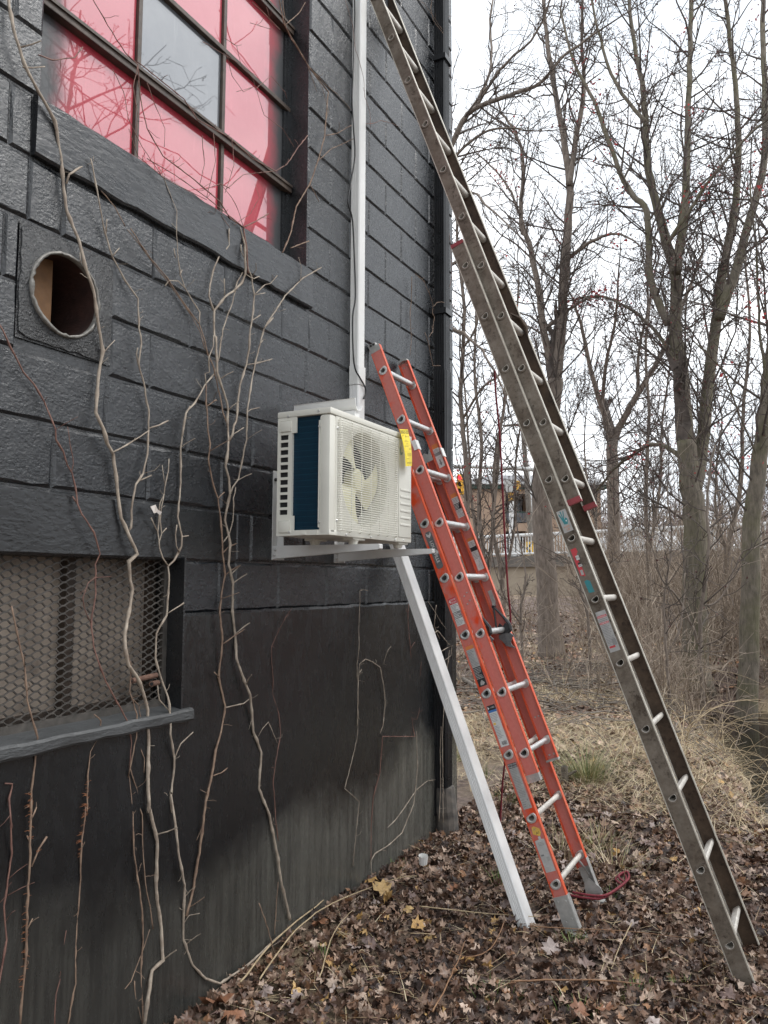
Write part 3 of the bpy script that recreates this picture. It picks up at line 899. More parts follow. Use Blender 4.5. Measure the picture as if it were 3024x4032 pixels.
# fan
mb = MB(); mb.tube([(XA1-0.085, YF, ZF), (XA1-0.045, YF, ZF), (XA1-0.036, YF, ZF), (XA1-0.033, YF, ZF)], [0.05, 0.05, 0.042, 0.02], 24)
fan = autosmooth(mb.build('fan', M['fan'], ac))
for q in range(3):
    mb = MB(); V = []
    a0 = math.radians(100+120*q)
    nr, na = 6, 10
    for k in range(nr+1):
        r = 0.046+(0.182-0.046)*k/nr
        span = math.radians(50+20*k/nr); sw = math.radians(16)*k/nr
        for c in range(na+1):
            t = c/na
            a = a0+sw+(t-0.5)*span
            x = XA1-0.062+0.040*(t-0.5)+0.012*math.sin(t*math.pi)
            V.append((x, YF+math.cos(a)*r, ZF+math.sin(a)*r))
    m_ = len(V)
    V += [(x-0.003, y, z) for x, y, z in V]
    Fs = [(k*(na+1)+c, k*(na+1)+c+1, (k+1)*(na+1)+c+1, (k+1)*(na+1)+c) for k in range(nr) for c in range(na)]
    Fs += [tuple(m_+i for i in reversed(f)) for f in Fs]
    mb.add(V, Fs); mb.build('fan_blade', M['fan'], fan, smooth=True)
# wire guard
GY0, GY1, GZ0, GZ1 = YA0+0.066, YA0+0.566, ZA0+0.024, ZA1-0.042
mb = MB()
XW = XA1+0.014
nh = 47
for k in range(nh):
    z = GZ0+(GZ1-GZ0)*k/(nh-1)
    mb.tube([(XA1-0.003, GY0-0.006, z), (XW-0.003, GY0-0.003, z), (XW, GY0+0.004, z), (XW, GY1-0.004, z), (XW-0.003, GY1+0.003, z), (XA1-0.003, GY1+0.006, z)], 0.0017, 5, caps=False)
for k in range(7):
    y = GY0+0.006+(GY1-GY0-0.012)*k/6
    mb.tube([(XA1-0.002, y, GZ0-0.008), (XW-0.003, y, GZ0-0.004), (XW-0.0022, y, GZ0+0.004), (XW-0.0022, y, GZ1-0.004), (XW-0.003, y, GZ1+0.004), (XA1-0.002, y, GZ1+0.008)], 0.0019, 6, caps=False)
mb.build('fan_guard', M['cream_wire'], ac)
# smooth service panel at the right of the front
mb = MB(); mb.bbox(XA1-0.012, XA1+0.002, YA0+0.586, YA1+0.001, ZA0+0.001, ZA1-0.0265, 0.005)
mb.bbox(XA1-0.002, XA1+0.006, YA0+0.594, YA1-0.008, ZA0+0.022, ZA1-0.034, 0.005)
mb.box(XA0+0.01, XA1-0.01, YA1-0.004, YA1+0.0012, ZA0+0.002, ZA1-0.027)
sp = autosmooth(mb.build('service_panel', M['cream'], ac))
for k in range(6):
    z = ZA0+0.075+k*0.032
    mb = MB(); mb.bbox(XA1+0.003, XA1+0.0088, YA0+0.606, YA1-0.018, z, z+0.011, 0.0022)
    autosmooth(mb.build('panel_rib', M['cream'], sp))
for (y, z) in ((YA0+0.056, ZA1-0.075), (YA0+0.056, ZA0+0.06), (YA0+0.13, ZA0+0.008), (YA0+0.34, ZA0+0.008), (YA0+0.565, ZA0+0.008), (YA0+0.65, ZA0+0.010)):
    mb = MB(); mb.tube([(XA1-0.002, y, z), (XA1+0.002, y, z), (XA1+0.0035, y, z)], [0.005, 0.005, 0.003], 10); mb.build('screw', M['metal'], ac)
for (x, z) in ((XA0+0.052, ZA1-0.022), (XA1-0.052, ZA1-0.013), (XA0+0.065, ZA0+0.014), (XA1-0.048, ZA1-0.075), (XA1-0.046, ZA0+0.05)):
    mb = MB(); mb.tube([(x, YA0-0.006, z), (x, YA0, z)], 0.0045, 10); mb.build('screw', M['metal'], ac)
# small leaf emblem printed beside the tag
mb = MB()
for q, (dy, sc) in enumerate(((0, 1.0), (0.006, 0.8))):
    pts = []
    for k in range(15):
        t = math.pi*(0.6+1.3*k/14)
        pts.append(Vector((XA1+0.0067, YA0+0.612+dy+0.010*sc*math.cos(t), ZA1-0.085+0.020*sc*math.sin(t))))
    mb.tube(pts, 0.0009, 4)
mb.build('leaf_emblem', M['teal_ink'], ac)
for yc in (2.885, 3.412-0.11):
    for xx in (XA0+0.02, XA1-0.04):
        mb = MB(); mb.bbox(xx-0.022, xx+0.03, yc-0.05, yc+0.05, ZA0-0.009, ZA0+0.0005, 0.003); mb.tube([(xx, yc, ZA0-0.026), (xx, yc, ZA0-0.009)], [0.018, 0.024], 12)
        mb.build('foot', M['cream'] , ac)
# yellow card hung on the front corner
tp = [on_x(1573, 1690, XA1+0.014), on_x(1652, 1692, XA1+0.014)]
bt = [on_x(1606, 1838, XA1+0.034), on_x(1652, 1832, XA1+0.034)]
tg = thing('hang_tag', tuple((tp[0]+tp[1])/2), 'bright yellow printed card hanging from the front corner of the air conditioner', 'tag')
ax = (tp[1]-tp[0]).normalized(); W = 0.088
top0 = tp[0]; dn = ((bt[0]+bt[1])/2-(tp[0]+tp[1])/2); Lh = dn.length; dn.normalize()
nrm = ax.cross(-dn).normalized()
def tagp(s, t, lift=0.0):
    bend = 0.010*math.sin(t*2.6)+0.006*math.sin(s*3.0+1)*t
    return top0+ax*(s*W)+dn*(t*Lh)+nrm*(bend+lift)
mb = MB()
ns, ntt = 6, 14
def sheet(s0, s1, t0, t1, lift, mi, a=ns, c=ntt):
    V = [tagp(s0+(s1-s0)*i/a, t0+(t1-t0)*j/c, lift) for i in range(a+1) for j in range(c+1)]
    mb.add(V, [(i*(c+1)+j, i*(c+1)+j+1, (i+1)*(c+1)+j+1, (i+1)*(c+1)+j) for i in range(a) for j in range(c)], mi)
sheet(0, 1, 0, 1, 0, 0); sheet(0.02, 0.98, 0, 0.99, -0.0012, 0)
V, Fc, asp = text_geo('ENERGYGUIDE')
mb.add([tagp(0.5+x/asp*0.94, 0.075-y*0.095, 0.0008) for x, y in V], Fc, 1)
for (s0, s1, t) in [(0.1, 0.3, 0.16), (0.1, 0.26, 0.185), (0.55, 0.9, 0.2), (0.3, 0.6, 0.30), (0.2, 0.75, 0.335), (0.12, 0.6, 0.47), (0.62, 0.9, 0.52), (0.62, 0.9, 0.55), (0.3, 0.9, 0.66), (0.3, 0.9, 0.69), (0.3, 0.86, 0.72), (0.15, 0.55, 0.8), (0.15, 0.9, 0.90), (0.15, 0.9, 0.92)]:
    sheet(s0, s1, t, t+0.008, 0.0008, 2, 4, 1)
sheet(0.1, 0.104, 0.45, 0.95, 0.0008, 2, 1, 4); sheet(0.1, 0.9, 0.45, 0.453, 0.0008, 2, 4, 1)
V, Fc, asp = text_geo('$1 - $1.35')
mb.add([tagp(0.5+x*0.055, 0.40-y*0.035, 0.0008) for x, y in V], Fc, 2)
V, Fc, asp = text_geo('10')
mb.add([tagp(0.28+x*0.06, 0.62-y*0.04, 0.0008) for x, y in V], Fc, 2)
sheet(0.40, 0.60, 0.17, 0.175, 0.0008, 1, 2, 1)
mb.add([tagp(0.42, 0.19, 0.0008), tagp(0.58, 0.19, 0.0008), tagp(0.5, 0.235, 0.0008)], [(0, 2, 1)], 2)
M['tag_ink'] = simple('faded_tag_print', (0.30, 0.22, 0.02), 0.5)
mb.build('card', [M['yellow'], M['ink'], M['tag_ink']], tg)
# loose gutter-like end of pipe cover lying on top of the unit, pointing out from the wall
yT = on_x(1163, 1595, 0.03).y
xT = on_y(1404/K, 1575/K, yT).x
mb = MB()
prof = [(-0.005, 0.052), (0.0, 0.05), (0.004, 0.022), (0.016, 0.006), (0.034, 0.002), (0.052, 0.006), (0.064, 0.020), (0.068, 0.032), (0.065, 0.032), (0.060, 0.022), (0.050, 0.010), (0.034, 0.006), (0.018, 0.010), (0.008, 0.024), (0.004, 0.054)]
mb.prism(prof, Vector((0.03, yT-0.012, ZA1+0.064)), EY, EZ, EX, xT-0.03)
mb.box(xT-0.10, xT-0.01, yT+0.002, yT+0.044, ZA1+0.001, ZA1+0.066); mb.box(0.20, 0.24, yT+0.004, yT+0.040, ZA1+0.001, ZA1+0.066)
autosmooth(fixn(tag(mb.build('trough', M['white_pvc2'], None, (0.2, yT, ZA1)), 'short curved white plastic trough lying across top of the air conditioner', 'trough')), 50)

# ================================================================== LEANING WHITE COVER LENGTH
pb = on_z(1150, 2000, 0.035); pt = on_x(868*K, 1180*K, 0.075)
d_ = (pt-pb); L = d_.length+0.04; d_.normalize()
n_ = Vector((d_.z, 0, -d_.x)); n_ -= d_*n_.dot(d_); n_.normalize()
if n_.x < 0: n_ = -n_
y_ = n_.cross(d_); y_ = y_ if y_.y > 0 else -y_
mb = MB(); w = 0.046
prof = [(-w, -0.05)]
for k in range(3): prof += [(-w, -0.034+k*0.008), (-w+0.0022, -0.0325+k*0.008), (-w+0.0022, -0.030+k*0.008), (-w, -0.0285+k*0.008)]
prof += [(-w, -0.004), (-w+0.004, 0.0), (w-0.004, 0.0), (w, -0.004), (w, -0.05), (w-0.003, -0.05), (w-0.003, -0.006), (w-0.006, -0.003), (-w+0.007, -0.003), (-w+0.0045, -0.006), (-w+0.0045, -0.05)]
mb.prism(prof, pb, y_, n_, d_, L)
fixn(tag(mb.build('cover_strip', M['white_pvc2'], None, tuple(pb)), 'loose white grooved plastic cover strip leaning from ground towards air conditioner', 'plastic strip'))

# ================================================================== LADDERS
class Ladder:
    def __init__(s, O, ang, step, w, D, fl):
        s.O = Vector(O); s.d = Vector((-math.sin(ang), 0, math.cos(ang))); s.n = Vector((math.cos(ang), 0, math.sin(ang)))
        s.st = step; s.w = w; s.D = D; s.fl = fl; s.ang = ang
    def P(s, a, b, c): return s.O+EY*a+s.n*b+s.d*c
def dshape(R, flat, n=24, rot=0.0, rnd=0.0):
    # D outline, flat side towards +y, rotated
    out = []
    for k in range(n):
        t = 2*math.pi*k/n
        x, y = R*math.cos(t)*(1.06), R*math.sin(t)
        if y > flat*R: y = flat*R+(y-flat*R)*rnd
        out.append((x*math.cos(rot)-y*math.sin(rot), x*math.sin(rot)+y*math.cos(rot)))
    return out
def rail(L, name, parent, side, c0, c1, holes, hole_r, flat, mats, outward_mat=0):
    # channel: web with the rung holes cut through it, two flanges turned inwards
    mb = MB()
    a_o = 0.0 if side > 0 else L.w
    t = 0.0038*side
    D = L.D/2
    hc = 0.030
    n = 24
    out = dshape(hole_r, flat, n, L.ang, 0.25)
    for a, mi in ((a_o, 0), (a_o+t, 1)):
        cuts = [c0]
        for h in sorted(holes):
            z0, z1 = h*L.st-hc, h*L.st+hc
            if z0 > cuts[-1]: mb.quad(L.P(a, -D, cuts[-1]), L.P(a, D, cuts[-1]), L.P(a, D, z0), L.P(a, -D, z0), mi)
            sq = []
            for (x, y) in out:
                k = min(D/max(abs(x), 1e-9), hc/max(abs(y), 1e-9)); sq.append((x*k, y*k))
            V = [L.P(a, x, h*L.st+y) for x, y in out]+[L.P(a, x, h*L.st+y) for x, y in sq]
            mb.add(V, [(k, (k+1) % n, n+(k+1) % n, n+k) for k in range(n)], mi)
            for sx in (-1, 1):
                for sy in (-1, 1):
                    q = [p for p in sq if p[0]*sx > 0 and p[1]*sy > 0]
                    e1 = max((p for p in q if abs(abs(p[0])-D) < 1e-6), key=lambda p: abs(p[1]), default=None)
                    e2 = max((p for p in q if abs(abs(p[1])-hc) < 1e-6), key=lambda p: abs(p[0]), default=None)
                    if e1 and e2: mb.add([L.P(a, e1[0], h*L.st+e1[1]), L.P(a, sx*D, h*L.st+sy*hc), L.P(a, e2[0], h*L.st+e2[1])], [(0, 1, 2)], mi)
            cuts.append(z1)
        mb.quad(L.P(a, -D, cuts[-1]), L.P(a, D, cuts[-1]), L.P(a, D, c1), L.P(a, -D, c1), mi)
    for sb in (-1, 1):
        b0, b1 = (D-0.0008, D+0.0032) if sb > 0 else (-D-0.0032, -D+0.0008)
        a0, a1 = (a_o-0.0006, a_o+L.fl) if side > 0 else (a_o-L.fl, a_o+0.0006)
        mb.obox(L.O, EY, L.n, L.d, (a0, a1, b0, b1, c0-0.0004, c1+0.0004), 2)
    return fixn(mb.build(name, mats, parent))
def rung(L, parent, k, mat, R, flat, length, a0=0.0, inner=True, ridges=True):
    mb = MB()
    nn = 40
    out = dshape(R, flat, nn, L.ang, 0.25)
    if ridges: out = [(x*(1 if q % 2 else 0.965), y*(1 if q % 2 else 0.965)) for q, (x, y) in enumerate(out)]
    inn = dshape(R*0.86, flat, nn, L.ang, 0.25)
    c = k*L.st
    x0, x1 = a0-0.004, length+0.004
    V = [L.P(x0, x, c+y) for x, y in out]+[L.P(x1, x, c+y) for x, y in out]+[L.P(x0, x, c+y) for x, y in inn]+[L.P(x1, x, c+y) for x, y in inn]
    Fs = [(q, (q+1) % nn, nn+(q+1) % nn, nn+q) for q in range(nn)]
    Fs += [(2*nn+(q+1) % nn, 2*nn+q, 3*nn+q, 3*nn+(q+1) % nn) for q in range(nn)]
    Fs += [(q, 2*nn+q, 2*nn+(q+1) % nn, (q+1) % nn) for q in range(nn)]
    Fs += [(nn+q, nn+(q+1) % nn, 3*nn+(q+1) % nn, 3*nn+q) for q in range(nn)]
    mb.add(V, Fs)
    return autosmooth(mb.build('rung', mat, parent), 28)
def swage(L, parent, k, mat, R0, R1, flat, a, h, name='rung_collar'):
    mb = MB(); nn = 28
    o1 = dshape(R1, flat, nn, L.ang, 0.3); o2 = dshape((R0+R1)/2, flat, nn, L.ang, 0.3); o3 = dshape(R0, flat, nn, L.ang, 0.3)
    c = k*L.st
    V = [L.P(a, x, c+y) for x, y in o1]+[L.P(a+h, x*0.97, c+y*0.97) for x, y in o1]+[L.P(a+h*1.35, x, c+y) for x, y in o2]+[L.P(a+h, x, c+y) for x, y in o3]+[L.P(a-h*1.5, x, c+y) for x, y in o3]
    mb.add(V, [(q*nn+i, q*nn+(i+1) % nn, (q+1)*nn+(i+1) % nn, (q+1)*nn+i) for q in range(4) for i in range(nn)])
    return autosmooth(fixn(mb.build(name, mat, parent)), 50)
class Sticker:
    # flat print on the -Y side of a web at offset a; b along n, c along d
    def __init__(s, L, a): s.L = L; s.a = a; s.mb = MB(); s.mats = []
    def mi(s, mat):
        if mat not in s.mats: s.mats.append(mat)
        return s.mats.index(mat)
    def rect(s, b0, b1, c0, c1, mat, lift=0.0):
        L = s.L; a = s.a-0.0006-lift
        s.mb.quad(L.P(a, b0, c0), L.P(a, b1, c0), L.P(a, b1, c1), L.P(a, b0, c1), s.mi(mat))
    def poly(s, pts, mat, lift=0.0):
        L = s.L; a = s.a-0.0006-lift
        s.mb.add([L.P(a, b, c) for b, c in pts], [tuple(range(len(pts)))], s.mi(mat))
    def text(s, t, b, c, h, mat, maxw=None, down=False, lift=0.0004):
        L = s.L
        put_text(s.mb, t, L.P(s.a-0.0006-lift, b, c), (-L.d if down else L.n), (L.n if down else L.d), h, s.mi(mat), maxw)
    def lines(s, b0, b1, c0, c1, n, mat, r, lift=0.0004, fill=0.45):
        for k in range(n):
            c = c1-(k+0.5)*(c1-c0)/n; hh = (c1-c0)/n*fill/2
            x = b0
            e = b0+(b1-b0)*r.uniform(0.6, 1.0)
            while x < e-0.002:
                w = min(r.uniform(0.003, 0.010), e-x)
                s.rect(x, x+w, c-hh, c+hh, mat, lift); x += w+0.0012
    def build(s, name, parent): return s.mb.build(name, [M[q] for q in s.mats], parent)
R2 = random.Random(5)
# ---- orange ladder
OA = math.radians(21.469)
O1 = Vector((1.0125, 3.691, 0.2313)); ST = 0.2981
base = Ladder(O1, OA, ST, 0.455, 0.058, 0.026)
nv = base.n; dv = base.d
O2 = O1+nv*0.0612+EY*0.040-dv*0.0175
fly = Ladder(O2, OA, ST, 0.375, 0.058, 0.024)
lad = thing('extension_ladder', tuple(base.P(0.22, 0, -0.2)), 'orange fibreglass extension ladder leaning on wall beside the white pipe cover', 'ladder')
HR, FLT = 0.0165, 0.45
FM = [M['fibre'], M['fibre_chalk'], M['fibre_edge']]
FMC = [M['fibre_chalk'], M['fibre_chalk'], M['fibre_edge']]
bl = rail(base, 'base_rail', lad, 1, -0.135, 7.45*ST, range(0, 8), HR, FLT, FM)
br = rail(base, 'base_rail', lad, -1, -0.06, 7.45*ST, range(0, 8), HR, FLT, FM)
fl_ = rail(fly, 'fly_rail', lad, 1, 1.56*ST, 9.50*ST, range(2, 10), HR, FLT, FMC)
fr = rail(fly, 'fly_rail', lad, -1, 1.66*ST, 9.50*ST, range(2, 10), HR, FLT, [M['fibre_chalk'], M['fibre_chalk'], M['fibre_edge']])
for k in range(0, 8):
    rung(base, lad, k, M['worn_metal'] if k < 3 else M['metal'], 0.0163, FLT, base.w)
    swage(base, bl, k, M['metal'], 0.0155, 0.0255, FLT, -0.0005, -0.0035)
    swage(base, br, k, M['metal'], 0.0155, 0.0245, FLT, base.w-0.0042, -0.0035)
for k in range(2, 10):
    rung(fly, lad, k, M['metal'], 0.0163, FLT, fly.w)
    swage(fly, fl_, k, M['metal'], 0.0155, 0.0255, FLT, -0.0005, -0.0035)
    swage(fly, fr, k, M['metal'], 0.0155, 0.0245, FLT, fly.w-0.0042, -0.0035)
# feet
for a0, a1, lab, c1 in ((-0.004, 0.034, 'bl', -0.055), (base.w-0.034, base.w+0.004, 'br', -0.02)):
    mb = MB()
    cb = -0.205
    mb.obox(base.O, EY, base.n, base.d, (a0 if lab == 'bl' else a1-0.003, a0+0.003 if lab == 'bl' else a1, -0.033, 0.034, cb, c1))
    mb.obox(base.O, EY, base.n, base.d, (a0+0.0035 if lab == 'bl' else a0, a1 if lab == 'bl' else a1-0.0035, 0.0325, 0.036, cb, c1))
    for (b, c) in ((-0.018, c1-0.02), (0.020, c1-0.025), (-0.012, cb+0.04), (0.018, cb+0.05)):
        mb.tube([base.P(a0-0.003 if lab == 'bl' else a1-0.006, b, c), base.P(a0+0.001 if lab == 'bl' else a1-0.001, b, c)], [0.004, 0.0055], 10)
    if lab == 'br':
        mb.prism([(-0.04, -0.215), (0.055, -0.19), (0.052, -0.165), (0.01, -0.11), (-0.02, -0.13)], base.O+EY*(a0-0.002), base.n, base.d, EY, 0.004)
    mb.obox(base.O+EY*0, EY, Vector((1,0,0)), EZ, (a0-0.004, a1+0.004, 0.045, 0.135, -0.2313+0.015, -0.2313+0.03))
    mb.build('foot', M['dull_metal'], lad)
# brace under the bottom rung
mb = MB(); mb.tube([base.P(base.w-0.055, 0.0, -0.012), base.P(base.w-0.02, 0.01, -0.075), base.P(base.w-0.006, 0.012, -0.10)], [0.0055, 0.0055, 0.008], 8)
mb.build('rung_brace', M['dull_metal'], lad)
# caps at the top of the fly and clips at its foot
mb = MB()
ct = 9.50*ST
mb.obox(fly.O, EY, fly.n, fly.d, (-0.002, 0.028, -0.031, 0.031, ct-0.032, ct+0.003), 0)
mb.obox(fly.O, EY, fly.n, fly.d, (-0.001, 0.027, -0.034, 0.012, ct+0.0035, ct+0.022), 0)
mb.obox(fly.O, EY, fly.n, fly.d, (-0.0025, -0.0018, -0.022, -0.010, ct+0.006, ct+0.018), 1)
mb.obox(fly.O, EY, fly.n, fly.d, (-0.0025, -0.0018, -0.006, 0.006, ct+0.006, ct+0.018), 1)
mb.build('end_cap', [M['dull_metal'], M['dark']], lad)
mb = MB()
out = [(-0.031, ct-0.006), (-0.031, ct+0.002), (-0.02, ct+0.014), (-0.004, ct+0.02), (0.014, ct+0.018), (0.031, ct+0.008), (0.031, ct-0.002), (0.0, ct+0.006), (-0.02, ct+0.002)]
mb.prism(out, fly.O+EY*(fly.w-0.028), fly.n, fly.d, EY, 0.030)
for b, c in ((-0.012, ct-0.028), (0.014, ct-0.020)):
    mb.tube([fly.P(fly.w-0.007, b, c), fly.P(fly.w-0.0035, b, c)], [0.0035, 0.006], 10)
mb.build('end_cap', M['dull_metal'], lad)
mb = MB(); c0 = 1.56*ST
mb.obox(fly.O, EY, fly.n, fly.d, (-0.0025, 0.026, -0.031, 0.033, c0-0.008, c0+0.028))
for b in (-0.014, 0.012): mb.tube([fly.P(-0.006, b, c0+0.008), fly.P(-0.002, b, c0+0.008)], 0.004, 8)
mb.build('end_clip', M['dull_metal'], lad)
mb = MB(); c0 = 1.66*ST
mb.obox(fly.O, EY, fly.n, fly.d, (fly.w-0.03, fly.w+0.002, -0.033, 0.034, c0-0.008, c0+0.002))
for b in (-0.012, 0.014): mb.tube([fly.P(fly.w-0.009, b, c0+0.022), fly.P(fly.w-0.0035, b, c0+0.022)], [0.004, 0.006], 10)
mb.build('end_clip', M['dull_metal'], lad)
for (b, c) in ((-0.010, 4.66), (0.010, 4.70), (-0.008, 4.52), (0.010, 4.56)):
    mb = MB(); mb.tube([fly.P(-0.003, b, c*ST), fly.P(0.0, b, c*ST)], [0.003, 0.0045], 10); mb.build('rivet', M['dull_metal'], fl_)
for (b, c) in ((-0.012, 2.40), (0.008, 2.40), (0.0, 4.55)):
    mb = MB(); mb.tube([fly.P(fly.w-0.0075, b, c*ST), fly.P(fly.w-0.004, b, c*ST)], [0.003, 0.005], 10); mb.build('rivet', M['dull_metal'], fr)
# guide brackets clipped round the flanges near the top of the base
for a0, a1, L_, c in ((-0.006, 0.034, fly, 7.42), (fly.w-0.034, fly.w+0.006, fly, 7.46)):
    mb = MB()
    mb.bbox(0, 1, 0, 1, 0, 1, 0.001) if False else None
    mb.obox(L_.O, EY, L_.n, L_.d, (a0, a1, 0.030, 0.0365, c*ST-0.02, c*ST+0.034))
    mb.obox(L_.O, EY, L_.n, L_.d, (a0 if a0 < 0 else a1-0.004, a0+0.004 if a0 < 0 else a1, 0.012, 0.0295, c*ST-0.02, c*ST+0.034))
    mb.build('guide_bracket', M['white_pvc'], lad)
mb = MB()
mb.prism([(-0.03, 7.36*ST), (0.03, 7.36*ST), (0.03, 7.58*ST), (0.012, 7.50*ST), (-0.008, 7.56*ST), (-0.03, 7.48*ST)], base.O+EY*(base.w-0.075), base.n, base.d, EY, 0.004)
mb.build('guide_bracket', M['dull_metal'], lad)
# rung lock on the right fly rail: metal hanger, black loop, pawl and grey hook
hang = MB()
hang.obox(fly.O, EY, fly.n, fly.d, (fly.w-0.0075, fly.w-0.0042, -0.012, 0.010, 4.50*ST, 4.74*ST))
hang.obox(fly.O, EY, fly.n, fly.d, (fly.w-0.02, fly.w-0.0042, -0.010, 0.006, 4.44*ST, 4.50*ST))
for c in (4.60, 4.69):
    for b in (-0.007, 0.005): hang.tube([fly.P(fly.w-0.0095, b, c*ST), fly.P(fly.w-0.0074, b, c*ST)], 0.0028, 8)
for aa in (fly.w-0.040, 0.028):
    lk = MB()
    def lp(b, c): return fly.P(aa, b, 4.0*ST+c)
    lk.tube([lp(0.0, 0.128), lp(-0.024, 0.03), lp(-0.030, -0.006)], [0.0055, 0.0055, 0.006], 6)
    lk.tube([lp(0.0, 0.128), lp(0.034, 0.055), lp(0.048, 0.012), lp(0.044, -0.016), lp(0.026, -0.028)], [0.0055, 0.008, 0.010, 0.010, 0.008], 6)
    lk.prism([(-0.032, 0.002), (-0.030, -0.014), (0.012, -0.030), (0.040, -0.022), (0.050, 0.006), (0.030, 0.026), (0.010, 0.014), (0.0, 0.036), (-0.016, 0.022)], fly.O+EY*(aa-0.004)+fly.d*(4.0*ST), fly.n, fly.d, EY, 0.008)
    lk.tube([fly.P(aa-0.010, 0.0, 4.0*ST+0.128), fly.P(aa+0.010, 0.0, 4.0*ST+0.128)], 0.008, 10)
    L_ = lk.build('rung_lock', M['plastic'], lad)
    hk = MB()
    hk.prism([(-0.026, -0.020), (0.034, -0.026), (0.048, -0.050), (0.030, -0.062), (0.020, -0.078), (0.022, -0.098), (0.034, -0.112), (0.022, -0.108), (-0.008, -0.088), (-0.022, -0.055), (-0.034, -0.040)], fly.O+EY*(aa-0.0055)+fly.d*(4.0*ST), fly.n, fly.d, EY, 0.011)
    hk.build('hook', M['grey_label'], L_)
    if aa > 0.1: fixn(hang.build('hanger', M['dull_metal'], L_))
# print on the left base rail
wb = 0.0215
s = Sticker(base, 0)
oc = [(-0.011, 5.17*ST), (0.011, 5.17*ST), (0.019, 5.20*ST), (0.019, 5.80*ST), (0.011, 5.84*ST), (-0.011, 5.84*ST), (-0.019, 5.80*ST), (-0.019, 5.20*ST)]
s.poly(oc, 'grey_label')
s.text('LOUISVILLE', 0.001, 5.47*ST, 0.0165, 'white_ink', 0.155, down=True)
for q in range(3):
    c = 5.795*ST-q*0.0055
    s.poly([(-0.013, c+0.004), (0.0, c-0.010), (0.013, c+0.004), (0.013, c+0.0075), (0.0, c-0.0065), (-0.013, c+0.0075)], 'white_ink', 0.0004)
s.poly([(0.004, 5.43*ST), (0.016, 5.42*ST), (0.019, 5.46*ST), (0.012, 5.50*ST), (0.003, 5.48*ST)], 'silver_tape', 0.0008)
s.build('sticker', bl)
s = Sticker(base, 0)
s.rect(-wb, wb, 4.16*ST, 4.63*ST, 'paper'); s.rect(-wb, wb, 4.53*ST, 4.64*ST, 'red_ink', 0.0003)
s.text('DANGER', 0.005, 4.605*ST, 0.009, 'white_ink', 0.028, lift=0.0007); s.text('PELIGRO', 0.005, 4.560*ST, 0.009, 'white_ink', 0.028, lift=0.0007)
s.poly([(-0.020, 4.585*ST), (-0.012, 4.62*ST), (-0.012, 4.55*ST)], 'white_ink', 0.0006)
s.rect(-wb, wb, 4.28*ST, 4.40*ST, 'ink_mid', 0.0003)
s.lines(-0.019, 0.02, 4.41*ST, 4.52*ST, 5, 'ink_mid', R2); s.lines(-0.019, 0.02, 4.29*ST, 4.39*ST, 4, 'paper', R2, 0.0007); s.lines(-0.019, 0.02, 4.17*ST, 4.27*ST, 5, 'ink_mid', R2)
s.build('sticker', bl)
s = Sticker(base, 0)
s.rect(-wb, wb, 3.12*ST, 3.74*ST, 'paper_grey'); s.rect(-wb, wb, 3.12*ST, 3.44*ST, 'ink', 0.0003); s.rect(-wb, wb, 3.745*ST, 3.80*ST, 'orange_ink')
s.lines(-0.02, 0.02, 3.45*ST, 3.73*ST, 12, 'ink_mid', R2); s.lines(-0.02, 0.02, 3.24*ST, 3.43*ST, 8, 'paper_grey', R2, 0.0007)
s.poly([(-0.012, 3.14*ST), (0.006, 3.14*ST), (0.014, 3.17*ST), (0.002, 3.22*ST), (-0.008, 3.19*ST)], 'paper_grey', 0.0007)
s.build('sticker', bl)
s = Sticker(base, 0)
s.rect(-wb, wb, 2.13*ST, 2.80*ST, 'paper'); s.rect(-wb, wb, 2.72*ST, 2.80*ST, 'ink', 0.0003); s.rect(-wb, wb, 2.685*ST, 2.72*ST, 'blue_ink', 0.0003)
s.text('LOUISVILLE', 0.006, 2.76*ST, 0.007, 'white_ink', 0.022, lift=0.0007); s.poly([(-0.019, 2.735*ST), (-0.010, 2.76*ST), (-0.019, 2.785*ST)], 'white_ink', 0.0007)
s.rect(-0.019, -0.006, 2.485*ST, 2.52*ST, 'tape', 0.0003)
s.lines(-0.019, 0.02, 2.53*ST, 2.67*ST, 6, 'ink_mid', R2, fill=0.3); s.lines(-0.019, 0.012, 2.26*ST, 2.47*ST, 9, 'ink_mid', R2, fill=0.35)
for k in range(12): s.rect(-0.010+k*0.0022, -0.010+k*0.0022+R2.choice([0.0006, 0.0012]), 2.155*ST, 2.215*ST, 'ink', 0.0004)
s.build('sticker', bl)
s = Sticker(base, 0)
s.rect(-wb, wb, 1.14*ST, 1.78*ST, 'paper_grey'); s.rect(-wb, wb, 1.78*ST, 1.855*ST, 'ink')
s.text('PORTABLE LADDER', 0, 1.836*ST, 0.007, 'white_ink', 0.041, lift=0.0007); s.text('ESCABELLE MOBILE', 0, 1.800*ST, 0.007, 'white_ink', 0.041, lift=0.0007)
s.lines(-0.02, 0.02, 1.32*ST, 1.77*ST, 19, 'ink_mid', R2, fill=0.4)
for (x, c) in ((0.012, 1.27), (0.014, 1.18)):
    for sg in (-1, 1): s.poly([(x-0.004, (c*ST)-sg*0.005), (x-0.003, (c*ST)-sg*0.005), (x+0.004, (c*ST)+sg*0.005), (x+0.003, (c*ST)+sg*0.005)], 'ink', 0.0005)
s.lines(-0.018, 0.006, 1.16*ST, 1.30*ST, 4, 'ink_mid', R2, fill=0.3)
s.build('sticker', bl)
s = Sticker(base, 0)
s.poly([(-0.020, 0.76*ST), (0.010, 0.71*ST), (0.020, 0.76*ST), (0.019, 0.82*ST), (-0.004, 0.87*ST), (-0.016, 0.86*ST)], 'tape')
s.text('A²', -0.004, 0.825*ST, 0.011, 'ink_mid'); s.text('A²', 0.004, 0.765*ST, 0.012, 'ink')
s.build('sticker', bl)
s = Sticker(base, 0)
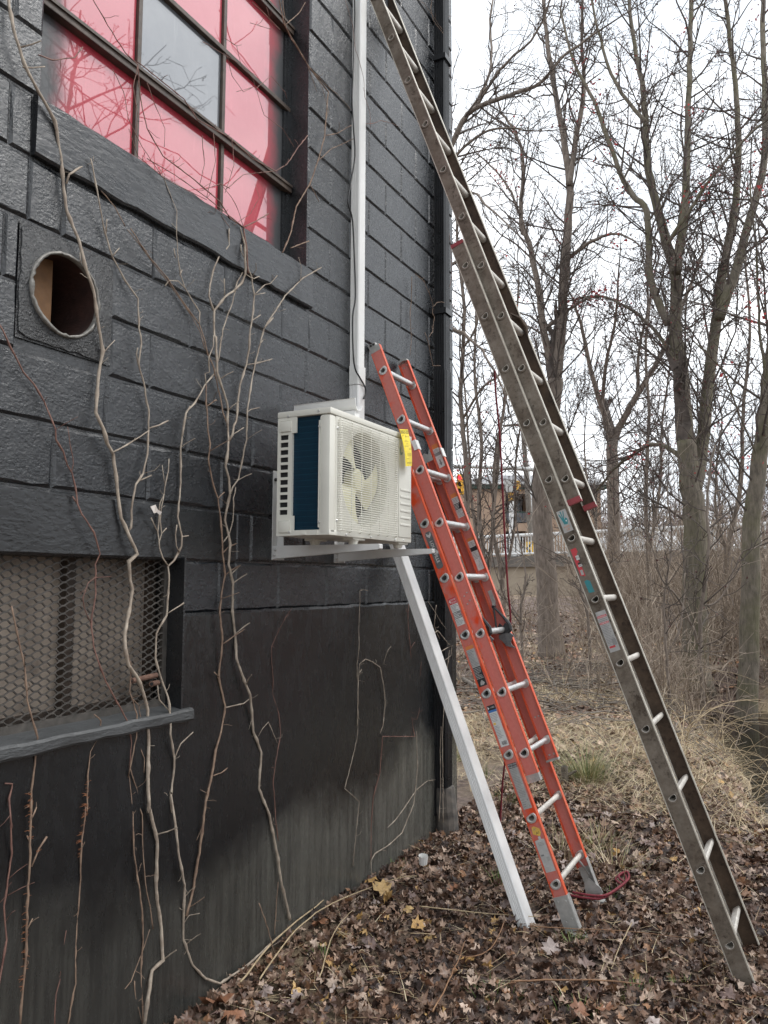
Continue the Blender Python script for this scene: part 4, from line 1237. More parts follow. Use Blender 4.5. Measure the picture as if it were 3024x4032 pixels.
s.poly([(-0.0235, 0.18*ST), (0.0235, 0.18*ST), (0.0235, 0.66*ST), (0.010, 0.67*ST), (0.010, 0.71*ST), (-0.002, 0.71*ST), (-0.002, 0.665*ST), (-0.0235, 0.66*ST)], 'silver_tape')
s.lines(-0.012, 0.02, 0.57*ST, 0.63*ST, 3, 'ink_mid', R2, fill=0.3)
s.rect(-0.018, -0.004, 0.42*ST, 0.445*ST, 'ink_mid', 0.0004); s.rect(0.004, 0.018, 0.34*ST, 0.40*ST, 'paper_grey', 0.0004); s.lines(-0.02, 0.02, 0.19*ST, 0.26*ST, 4, 'paper_grey', R2, fill=0.3)
s.build('sticker', bl)
# print on the right fly rail
s = Sticker(fly, fly.w-0.0038)
wq = 0.021
s.rect(-wq-0.002, wq-0.006, 7.24*ST, 7.63*ST, 'paper'); s.rect(-wq-0.002, wq-0.006, 7.63*ST, 7.72*ST, 'orange_ink'); s.rect(-wq-0.002, wq-0.006, 7.48*ST, 7.545*ST, 'ink_mid', 0.0003)
s.poly([(-0.008, 7.40*ST), (0.0, 7.40*ST), (0.0, 7.33*ST), (0.005, 7.33*ST), (-0.004, 7.27*ST), (-0.013, 7.33*ST), (-0.008, 7.33*ST)], 'ink_mid', 0.0004)
s.lines(-0.02, 0.012, 7.55*ST, 7.62*ST, 3, 'ink_mid', R2)
s.build('sticker', fr)
s = Sticker(fly, fly.w-0.0038)
s.rect(-wq, wq-0.004, 6.20*ST, 6.60*ST, 'paper'); s.rect(-wq, wq-0.004, 6.60*ST, 6.68*ST, 'orange_ink'); s.rect(-wq, wq-0.004, 6.36*ST, 6.48*ST, 'ink', 0.0003)
s.lines(-0.019, 0.015, 6.49*ST, 6.59*ST, 4, 'ink_mid', R2); s.lines(-0.019, 0.015, 6.37*ST, 6.47*ST, 4, 'paper', R2, 0.0007); s.lines(-0.019, 0.015, 6.21*ST, 6.35*ST, 6, 'ink_mid', R2)
s.build('sticker', fr)
s = Sticker(fly, fly.w-0.0038)
s.rect(-wq, wq-0.004, 5.15*ST, 5.72*ST, 'paper'); s.rect(-wq, wq-0.004, 5.72*ST, 5.78*ST, 'orange_ink'); s.rect(-wq, wq-0.004, 5.52*ST, 5.60*ST, 'ink', 0.0003)
s.lines(-0.019, 0.015, 5.61*ST, 5.70*ST, 4, 'ink_mid', R2); s.lines(-0.019, 0.015, 5.36*ST, 5.51*ST, 6, 'ink_mid', R2)
for pq in (((-0.008, 5.18), (0.002, 5.33)), ((0.002, 5.33), (0.008, 5.19)), ((-0.012, 5.2), (0.012, 5.18))):
    (b0, c0), (b1, c1) = pq
    s.poly([(b0, c0*ST), (b0+0.001, c0*ST), (b1+0.001, c1*ST), (b1, c1*ST)], 'ink_mid', 0.0004)
s.build('sticker', fr)
# ---- old aluminium ladder
GA = math.radians(20.363); SG = 0.2926
G1 = Vector((1.7464, 3.594, 0.1548))
gb = Ladder(G1, GA, SG, 0.405, 0.067, 0.022)
G2 = G1+gb.n*0.064+EY*0.0439-gb.d*0.0178
gf = Ladder(G2, GA, SG, 0.325, 0.060, 0.022)
al = thing('extension_ladder', tuple(gb.P(0.2, 0, -0.13)), 'tall old brown stained aluminium extension ladder leaning high on the wall in foreground', 'ladder')
GM = [M['alu_out'], M['alu_in'], M['alu_edge']]
GH, GF = 0.0172, 0.30
gl = rail(gb, 'base_rail', al, 1, -0.155, 11.45*SG, range(0, 12), GH, GF, GM)
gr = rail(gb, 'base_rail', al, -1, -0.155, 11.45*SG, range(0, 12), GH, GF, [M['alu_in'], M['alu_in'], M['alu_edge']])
gfl = rail(gf, 'fly_rail', al, 1, 6.60*SG, 18.2*SG, range(7, 19), GH, GF, GM)
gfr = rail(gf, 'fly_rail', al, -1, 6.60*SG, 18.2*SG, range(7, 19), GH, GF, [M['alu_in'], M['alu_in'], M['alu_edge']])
for k in range(0, 12):
    rung(gb, al, k, M['worn_metal'], 0.0168, GF, gb.w)
    swage(gb, gl, k, M['alu_out'], 0.0158, 0.0262, GF, -0.0005, -0.003)
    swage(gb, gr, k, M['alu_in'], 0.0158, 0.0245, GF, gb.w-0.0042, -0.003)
for k in range(7, 18):
    rung(gf, al, k, M['worn_metal'], 0.0168, GF, gf.w)
    swage(gf, gfl, k, M['alu_out'], 0.0158, 0.0262, GF, -0.0005, -0.003)
    swage(gf, gfr, k, M['alu_in'], 0.0158, 0.0245, GF, gf.w-0.0042, -0.003)
for (L_, a0, a1, c) in ((gf, -0.003, 0.024, 6.58), (gf, gf.w-0.024, gf.w+0.003, 6.58)):
    mb = MB(); mb.obox(L_.O, EY, L_.n, L_.d, (a0, a1, -0.032, 0.033, c*SG-0.005, c*SG+0.022)); mb.build('end_shoe', M['red_paint'], al)
mb = MB(); mb.obox(gb.O, EY, gb.n, gb.d, (-0.003, 0.024, -0.034, 0.034, 11.45*SG-0.016, 11.45*SG+0.004)); 
mb.build('end_shoe', M['red_paint'], al)
# rung lock on the far fly rail
mb = MB()
for c in (10.02,):
    pts = [gf.P(gf.w-0.03, -0.01, c*SG+0.11), gf.P(gf.w-0.03, 0.030, c*SG+0.06), gf.P(gf.w-0.03, 0.042, c*SG), gf.P(gf.w-0.03, 0.030, c*SG-0.05)]
    mb.tube(pts, [0.006, 0.010, 0.011, 0.004], 6); mb.tube([pts[0], gf.P(gf.w-0.03, -0.03, c*SG+0.02)], 0.006, 6)
mb.build('rung_lock', M['alu_in'], al)
s = Sticker(gb, 0)
s.rect(-0.022, 0.022, 6.10*SG, 6.46*SG, 'paper_grey')
palm = [(-0.008, 6.23), (0.008, 6.22), (0.014, 6.27), (0.014, 6.31), (0.006, 6.335), (0.004, 6.31), (0.0, 6.30), (0.010, 6.43), (0.006, 6.44), (-0.002, 6.33), (-0.003, 6.445), (-0.008, 6.445), (-0.006, 6.33), (-0.015, 6.42), (-0.018, 6.40), (-0.011, 6.30)]
s.poly([(b, c*SG) for b, c in palm], 'teal_ink', 0.0004)
star = []
for k in range(10):
    r_ = 0.0052 if k % 2 == 0 else 0.0022
    star.append((0.007+r_*math.sin(k*math.pi/5), 6.275*SG+r_*math.cos(k*math.pi/5)))
s.poly(star, 'white_ink', 0.0008)
s.text('MADE', 0.0, 6.185*SG, 0.007, 'orange_ink', 0.026); s.text('US', 0.002, 6.14*SG, 0.010, 'orange_ink')
s.build('sticker', gl)
s = Sticker(gb, 0)
s.poly([(-0.024, 5.40*SG), (-0.002, 5.37*SG), (-0.004, 5.60*SG), (-0.008, 5.62*SG), (-0.004, 5.74*SG), (0.004, 5.76*SG), (0.002, 5.83*SG), (-0.024, 5.83*SG)], 'red_ink')
s.rect(-0.014, 0.001, 5.64*SG, 5.71*SG, 'paper', 0.0004); s.text('0715', -0.006, 5.675*SG, 0.010, 'ink', lift=0.0008)
s.rect(-0.015, -0.002, 5.57*SG, 5.60*SG, 'ink', 0.0004); s.rect(-0.016, 0.001, 5.53*SG, 5.565*SG, 'paper', 0.0004); s.text('447', -0.007, 5.547*SG, 0.007, 'ink', lift=0.0008)
s.rect(-0.018, -0.006, 5.40*SG, 5.48*SG, 'paper_grey', 0.0004)
s.build('sticker', gl)
s = Sticker(gb, 0); s.poly([(-0.016, 5.11*SG), (0.010, 5.10*SG), (0.008, 5.28*SG), (-0.004, 5.31*SG), (-0.017, 5.30*SG)], 'teal_ink'); s.build('sticker', gl)
s = Sticker(gb, 0)
s.rect(-0.023, 0.023, 4.17*SG, 4.80*SG, 'paper_grey')
s.rect(-0.021, 0.021, 4.70*SG, 4.735*SG, 'red_ink', 0.0004); s.rect(-0.021, 0.021, 4.60*SG, 4.63*SG, 'red_ink', 0.0004); s.rect(-0.018, 0.008, 4.23*SG, 4.26*SG, 'red_ink', 0.0004)
s.text('DANGER', 0, 4.717*SG, 0.007, 'white_ink', 0.035, lift=0.0008); s.text('WARNING', 0, 4.615*SG, 0.006, 'white_ink', 0.038, lift=0.0008)
s.lines(-0.02, 0.021, 4.27*SG, 4.59*SG, 14, 'ink_mid', R2); s.lines(-0.02, 0.021, 4.64*SG, 4.69*SG, 2, 'ink_mid', R2)
s.rect(0.002, 0.020, 4.26*SG, 4.36*SG, 'ink_mid', 0.0006)
s.build('sticker', gl)
# rope hanging from the tall ladder, down behind the orange one, its tail on the leaves
rp = [gb.P(0.2, -0.02, 9.6*SG)]
for (u, v, y) in ((1071, 850, 4.1), (1080, 950, 4.15), (1090, 1150, 4.25), (1097, 1270, 4.3), (1103, 1345, 4.35), (1100, 1500, 4.35), (1093, 1620, 4.4), (1085, 1700, 4.45), (1080, 1800, 4.45)):
    rp.append(on_y(u, v, y))
rp[0] = on_y(1069, 800, 4.08)
rp.append(on_z(1083, 1880, 0.06)); rp.append(on_z(1100, 1895, 0.06))
mb = MB()
sp_ = smooth_path(rp, 10)
mb.tube(sp_, 0.0055, 6)
tag(mb.build('rope', M['rope'], None, tuple(rp[-1]), smooth=True), 'thin dark red rope hanging down behind the orange ladder', 'rope')
mb = MB()
rr = [on_z(u, v, 0.055) for u, v in ((1230, 1935), (1262, 1941), (1300, 1942), (1330, 1925), (1352, 1905), (1348, 1890), (1330, 1900), (1345, 1915))]
for k in range(2): mb.tube(smooth_path([p+Vector((0.012*k, 0.01*k, 0.012*k+0.004)) for p in rr], 6), 0.006, 6)
tag(mb.build('rope', M['rope'], None, tuple(rr[0]), smooth=True), 'loose coil of dark red rope lying on leaves at orange ladder foot', 'rope')

# ================================================================== VINES ON THE WALL
M['vine_pale'] = simple('pale_vine_bark', (0.20, 0.155, 0.12), 0.75, c2=(0.42, 0.36, 0.29), scale=28, bmp=0.4, bscale=180)
M['vine_brown'] = simple('brown_vine_bark', (0.13, 0.08, 0.055), 0.75, c2=(0.30, 0.21, 0.15), scale=30, bmp=0.4, bscale=180)
M['vine_red'] = simple('reddish_vine_bark', (0.11, 0.05, 0.04), 0.7, c2=(0.24, 0.13, 0.10), scale=30, bmp=0.3, bscale=180)
M['rootlet'] = simple('rusty_rootlets', (0.22, 0.075, 0.03), 0.8, c2=(0.34, 0.14, 0.06), scale=50)
ZM = {'A': (0, 0, 1.106), 'B': (0, 300, 2.765), 'C': (0, 1300, 2.765), 'D': (500, 900, 2.765), 'E': (500, 1600, 2.765), 'G': (1200, 2100, 2.765),
      'H': (600, 2200, 1.5867), 'I': (0, 2000, 1.659), 'J': (0, 2900, 0.9759), 'Q': (1200, 0, 2.765), 'T': (1200, 800, 2.765), 'F': (0, 0, 1.0), 'V': (1700, 2700, 1.253)}
rv = random.Random(77)
def zpts(s):
    # "A 1,2 3,4 C 5,6" -> full-size photo pixels
    out = []; z = None
    for tok in s.split():
        if tok.isalpha(): z = ZM[tok]; continue
        a, b = tok.split(',')
        out.append((z[0]+float(a)/z[2], z[1]+float(b)/z[2]))
    return out
def vine(label, stems, mat='vine_pale', hairy=None, tendrils=1.0, group=None, off=0.016):
    first = None
    mb = MB(); hb = MB()
    for (s, r0, r1) in stems:
        px = zpts(s)
        ph = rv.uniform(0, 6)
        r0 *= 0.74; r1 *= 0.74
        P = []
        for k, (u, v) in enumerate(px):
            x = off+0.010*math.sin(ph+k*0.9)+rv.uniform(-0.004, 0.004)
            P.append(on_x(u, v, max(0.009, x)+r0))
        if first is None: first = P[-1].copy()
        path = []
        for i in range(len(P)-1):
            seg = max(1, int((P[i+1]-P[i]).length/0.022))
            for k in range(seg):
                path.append(P[i].lerp(P[i+1], k/seg)+Vector((rv.uniform(-.0011, .0011), rv.uniform(-.0014, .0014), 0)))
        path.append(P[-1])
        n = len(path)
        rad = []
        for k in range(n):
            r = r0+(r1-r0)*k/max(1, n-1)
            rad.append(r*rv.uniform(0.90, 1.10)*(1.4 if k % 6 == 3 else 1.0))
        mb.tube(path, rad, 6)
        rm = (r0+r1)/2
        for k in range(2, n-1):
            if rv.random() < 0.10*tendrils:
                a = path[k]; sd = rv.choice((-1, 1)); q = [a]
                d = Vector((rv.uniform(0.0, 0.8), sd*rv.uniform(0.3, 1), rv.uniform(-0.3, 0.8))).normalized()
                for _ in range(rv.randrange(2, 5)):
                    d = (d+Vector((rv.uniform(-.6, .5), rv.uniform(-.6, .6), rv.uniform(-.5, .6)))*0.9).normalized()
                    nx_ = q[-1]+d*rv.uniform(0.006, 0.016)
                    if nx_.x < 0.004: nx_.x = 0.004
                    q.append(nx_)
                mb.tube(q, [0.0012]+[0.0009]*(len(q)-1), 3)
            if rv.random() < 0.022*tendrils and r0 > 0.002:
                a = path[k]; sd = rv.choice((-1, 1, 1))
                b = a+Vector((rv.uniform(.01, .04), sd*rv.uniform(.01, .03), rv.uniform(.01, .03)))
                c = b+Vector((rv.uniform(.01, .03), sd*rv.uniform(.0, .02), rv.uniform(.005, .02)))
                mb.tube([a, b, c, c+(c-b)*0.08], [rm*0.5, rm*0.42, rm*0.36, rm*0.5], 5)
            if hairy and hairy[0] <= k/n <= hairy[1] and math.sin(k*0.35+ph) > -0.55:
                for _ in range(5):
                    a = path[k]+Vector((0, 0, rv.uniform(-.01, .01)))
                    b = a+Vector((rv.uniform(-.008, .004), rv.uniform(-.02, .014), rv.uniform(-.006, .010)))
                    b.x = max(b.x, 0.014)
                    hb.tube([a, (a+b)/2+Vector((0.002, 0, 0.003)), b], [0.0007, 0.0007, 0.0005], 3, caps=False)
    o = mb.build('vine', M[mat], None, tuple(first), smooth=True)
    o['o_'] = tuple(first)
    tag(o, label, 'vine', group or 'bare vines climbing the wall')
    if hb.v: hb.build('rootlets', M['rootlet'], o)['kind'] = 'stuff'
    return o
vine('thickest pale vine running down past the round vent and over the cellar window', [
    ('A 30,-60 35,0 60,130 105,280 190,440 240,530 265,680 275,790 290,920 345,1050 370,1150 410,1280 430,1430 C 1115,220 1075,460 1055,700 1045,900 1120,1070 1170,1230 1230,1350 1265,1600 1290,1850 1320,2050 1390,2200 I 845,180 895,300 840,350 850,470 865,530 850,640 815,820 820,950 840,1030 900,1110 940,1220 965,1320 970,1500 965,1750 975,1990 J 570,260 605,400 600,590 620,740 625,860 585,900 570,1000 555,1110', 0.0062, 0.0088),
    ('A 290,800 300,760 330,740 370,720 400,712 415,690', 0.005, 0.003), ('A 100,292 140,296 195,290', 0.0035, 0.002), ('A 372,1150 352,1140 348,1100', 0.003, 0.002), ('C 1130,240 1180,180 1250,110', 0.0025, 0.002),
    ('C 1225,1330 1330,1280 1440,1210 1540,1150 1620,1095', 0.0035, 0.003)])
vine('grey vine forking from the thickest vine beside the round vent', [
    ('A 395,690 410,760 430,870 455,1010 490,1120 545,1220 600,1300 605,1430 C 1545,150 1505,360 1560,560 1615,860 1620,1080 1605,1350 1560,1560 1480,1680 1440,1880 1425,2150 1390,2200', 0.003, 0.005),
    ('A 462,1020 465,955', 0.003, 0.0025), ('A 490,1115 520,1080', 0.003, 0.002), ('C 1505,360 1480,260 1500,190', 0.0035, 0.003), ('E 240,240 350,205 450,155', 0.004, 0.003), ('C 1510,1640 1580,1610 1650,1580', 0.0035, 0.003)])
vine('slender reddish vine zigzagging from the left edge down to the cellar window', [
    ('C -40,-120 30,0 110,180 260,460 370,590 480,780 560,960 605,1080 610,1190 690,1320 730,1470 785,1550 835,1780 845,1890 890,2000 1020,2200 I 655,300 625,370 625,560 595,750 610,900 645,1020 710,1170 800,1330 840,1410 860,1540 845,1700', 0.0032, 0.0036),
    ('C 780,1550 800,1450 760,1220 735,1050', 0.0022, 0.0015), ('I 595,750 550,660 540,590 575,490 620,455 725,448', 0.0022, 0.0015), ('C 840,1890 790,1810', 0.003, 0.003)], 'vine_red')
vine('orange brown vine rising left of the thickest vine below the cellar sill', [
    ('I 830,930 855,1030 850,1200 895,1350 890,1500 850,1700 840,1760 J 495,150 510,300 515,450 530,550 545,650 550,780 540,900 545,1000 550,1100', 0.0026, 0.0042),
    ('I 850,1700 890,1830 910,1960 J 545,300 550,450 560,570 580,680 588,740', 0.0026, 0.0024), ('J 575,740 545,830 520,900 505,940 480,970', 0.003, 0.002), ('J 515,940 520,1000 545,1100', 0.003, 0.003), ('I 860,1240 905,1290 940,1500 915,1560 945,1640 940,1730', 0.002, 0.0015)], 'vine_brown', tendrils=1.8)
vine('long vine with orange rootlets climbing the far left of the wall below the sill', [
    ('I 75,640 120,860 160,1040 180,1250 215,1390 245,1500 225,1680 205,1850 205,1990 J 120,230 115,480 105,640 100,850 85,1000 75,1120', 0.0034, 0.0046), ('J 122,500 150,430 180,385', 0.004, 0.003), ('J 105,740 125,700', 0.003, 0.003), ('J 118,410 104,382', 0.003, 0.003), ('J 125,310 140,272', 0.003, 0.003)], 'vine_brown', hairy=(0.45, 1.0))
vine('thin short vine with orange rootlets ending just under the cellar sill', [
    ('I 615,1350 660,1390 650,1490 590,1590 575,1750 570,1990 J 330,270 315,400 305,600 290,800 290,950 260,1110', 0.0028, 0.0036)], 'vine_brown', hairy=(0.12, 0.62))
vine('knobbly red brown vine at the lower left corner', [('I 30,1800 78,1802 75,1830 60,1900 65,1990 J 40,300 45,450 15,650 25,780 5,900 -10,1000', 0.003, 0.0042)], 'vine_red', tendrils=1.6)
vine('very thin twiggy vine low on the wall between two stronger vines', [('J 255,745 240,830 230,930 215,990 210,1110', 0.0016, 0.0022)], 'vine_red')
vine('looping vine at lower right of cellar window curving along the ground', [
    ('D 1225,-20 1260,80 1285,180 1285,350 1290,490 1250,590 1160,680', 0.006, 0.0065),
    ('E 690,0 640,80 610,250 585,450 585,640 585,830 570,1000 550,1200 600,1410 590,1520 560,1590 510,1680 450,1740 460,1830 450,2100 I 1100,560 1090,700 1020,820 1015,980 1050,1110 1100,1240 1110,1330 1115,1480 1140,1640 1130,1750 1115,1900 1120,1990 J 655,210 670,310 685,440 710,570 705,690 705,780 740,880 790,930 845,950 950,880 1075,765', 0.0042, 0.0062),
    ('E 545,1290 525,1400 540,1520 570,1590', 0.003, 0.003), ('E 600,1420 670,1408', 0.003, 0.003), ('I 1095,690 1140,660 1200,622', 0.003, 0.003), ('I 1140,1640 1180,1540 1260,1465', 0.0035, 0.003), ('I 1110,1330 1040,1255 1030,1160', 0.003, 0.0025)])
vine('forked grey vine over top right of the cellar window beside a scrap of white paper', [
    ('E 460,570 450,700 410,880 400,960 360,1050 345,1250 335,1370 355,1540 390,1650 450,1740', 0.002, 0.0038), ('E 400,960 380,1090 360,1250 375,1385 360,1440 345,1500', 0.0025, 0.003), ('E 380,640 400,750 410,850', 0.0016, 0.002), ('E 335,1370 290,1270 262,1212', 0.0025, 0.0025), ('E 375,1385 430,1325', 0.003, 0.003)], tendrils=1.7)
vine('stout pale vine rising mid wall to the window sill', [
    ('D 1110,0 1110,180 1000,310 935,470 905,620 890,730 940,890', 0.0038, 0.0045),
    ('D 1160,680 1060,750 950,890 945,1060 950,1160 965,1180 975,1400 985,1570 1030,1720 1090,1900 1100,1980 E 1090,150 1105,300 1100,480 1075,650 1110,780 1120,950 1090,1100 1065,1240 1110,1400 1125,1500 1105,1720 1155,1930 1150,2200 H 500,330 520,500 525,620 550,700 610,850 620,950 630,1080 680,1210 J 995,200 1035,300 1065,450 1080,560 1115,705', 0.0058, 0.0075),
    ('D 1290,495 1340,530 1380,545 1440,520', 0.003, 0.0025), ('D 1062,740 1058,545', 0.003, 0.0025), ('H 510,150 550,120 590,95', 0.0035, 0.003), ('H 525,465 565,430 608,400', 0.0035, 0.003), ('H 460,930 520,915 570,905 620,865', 0.0035, 0.003), ('H 660,1110 690,1060 725,1020 780,1150', 0.002, 0.0015)], tendrils=1.4)
vine('thin vine slanting down right from the sill to join the middle vines', [
    ('D 40,0 150,170 260,330 440,540 560,730 680,900 790,1040 840,1200 880,1370 940,1500 960,1600 1010,1800 1045,2000 1080,2100', 0.0026, 0.0036),
    ('A 390,760 440,830 500,900 545,985', 0.002, 0.0025), ('D 5,10 140,185 300,400 430,560 600,800 700,950 800,1130 850,1320', 0.0018, 0.002)], 'vine_brown')
vine('grey vine hanging from the sill left of the middle vines', [('A 700,740 735,830 770,920 D 540,0 545,200 580,500 630,650 720,800 790,910 790,1030', 0.0016, 0.003), ('D 575,510 600,450', 0.003, 0.0025), ('D 640,660 560,572 460,565 415,625', 0.0028, 0.0025), ('D 530,320 510,215', 0.003, 0.0025)])
vine('pale vine crossing the middle vines and curving down left', [('D 1260,480 1200,580 1150,800 1090,960 1045,1100 1025,1230 1000,1400 950,1580 850,1700 740,1900 650,1990 620,2150 E 605,320', 0.003, 0.0042), ('D 860,1700 850,1580 900,1560 890,1400 940,1280 945,1160', 0.003, 0.003)])
vine('pair of brown vines running straight down left of the air conditioner', [
    ('D 860,1700 860,1900 875,2000 E 875,200 905,410 885,570 910,720 945,880 990,1000 1010,1150 1025,1300 1040,1480 1040,1600 1065,1840 1035,2000 1010,2200 H 430,250 420,340 440,500 430,600 415,740 455,920 430,1080 395,1200 J 820,120 790,250 770,420 740,600 715,690', 0.0036, 0.0068),
    ('E 990,1000 1060,935', 0.003, 0.003), ('E 1040,1600 1110,1530 1195,1492', 0.0035, 0.003), ('E 1065,1840 1140,1780 1235,1730', 0.0035, 0.003), ('H 445,530 500,490 575,440', 0.0035, 0.003), ('H 415,740 385,708', 0.003, 0.003), ('J 820,150 850,140 875,120', 0.003, 0.0025), ('J 775,350 755,398', 0.0025, 0.002), ('D 875,1930 970,1865', 0.003, 0.003)], 'vine_brown', tendrils=1.3)
vine('upright pale vine just left of the air conditioner with short cut side twigs', [
    ('D 1295,350 1355,530 1385,720 1370,950 1340,1100 1330,1300 1300,1480 1230,1700 1205,1900 1190,2100 E 1165,210 1150,310 1110,380', 0.0042, 0.0062), ('D 1315,1480 1400,1470 1580,1420', 0.0035, 0.003), ('D 1390,720 1500,610 1560,600 1635,512', 0.003, 0.0025), ('D 1400,720 1505,700', 0.003, 0.0025), ('D 1350,1010 1455,938', 0.003, 0.0025), ('D 1295,350 1245,250 1240,175', 0.003, 0.0025), ('E 1165,300 1270,232', 0.003, 0.0025)])
vine('vine curving from below window corner down towards the air conditioner', [
    ('A 1400,1165 1320,1210 1240,1290 1150,1430 D 1590,970 1490,1090 1450,1250 1400,1450 1350,1700 1310,1980 E 1305,150 1300,360 1250,600 1215,790 1150,880 1125,950', 0.0035, 0.0045), ('E 1215,800 1290,760 1355,735', 0.003, 0.003), ('E 1185,880 1160,1000 1155,1240 1110,1390 1040,1490', 0.003, 0.003), ('D 1450,1250 1480,1215', 0.0025, 0.002), ('D 1310,2000 1350,1970 1440,1950', 0.003, 0.0025), ('H 490,100 520,70 548,42', 0.0035, 0.003), ('A 1310,1215 1312,1160 1300,1120', 0.002, 0.0015)])
vine('vine climbing the right edge of the red window opening', [
    ('A 1230,1100 1265,1020 1290,900 1350,800 1385,700 1415,590 1422,480 1430,400 1345,290 1270,170 1240,110 1215,0 1200,-60', 0.0042, 0.0036), ('A 1240,110 1300,60 1330,10', 0.003, 0.002), ('A 1350,800 1390,880', 0.0025, 0.002), ('A 1385,700 1440,650 1560,595', 0.003, 0.002), ('A 1420,590 1470,580 1530,545', 0.003, 0.0025), ('A 1265,1080 1345,1050', 0.0035, 0.003), ('A 1345,290 1400,370 1430,480 1410,560', 0.002, 0.0018), ('A 1345,290 1420,370 1480,420 1530,480', 0.002, 0.0016), ('A 1230,1 1245,120 1330,260 1380,400', 0.002, 0.0016)], 'vine_brown', off=0.02)
vine('tangle of dark vine stems spread over the red window panes', [
    ('A 395,-20 470,110 545,230 600,280 610,420 640,560 710,680 830,770 960,880 1000,950 1060,990', 0.0022, 0.0035), ('A 600,270 700,350 800,430 860,520 1000,600 1100,690 1200,745 1250,715 1300,640 1340,590', 0.0026, 0.003),
    ('A 1060,990 1000,940 900,860 760,760 690,720 640,690', 0.0025, 0.0018), ('A 600,285 580,380 600,500 590,640', 0.0022, 0.0015), ('A 490,300 540,400 560,520 620,640 700,760', 0.0016, 0.0016), ('A 640,360 680,470 720,560 715,640', 0.0018, 0.0012), ('A 880,180 900,190 980,240 1050,280 1100,340 1120,400', 0.0018, 0.0014), ('A 970,160 1030,200 1050,290 1120,330', 0.0018, 0.0012),
    ('A 985,230 1010,330 1060,400 1100,380 1030,400', 0.0016, 0.0012), ('A 1110,390 1180,330 1240,400 1250,430', 0.0016, 0.0014), ('A 1120,400 1150,500 1230,560 1280,640', 0.0016, 0.0014), ('A 1060,990 1075,1100 1080,1190', 0.005, 0.0055), ('A 1060,990 1120,960 1170,930', 0.0035, 0.003), ('A 1000,820 960,800 880,830', 0.002, 0.0016), ('A 990,820 1060,760 1150,750 1200,745', 0.002, 0.002), ('A 880,590 890,720 870,800', 0.002, 0.0015), ('A 930,580 940,700 900,860', 0.002, 0.0016), ('A 1010,600 1020,720 980,840', 0.002, 0.0016), ('A 560,560 600,680 720,780 900,870', 0.0016, 0.0016), ('A 170,240 230,262 325,250 360,205', 0.003, 0.0022), ('A 265,262 262,300', 0.0015, 0.001),
    ('A 1090,100 1190,130 1160,30', 0.0016, 0.0012), ('A 1100,10 1150,60 1220,130', 0.003, 0.0025), ('A 820,930 960,935 1000,990', 0.0014, 0.0014), ('A 1020,980 1090,930 1130,860 1110,800', 0.0016, 0.0012), ('A 1060,990 1040,920 1010,860 960,800', 0.002, 0.0015)], 'vine_red', tendrils=1.6, off=0.022)
vine('hooked vine under the air conditioner on the foundation wall', [
    ('G 690,625 640,612 600,625 600,750 590,1020 590,1250 570,1420 570,1600 580,1850 575,2212 J 1325,200 1380,250 1365,400 1355,500', 0.0018, 0.003), ('G 575,2100 580,1600 595,1420 660,1370 740,1400 820,1460 860,1660 875,1850 850,2100 820,2180', 0.0035, 0.0035), ('G 745,1400 800,1475 860,1400 905,1270 940,1228', 0.0022, 0.002), ('G 595,1520 620,1480', 0.003, 0.003)], tendrils=1.6)
vine('red brown vine straight down the foundation below the second bracket', [
    ('G 1135,770 1120,900 1140,1150 1155,1350 1140,1600 1150,1900 1175,2100 1200,2212 J 1470,0 1460,140 1435,230 1425,350 1425,480', 0.0025, 0.004), ('G 1155,1250 1180,1210 1198,1185', 0.0025, 0.002), ('G 1170,2020 1220,2025 1240,1950 1262,1830 1250,1640 1270,1400', 0.0016, 0.0012), ('G 1100,820 1118,870', 0.0022, 0.0022)], 'vine_red', tendrils=1.8)
vine('pale hooped vine springing from soil at the far foot of the wall', [('J 1425,480 1440,450 1490,420 1545,370 1590,260 1605,120 1600,-20', 0.004, 0.0028), ('J 1490,350 1520,320 1550,280 1600,205 1640,172 1675,165', 0.003, 0.0022), ('J 1425,480 1430,560 1480,680 1500,760', 0.003, 0.0018)], off=0.03)
vine('thin red vine on the bare foundation between the stout vines and the air conditioner', [('H 872,305 830,370 800,430 745,545 745,620 755,760 750,840 790,970 800,1100 770,1269 J 1050,170 1060,330 1068,400', 0.0015, 0.0028)], 'vine_red', tendrils=1.6)
vine('thin red vine trailing across the white pipe cover', [('Q 430,-40 440,0 520,260 550,540 600,680 640,850 655,1050 710,1230 715,1390', 0.0016, 0.0016), ('Q 665,1350 760,1340 820,1310 940,1340 1030,1380', 0.0024, 0.0016)], 'vine_red', off=0.062)
vine('thin withered vine above the orange ladder top', [('T 1165,800 1160,1060 1145,1190 1160,1500 1145,1660', 0.0028, 0.002)], 'vine_brown')
vine('wispy vine tangled round the black downspout', [('T 1200,770 1290,840 1350,970 1395,1100 1390,1200 1410,1240 1390,1400 1350,1460', 0.0022, 0.0022), ('T 1395,1130 1440,1080 1490,1075 1600,1110', 0.002, 0.0015), ('T 1310,1410 1340,1500 1370,1650 1395,1770 1480,1770', 0.0025, 0.002), ('Q 1390,-20 1370,90 1400,220 1440,280 1520,380 1560,500 1530,640', 0.002, 0.0018), ('Q 1230,-10 1300,40 1400,180 1520,360', 0.0018, 0.0015)], 'vine_brown', off=0.07)
vine('thin vine running up the far corner of the wall behind the downspout', [('T 1545,0 1560,200 1590,500 1600,800 1560,1000 1545,1250 1600,1280', 0.0024, 0.002), ('T 1540,1250 1560,1225 1660,1215', 0.003, 0.002), ('Q 1530,200 1580,180 1620,170', 0.002, 0.0015), ('Q 1560,460 1580,760 1610,900 1600,1400', 0.002, 0.002), ('T 1540,1410 1620,1290', 0.0018, 0.0015)], 'vine_red', off=0.015)
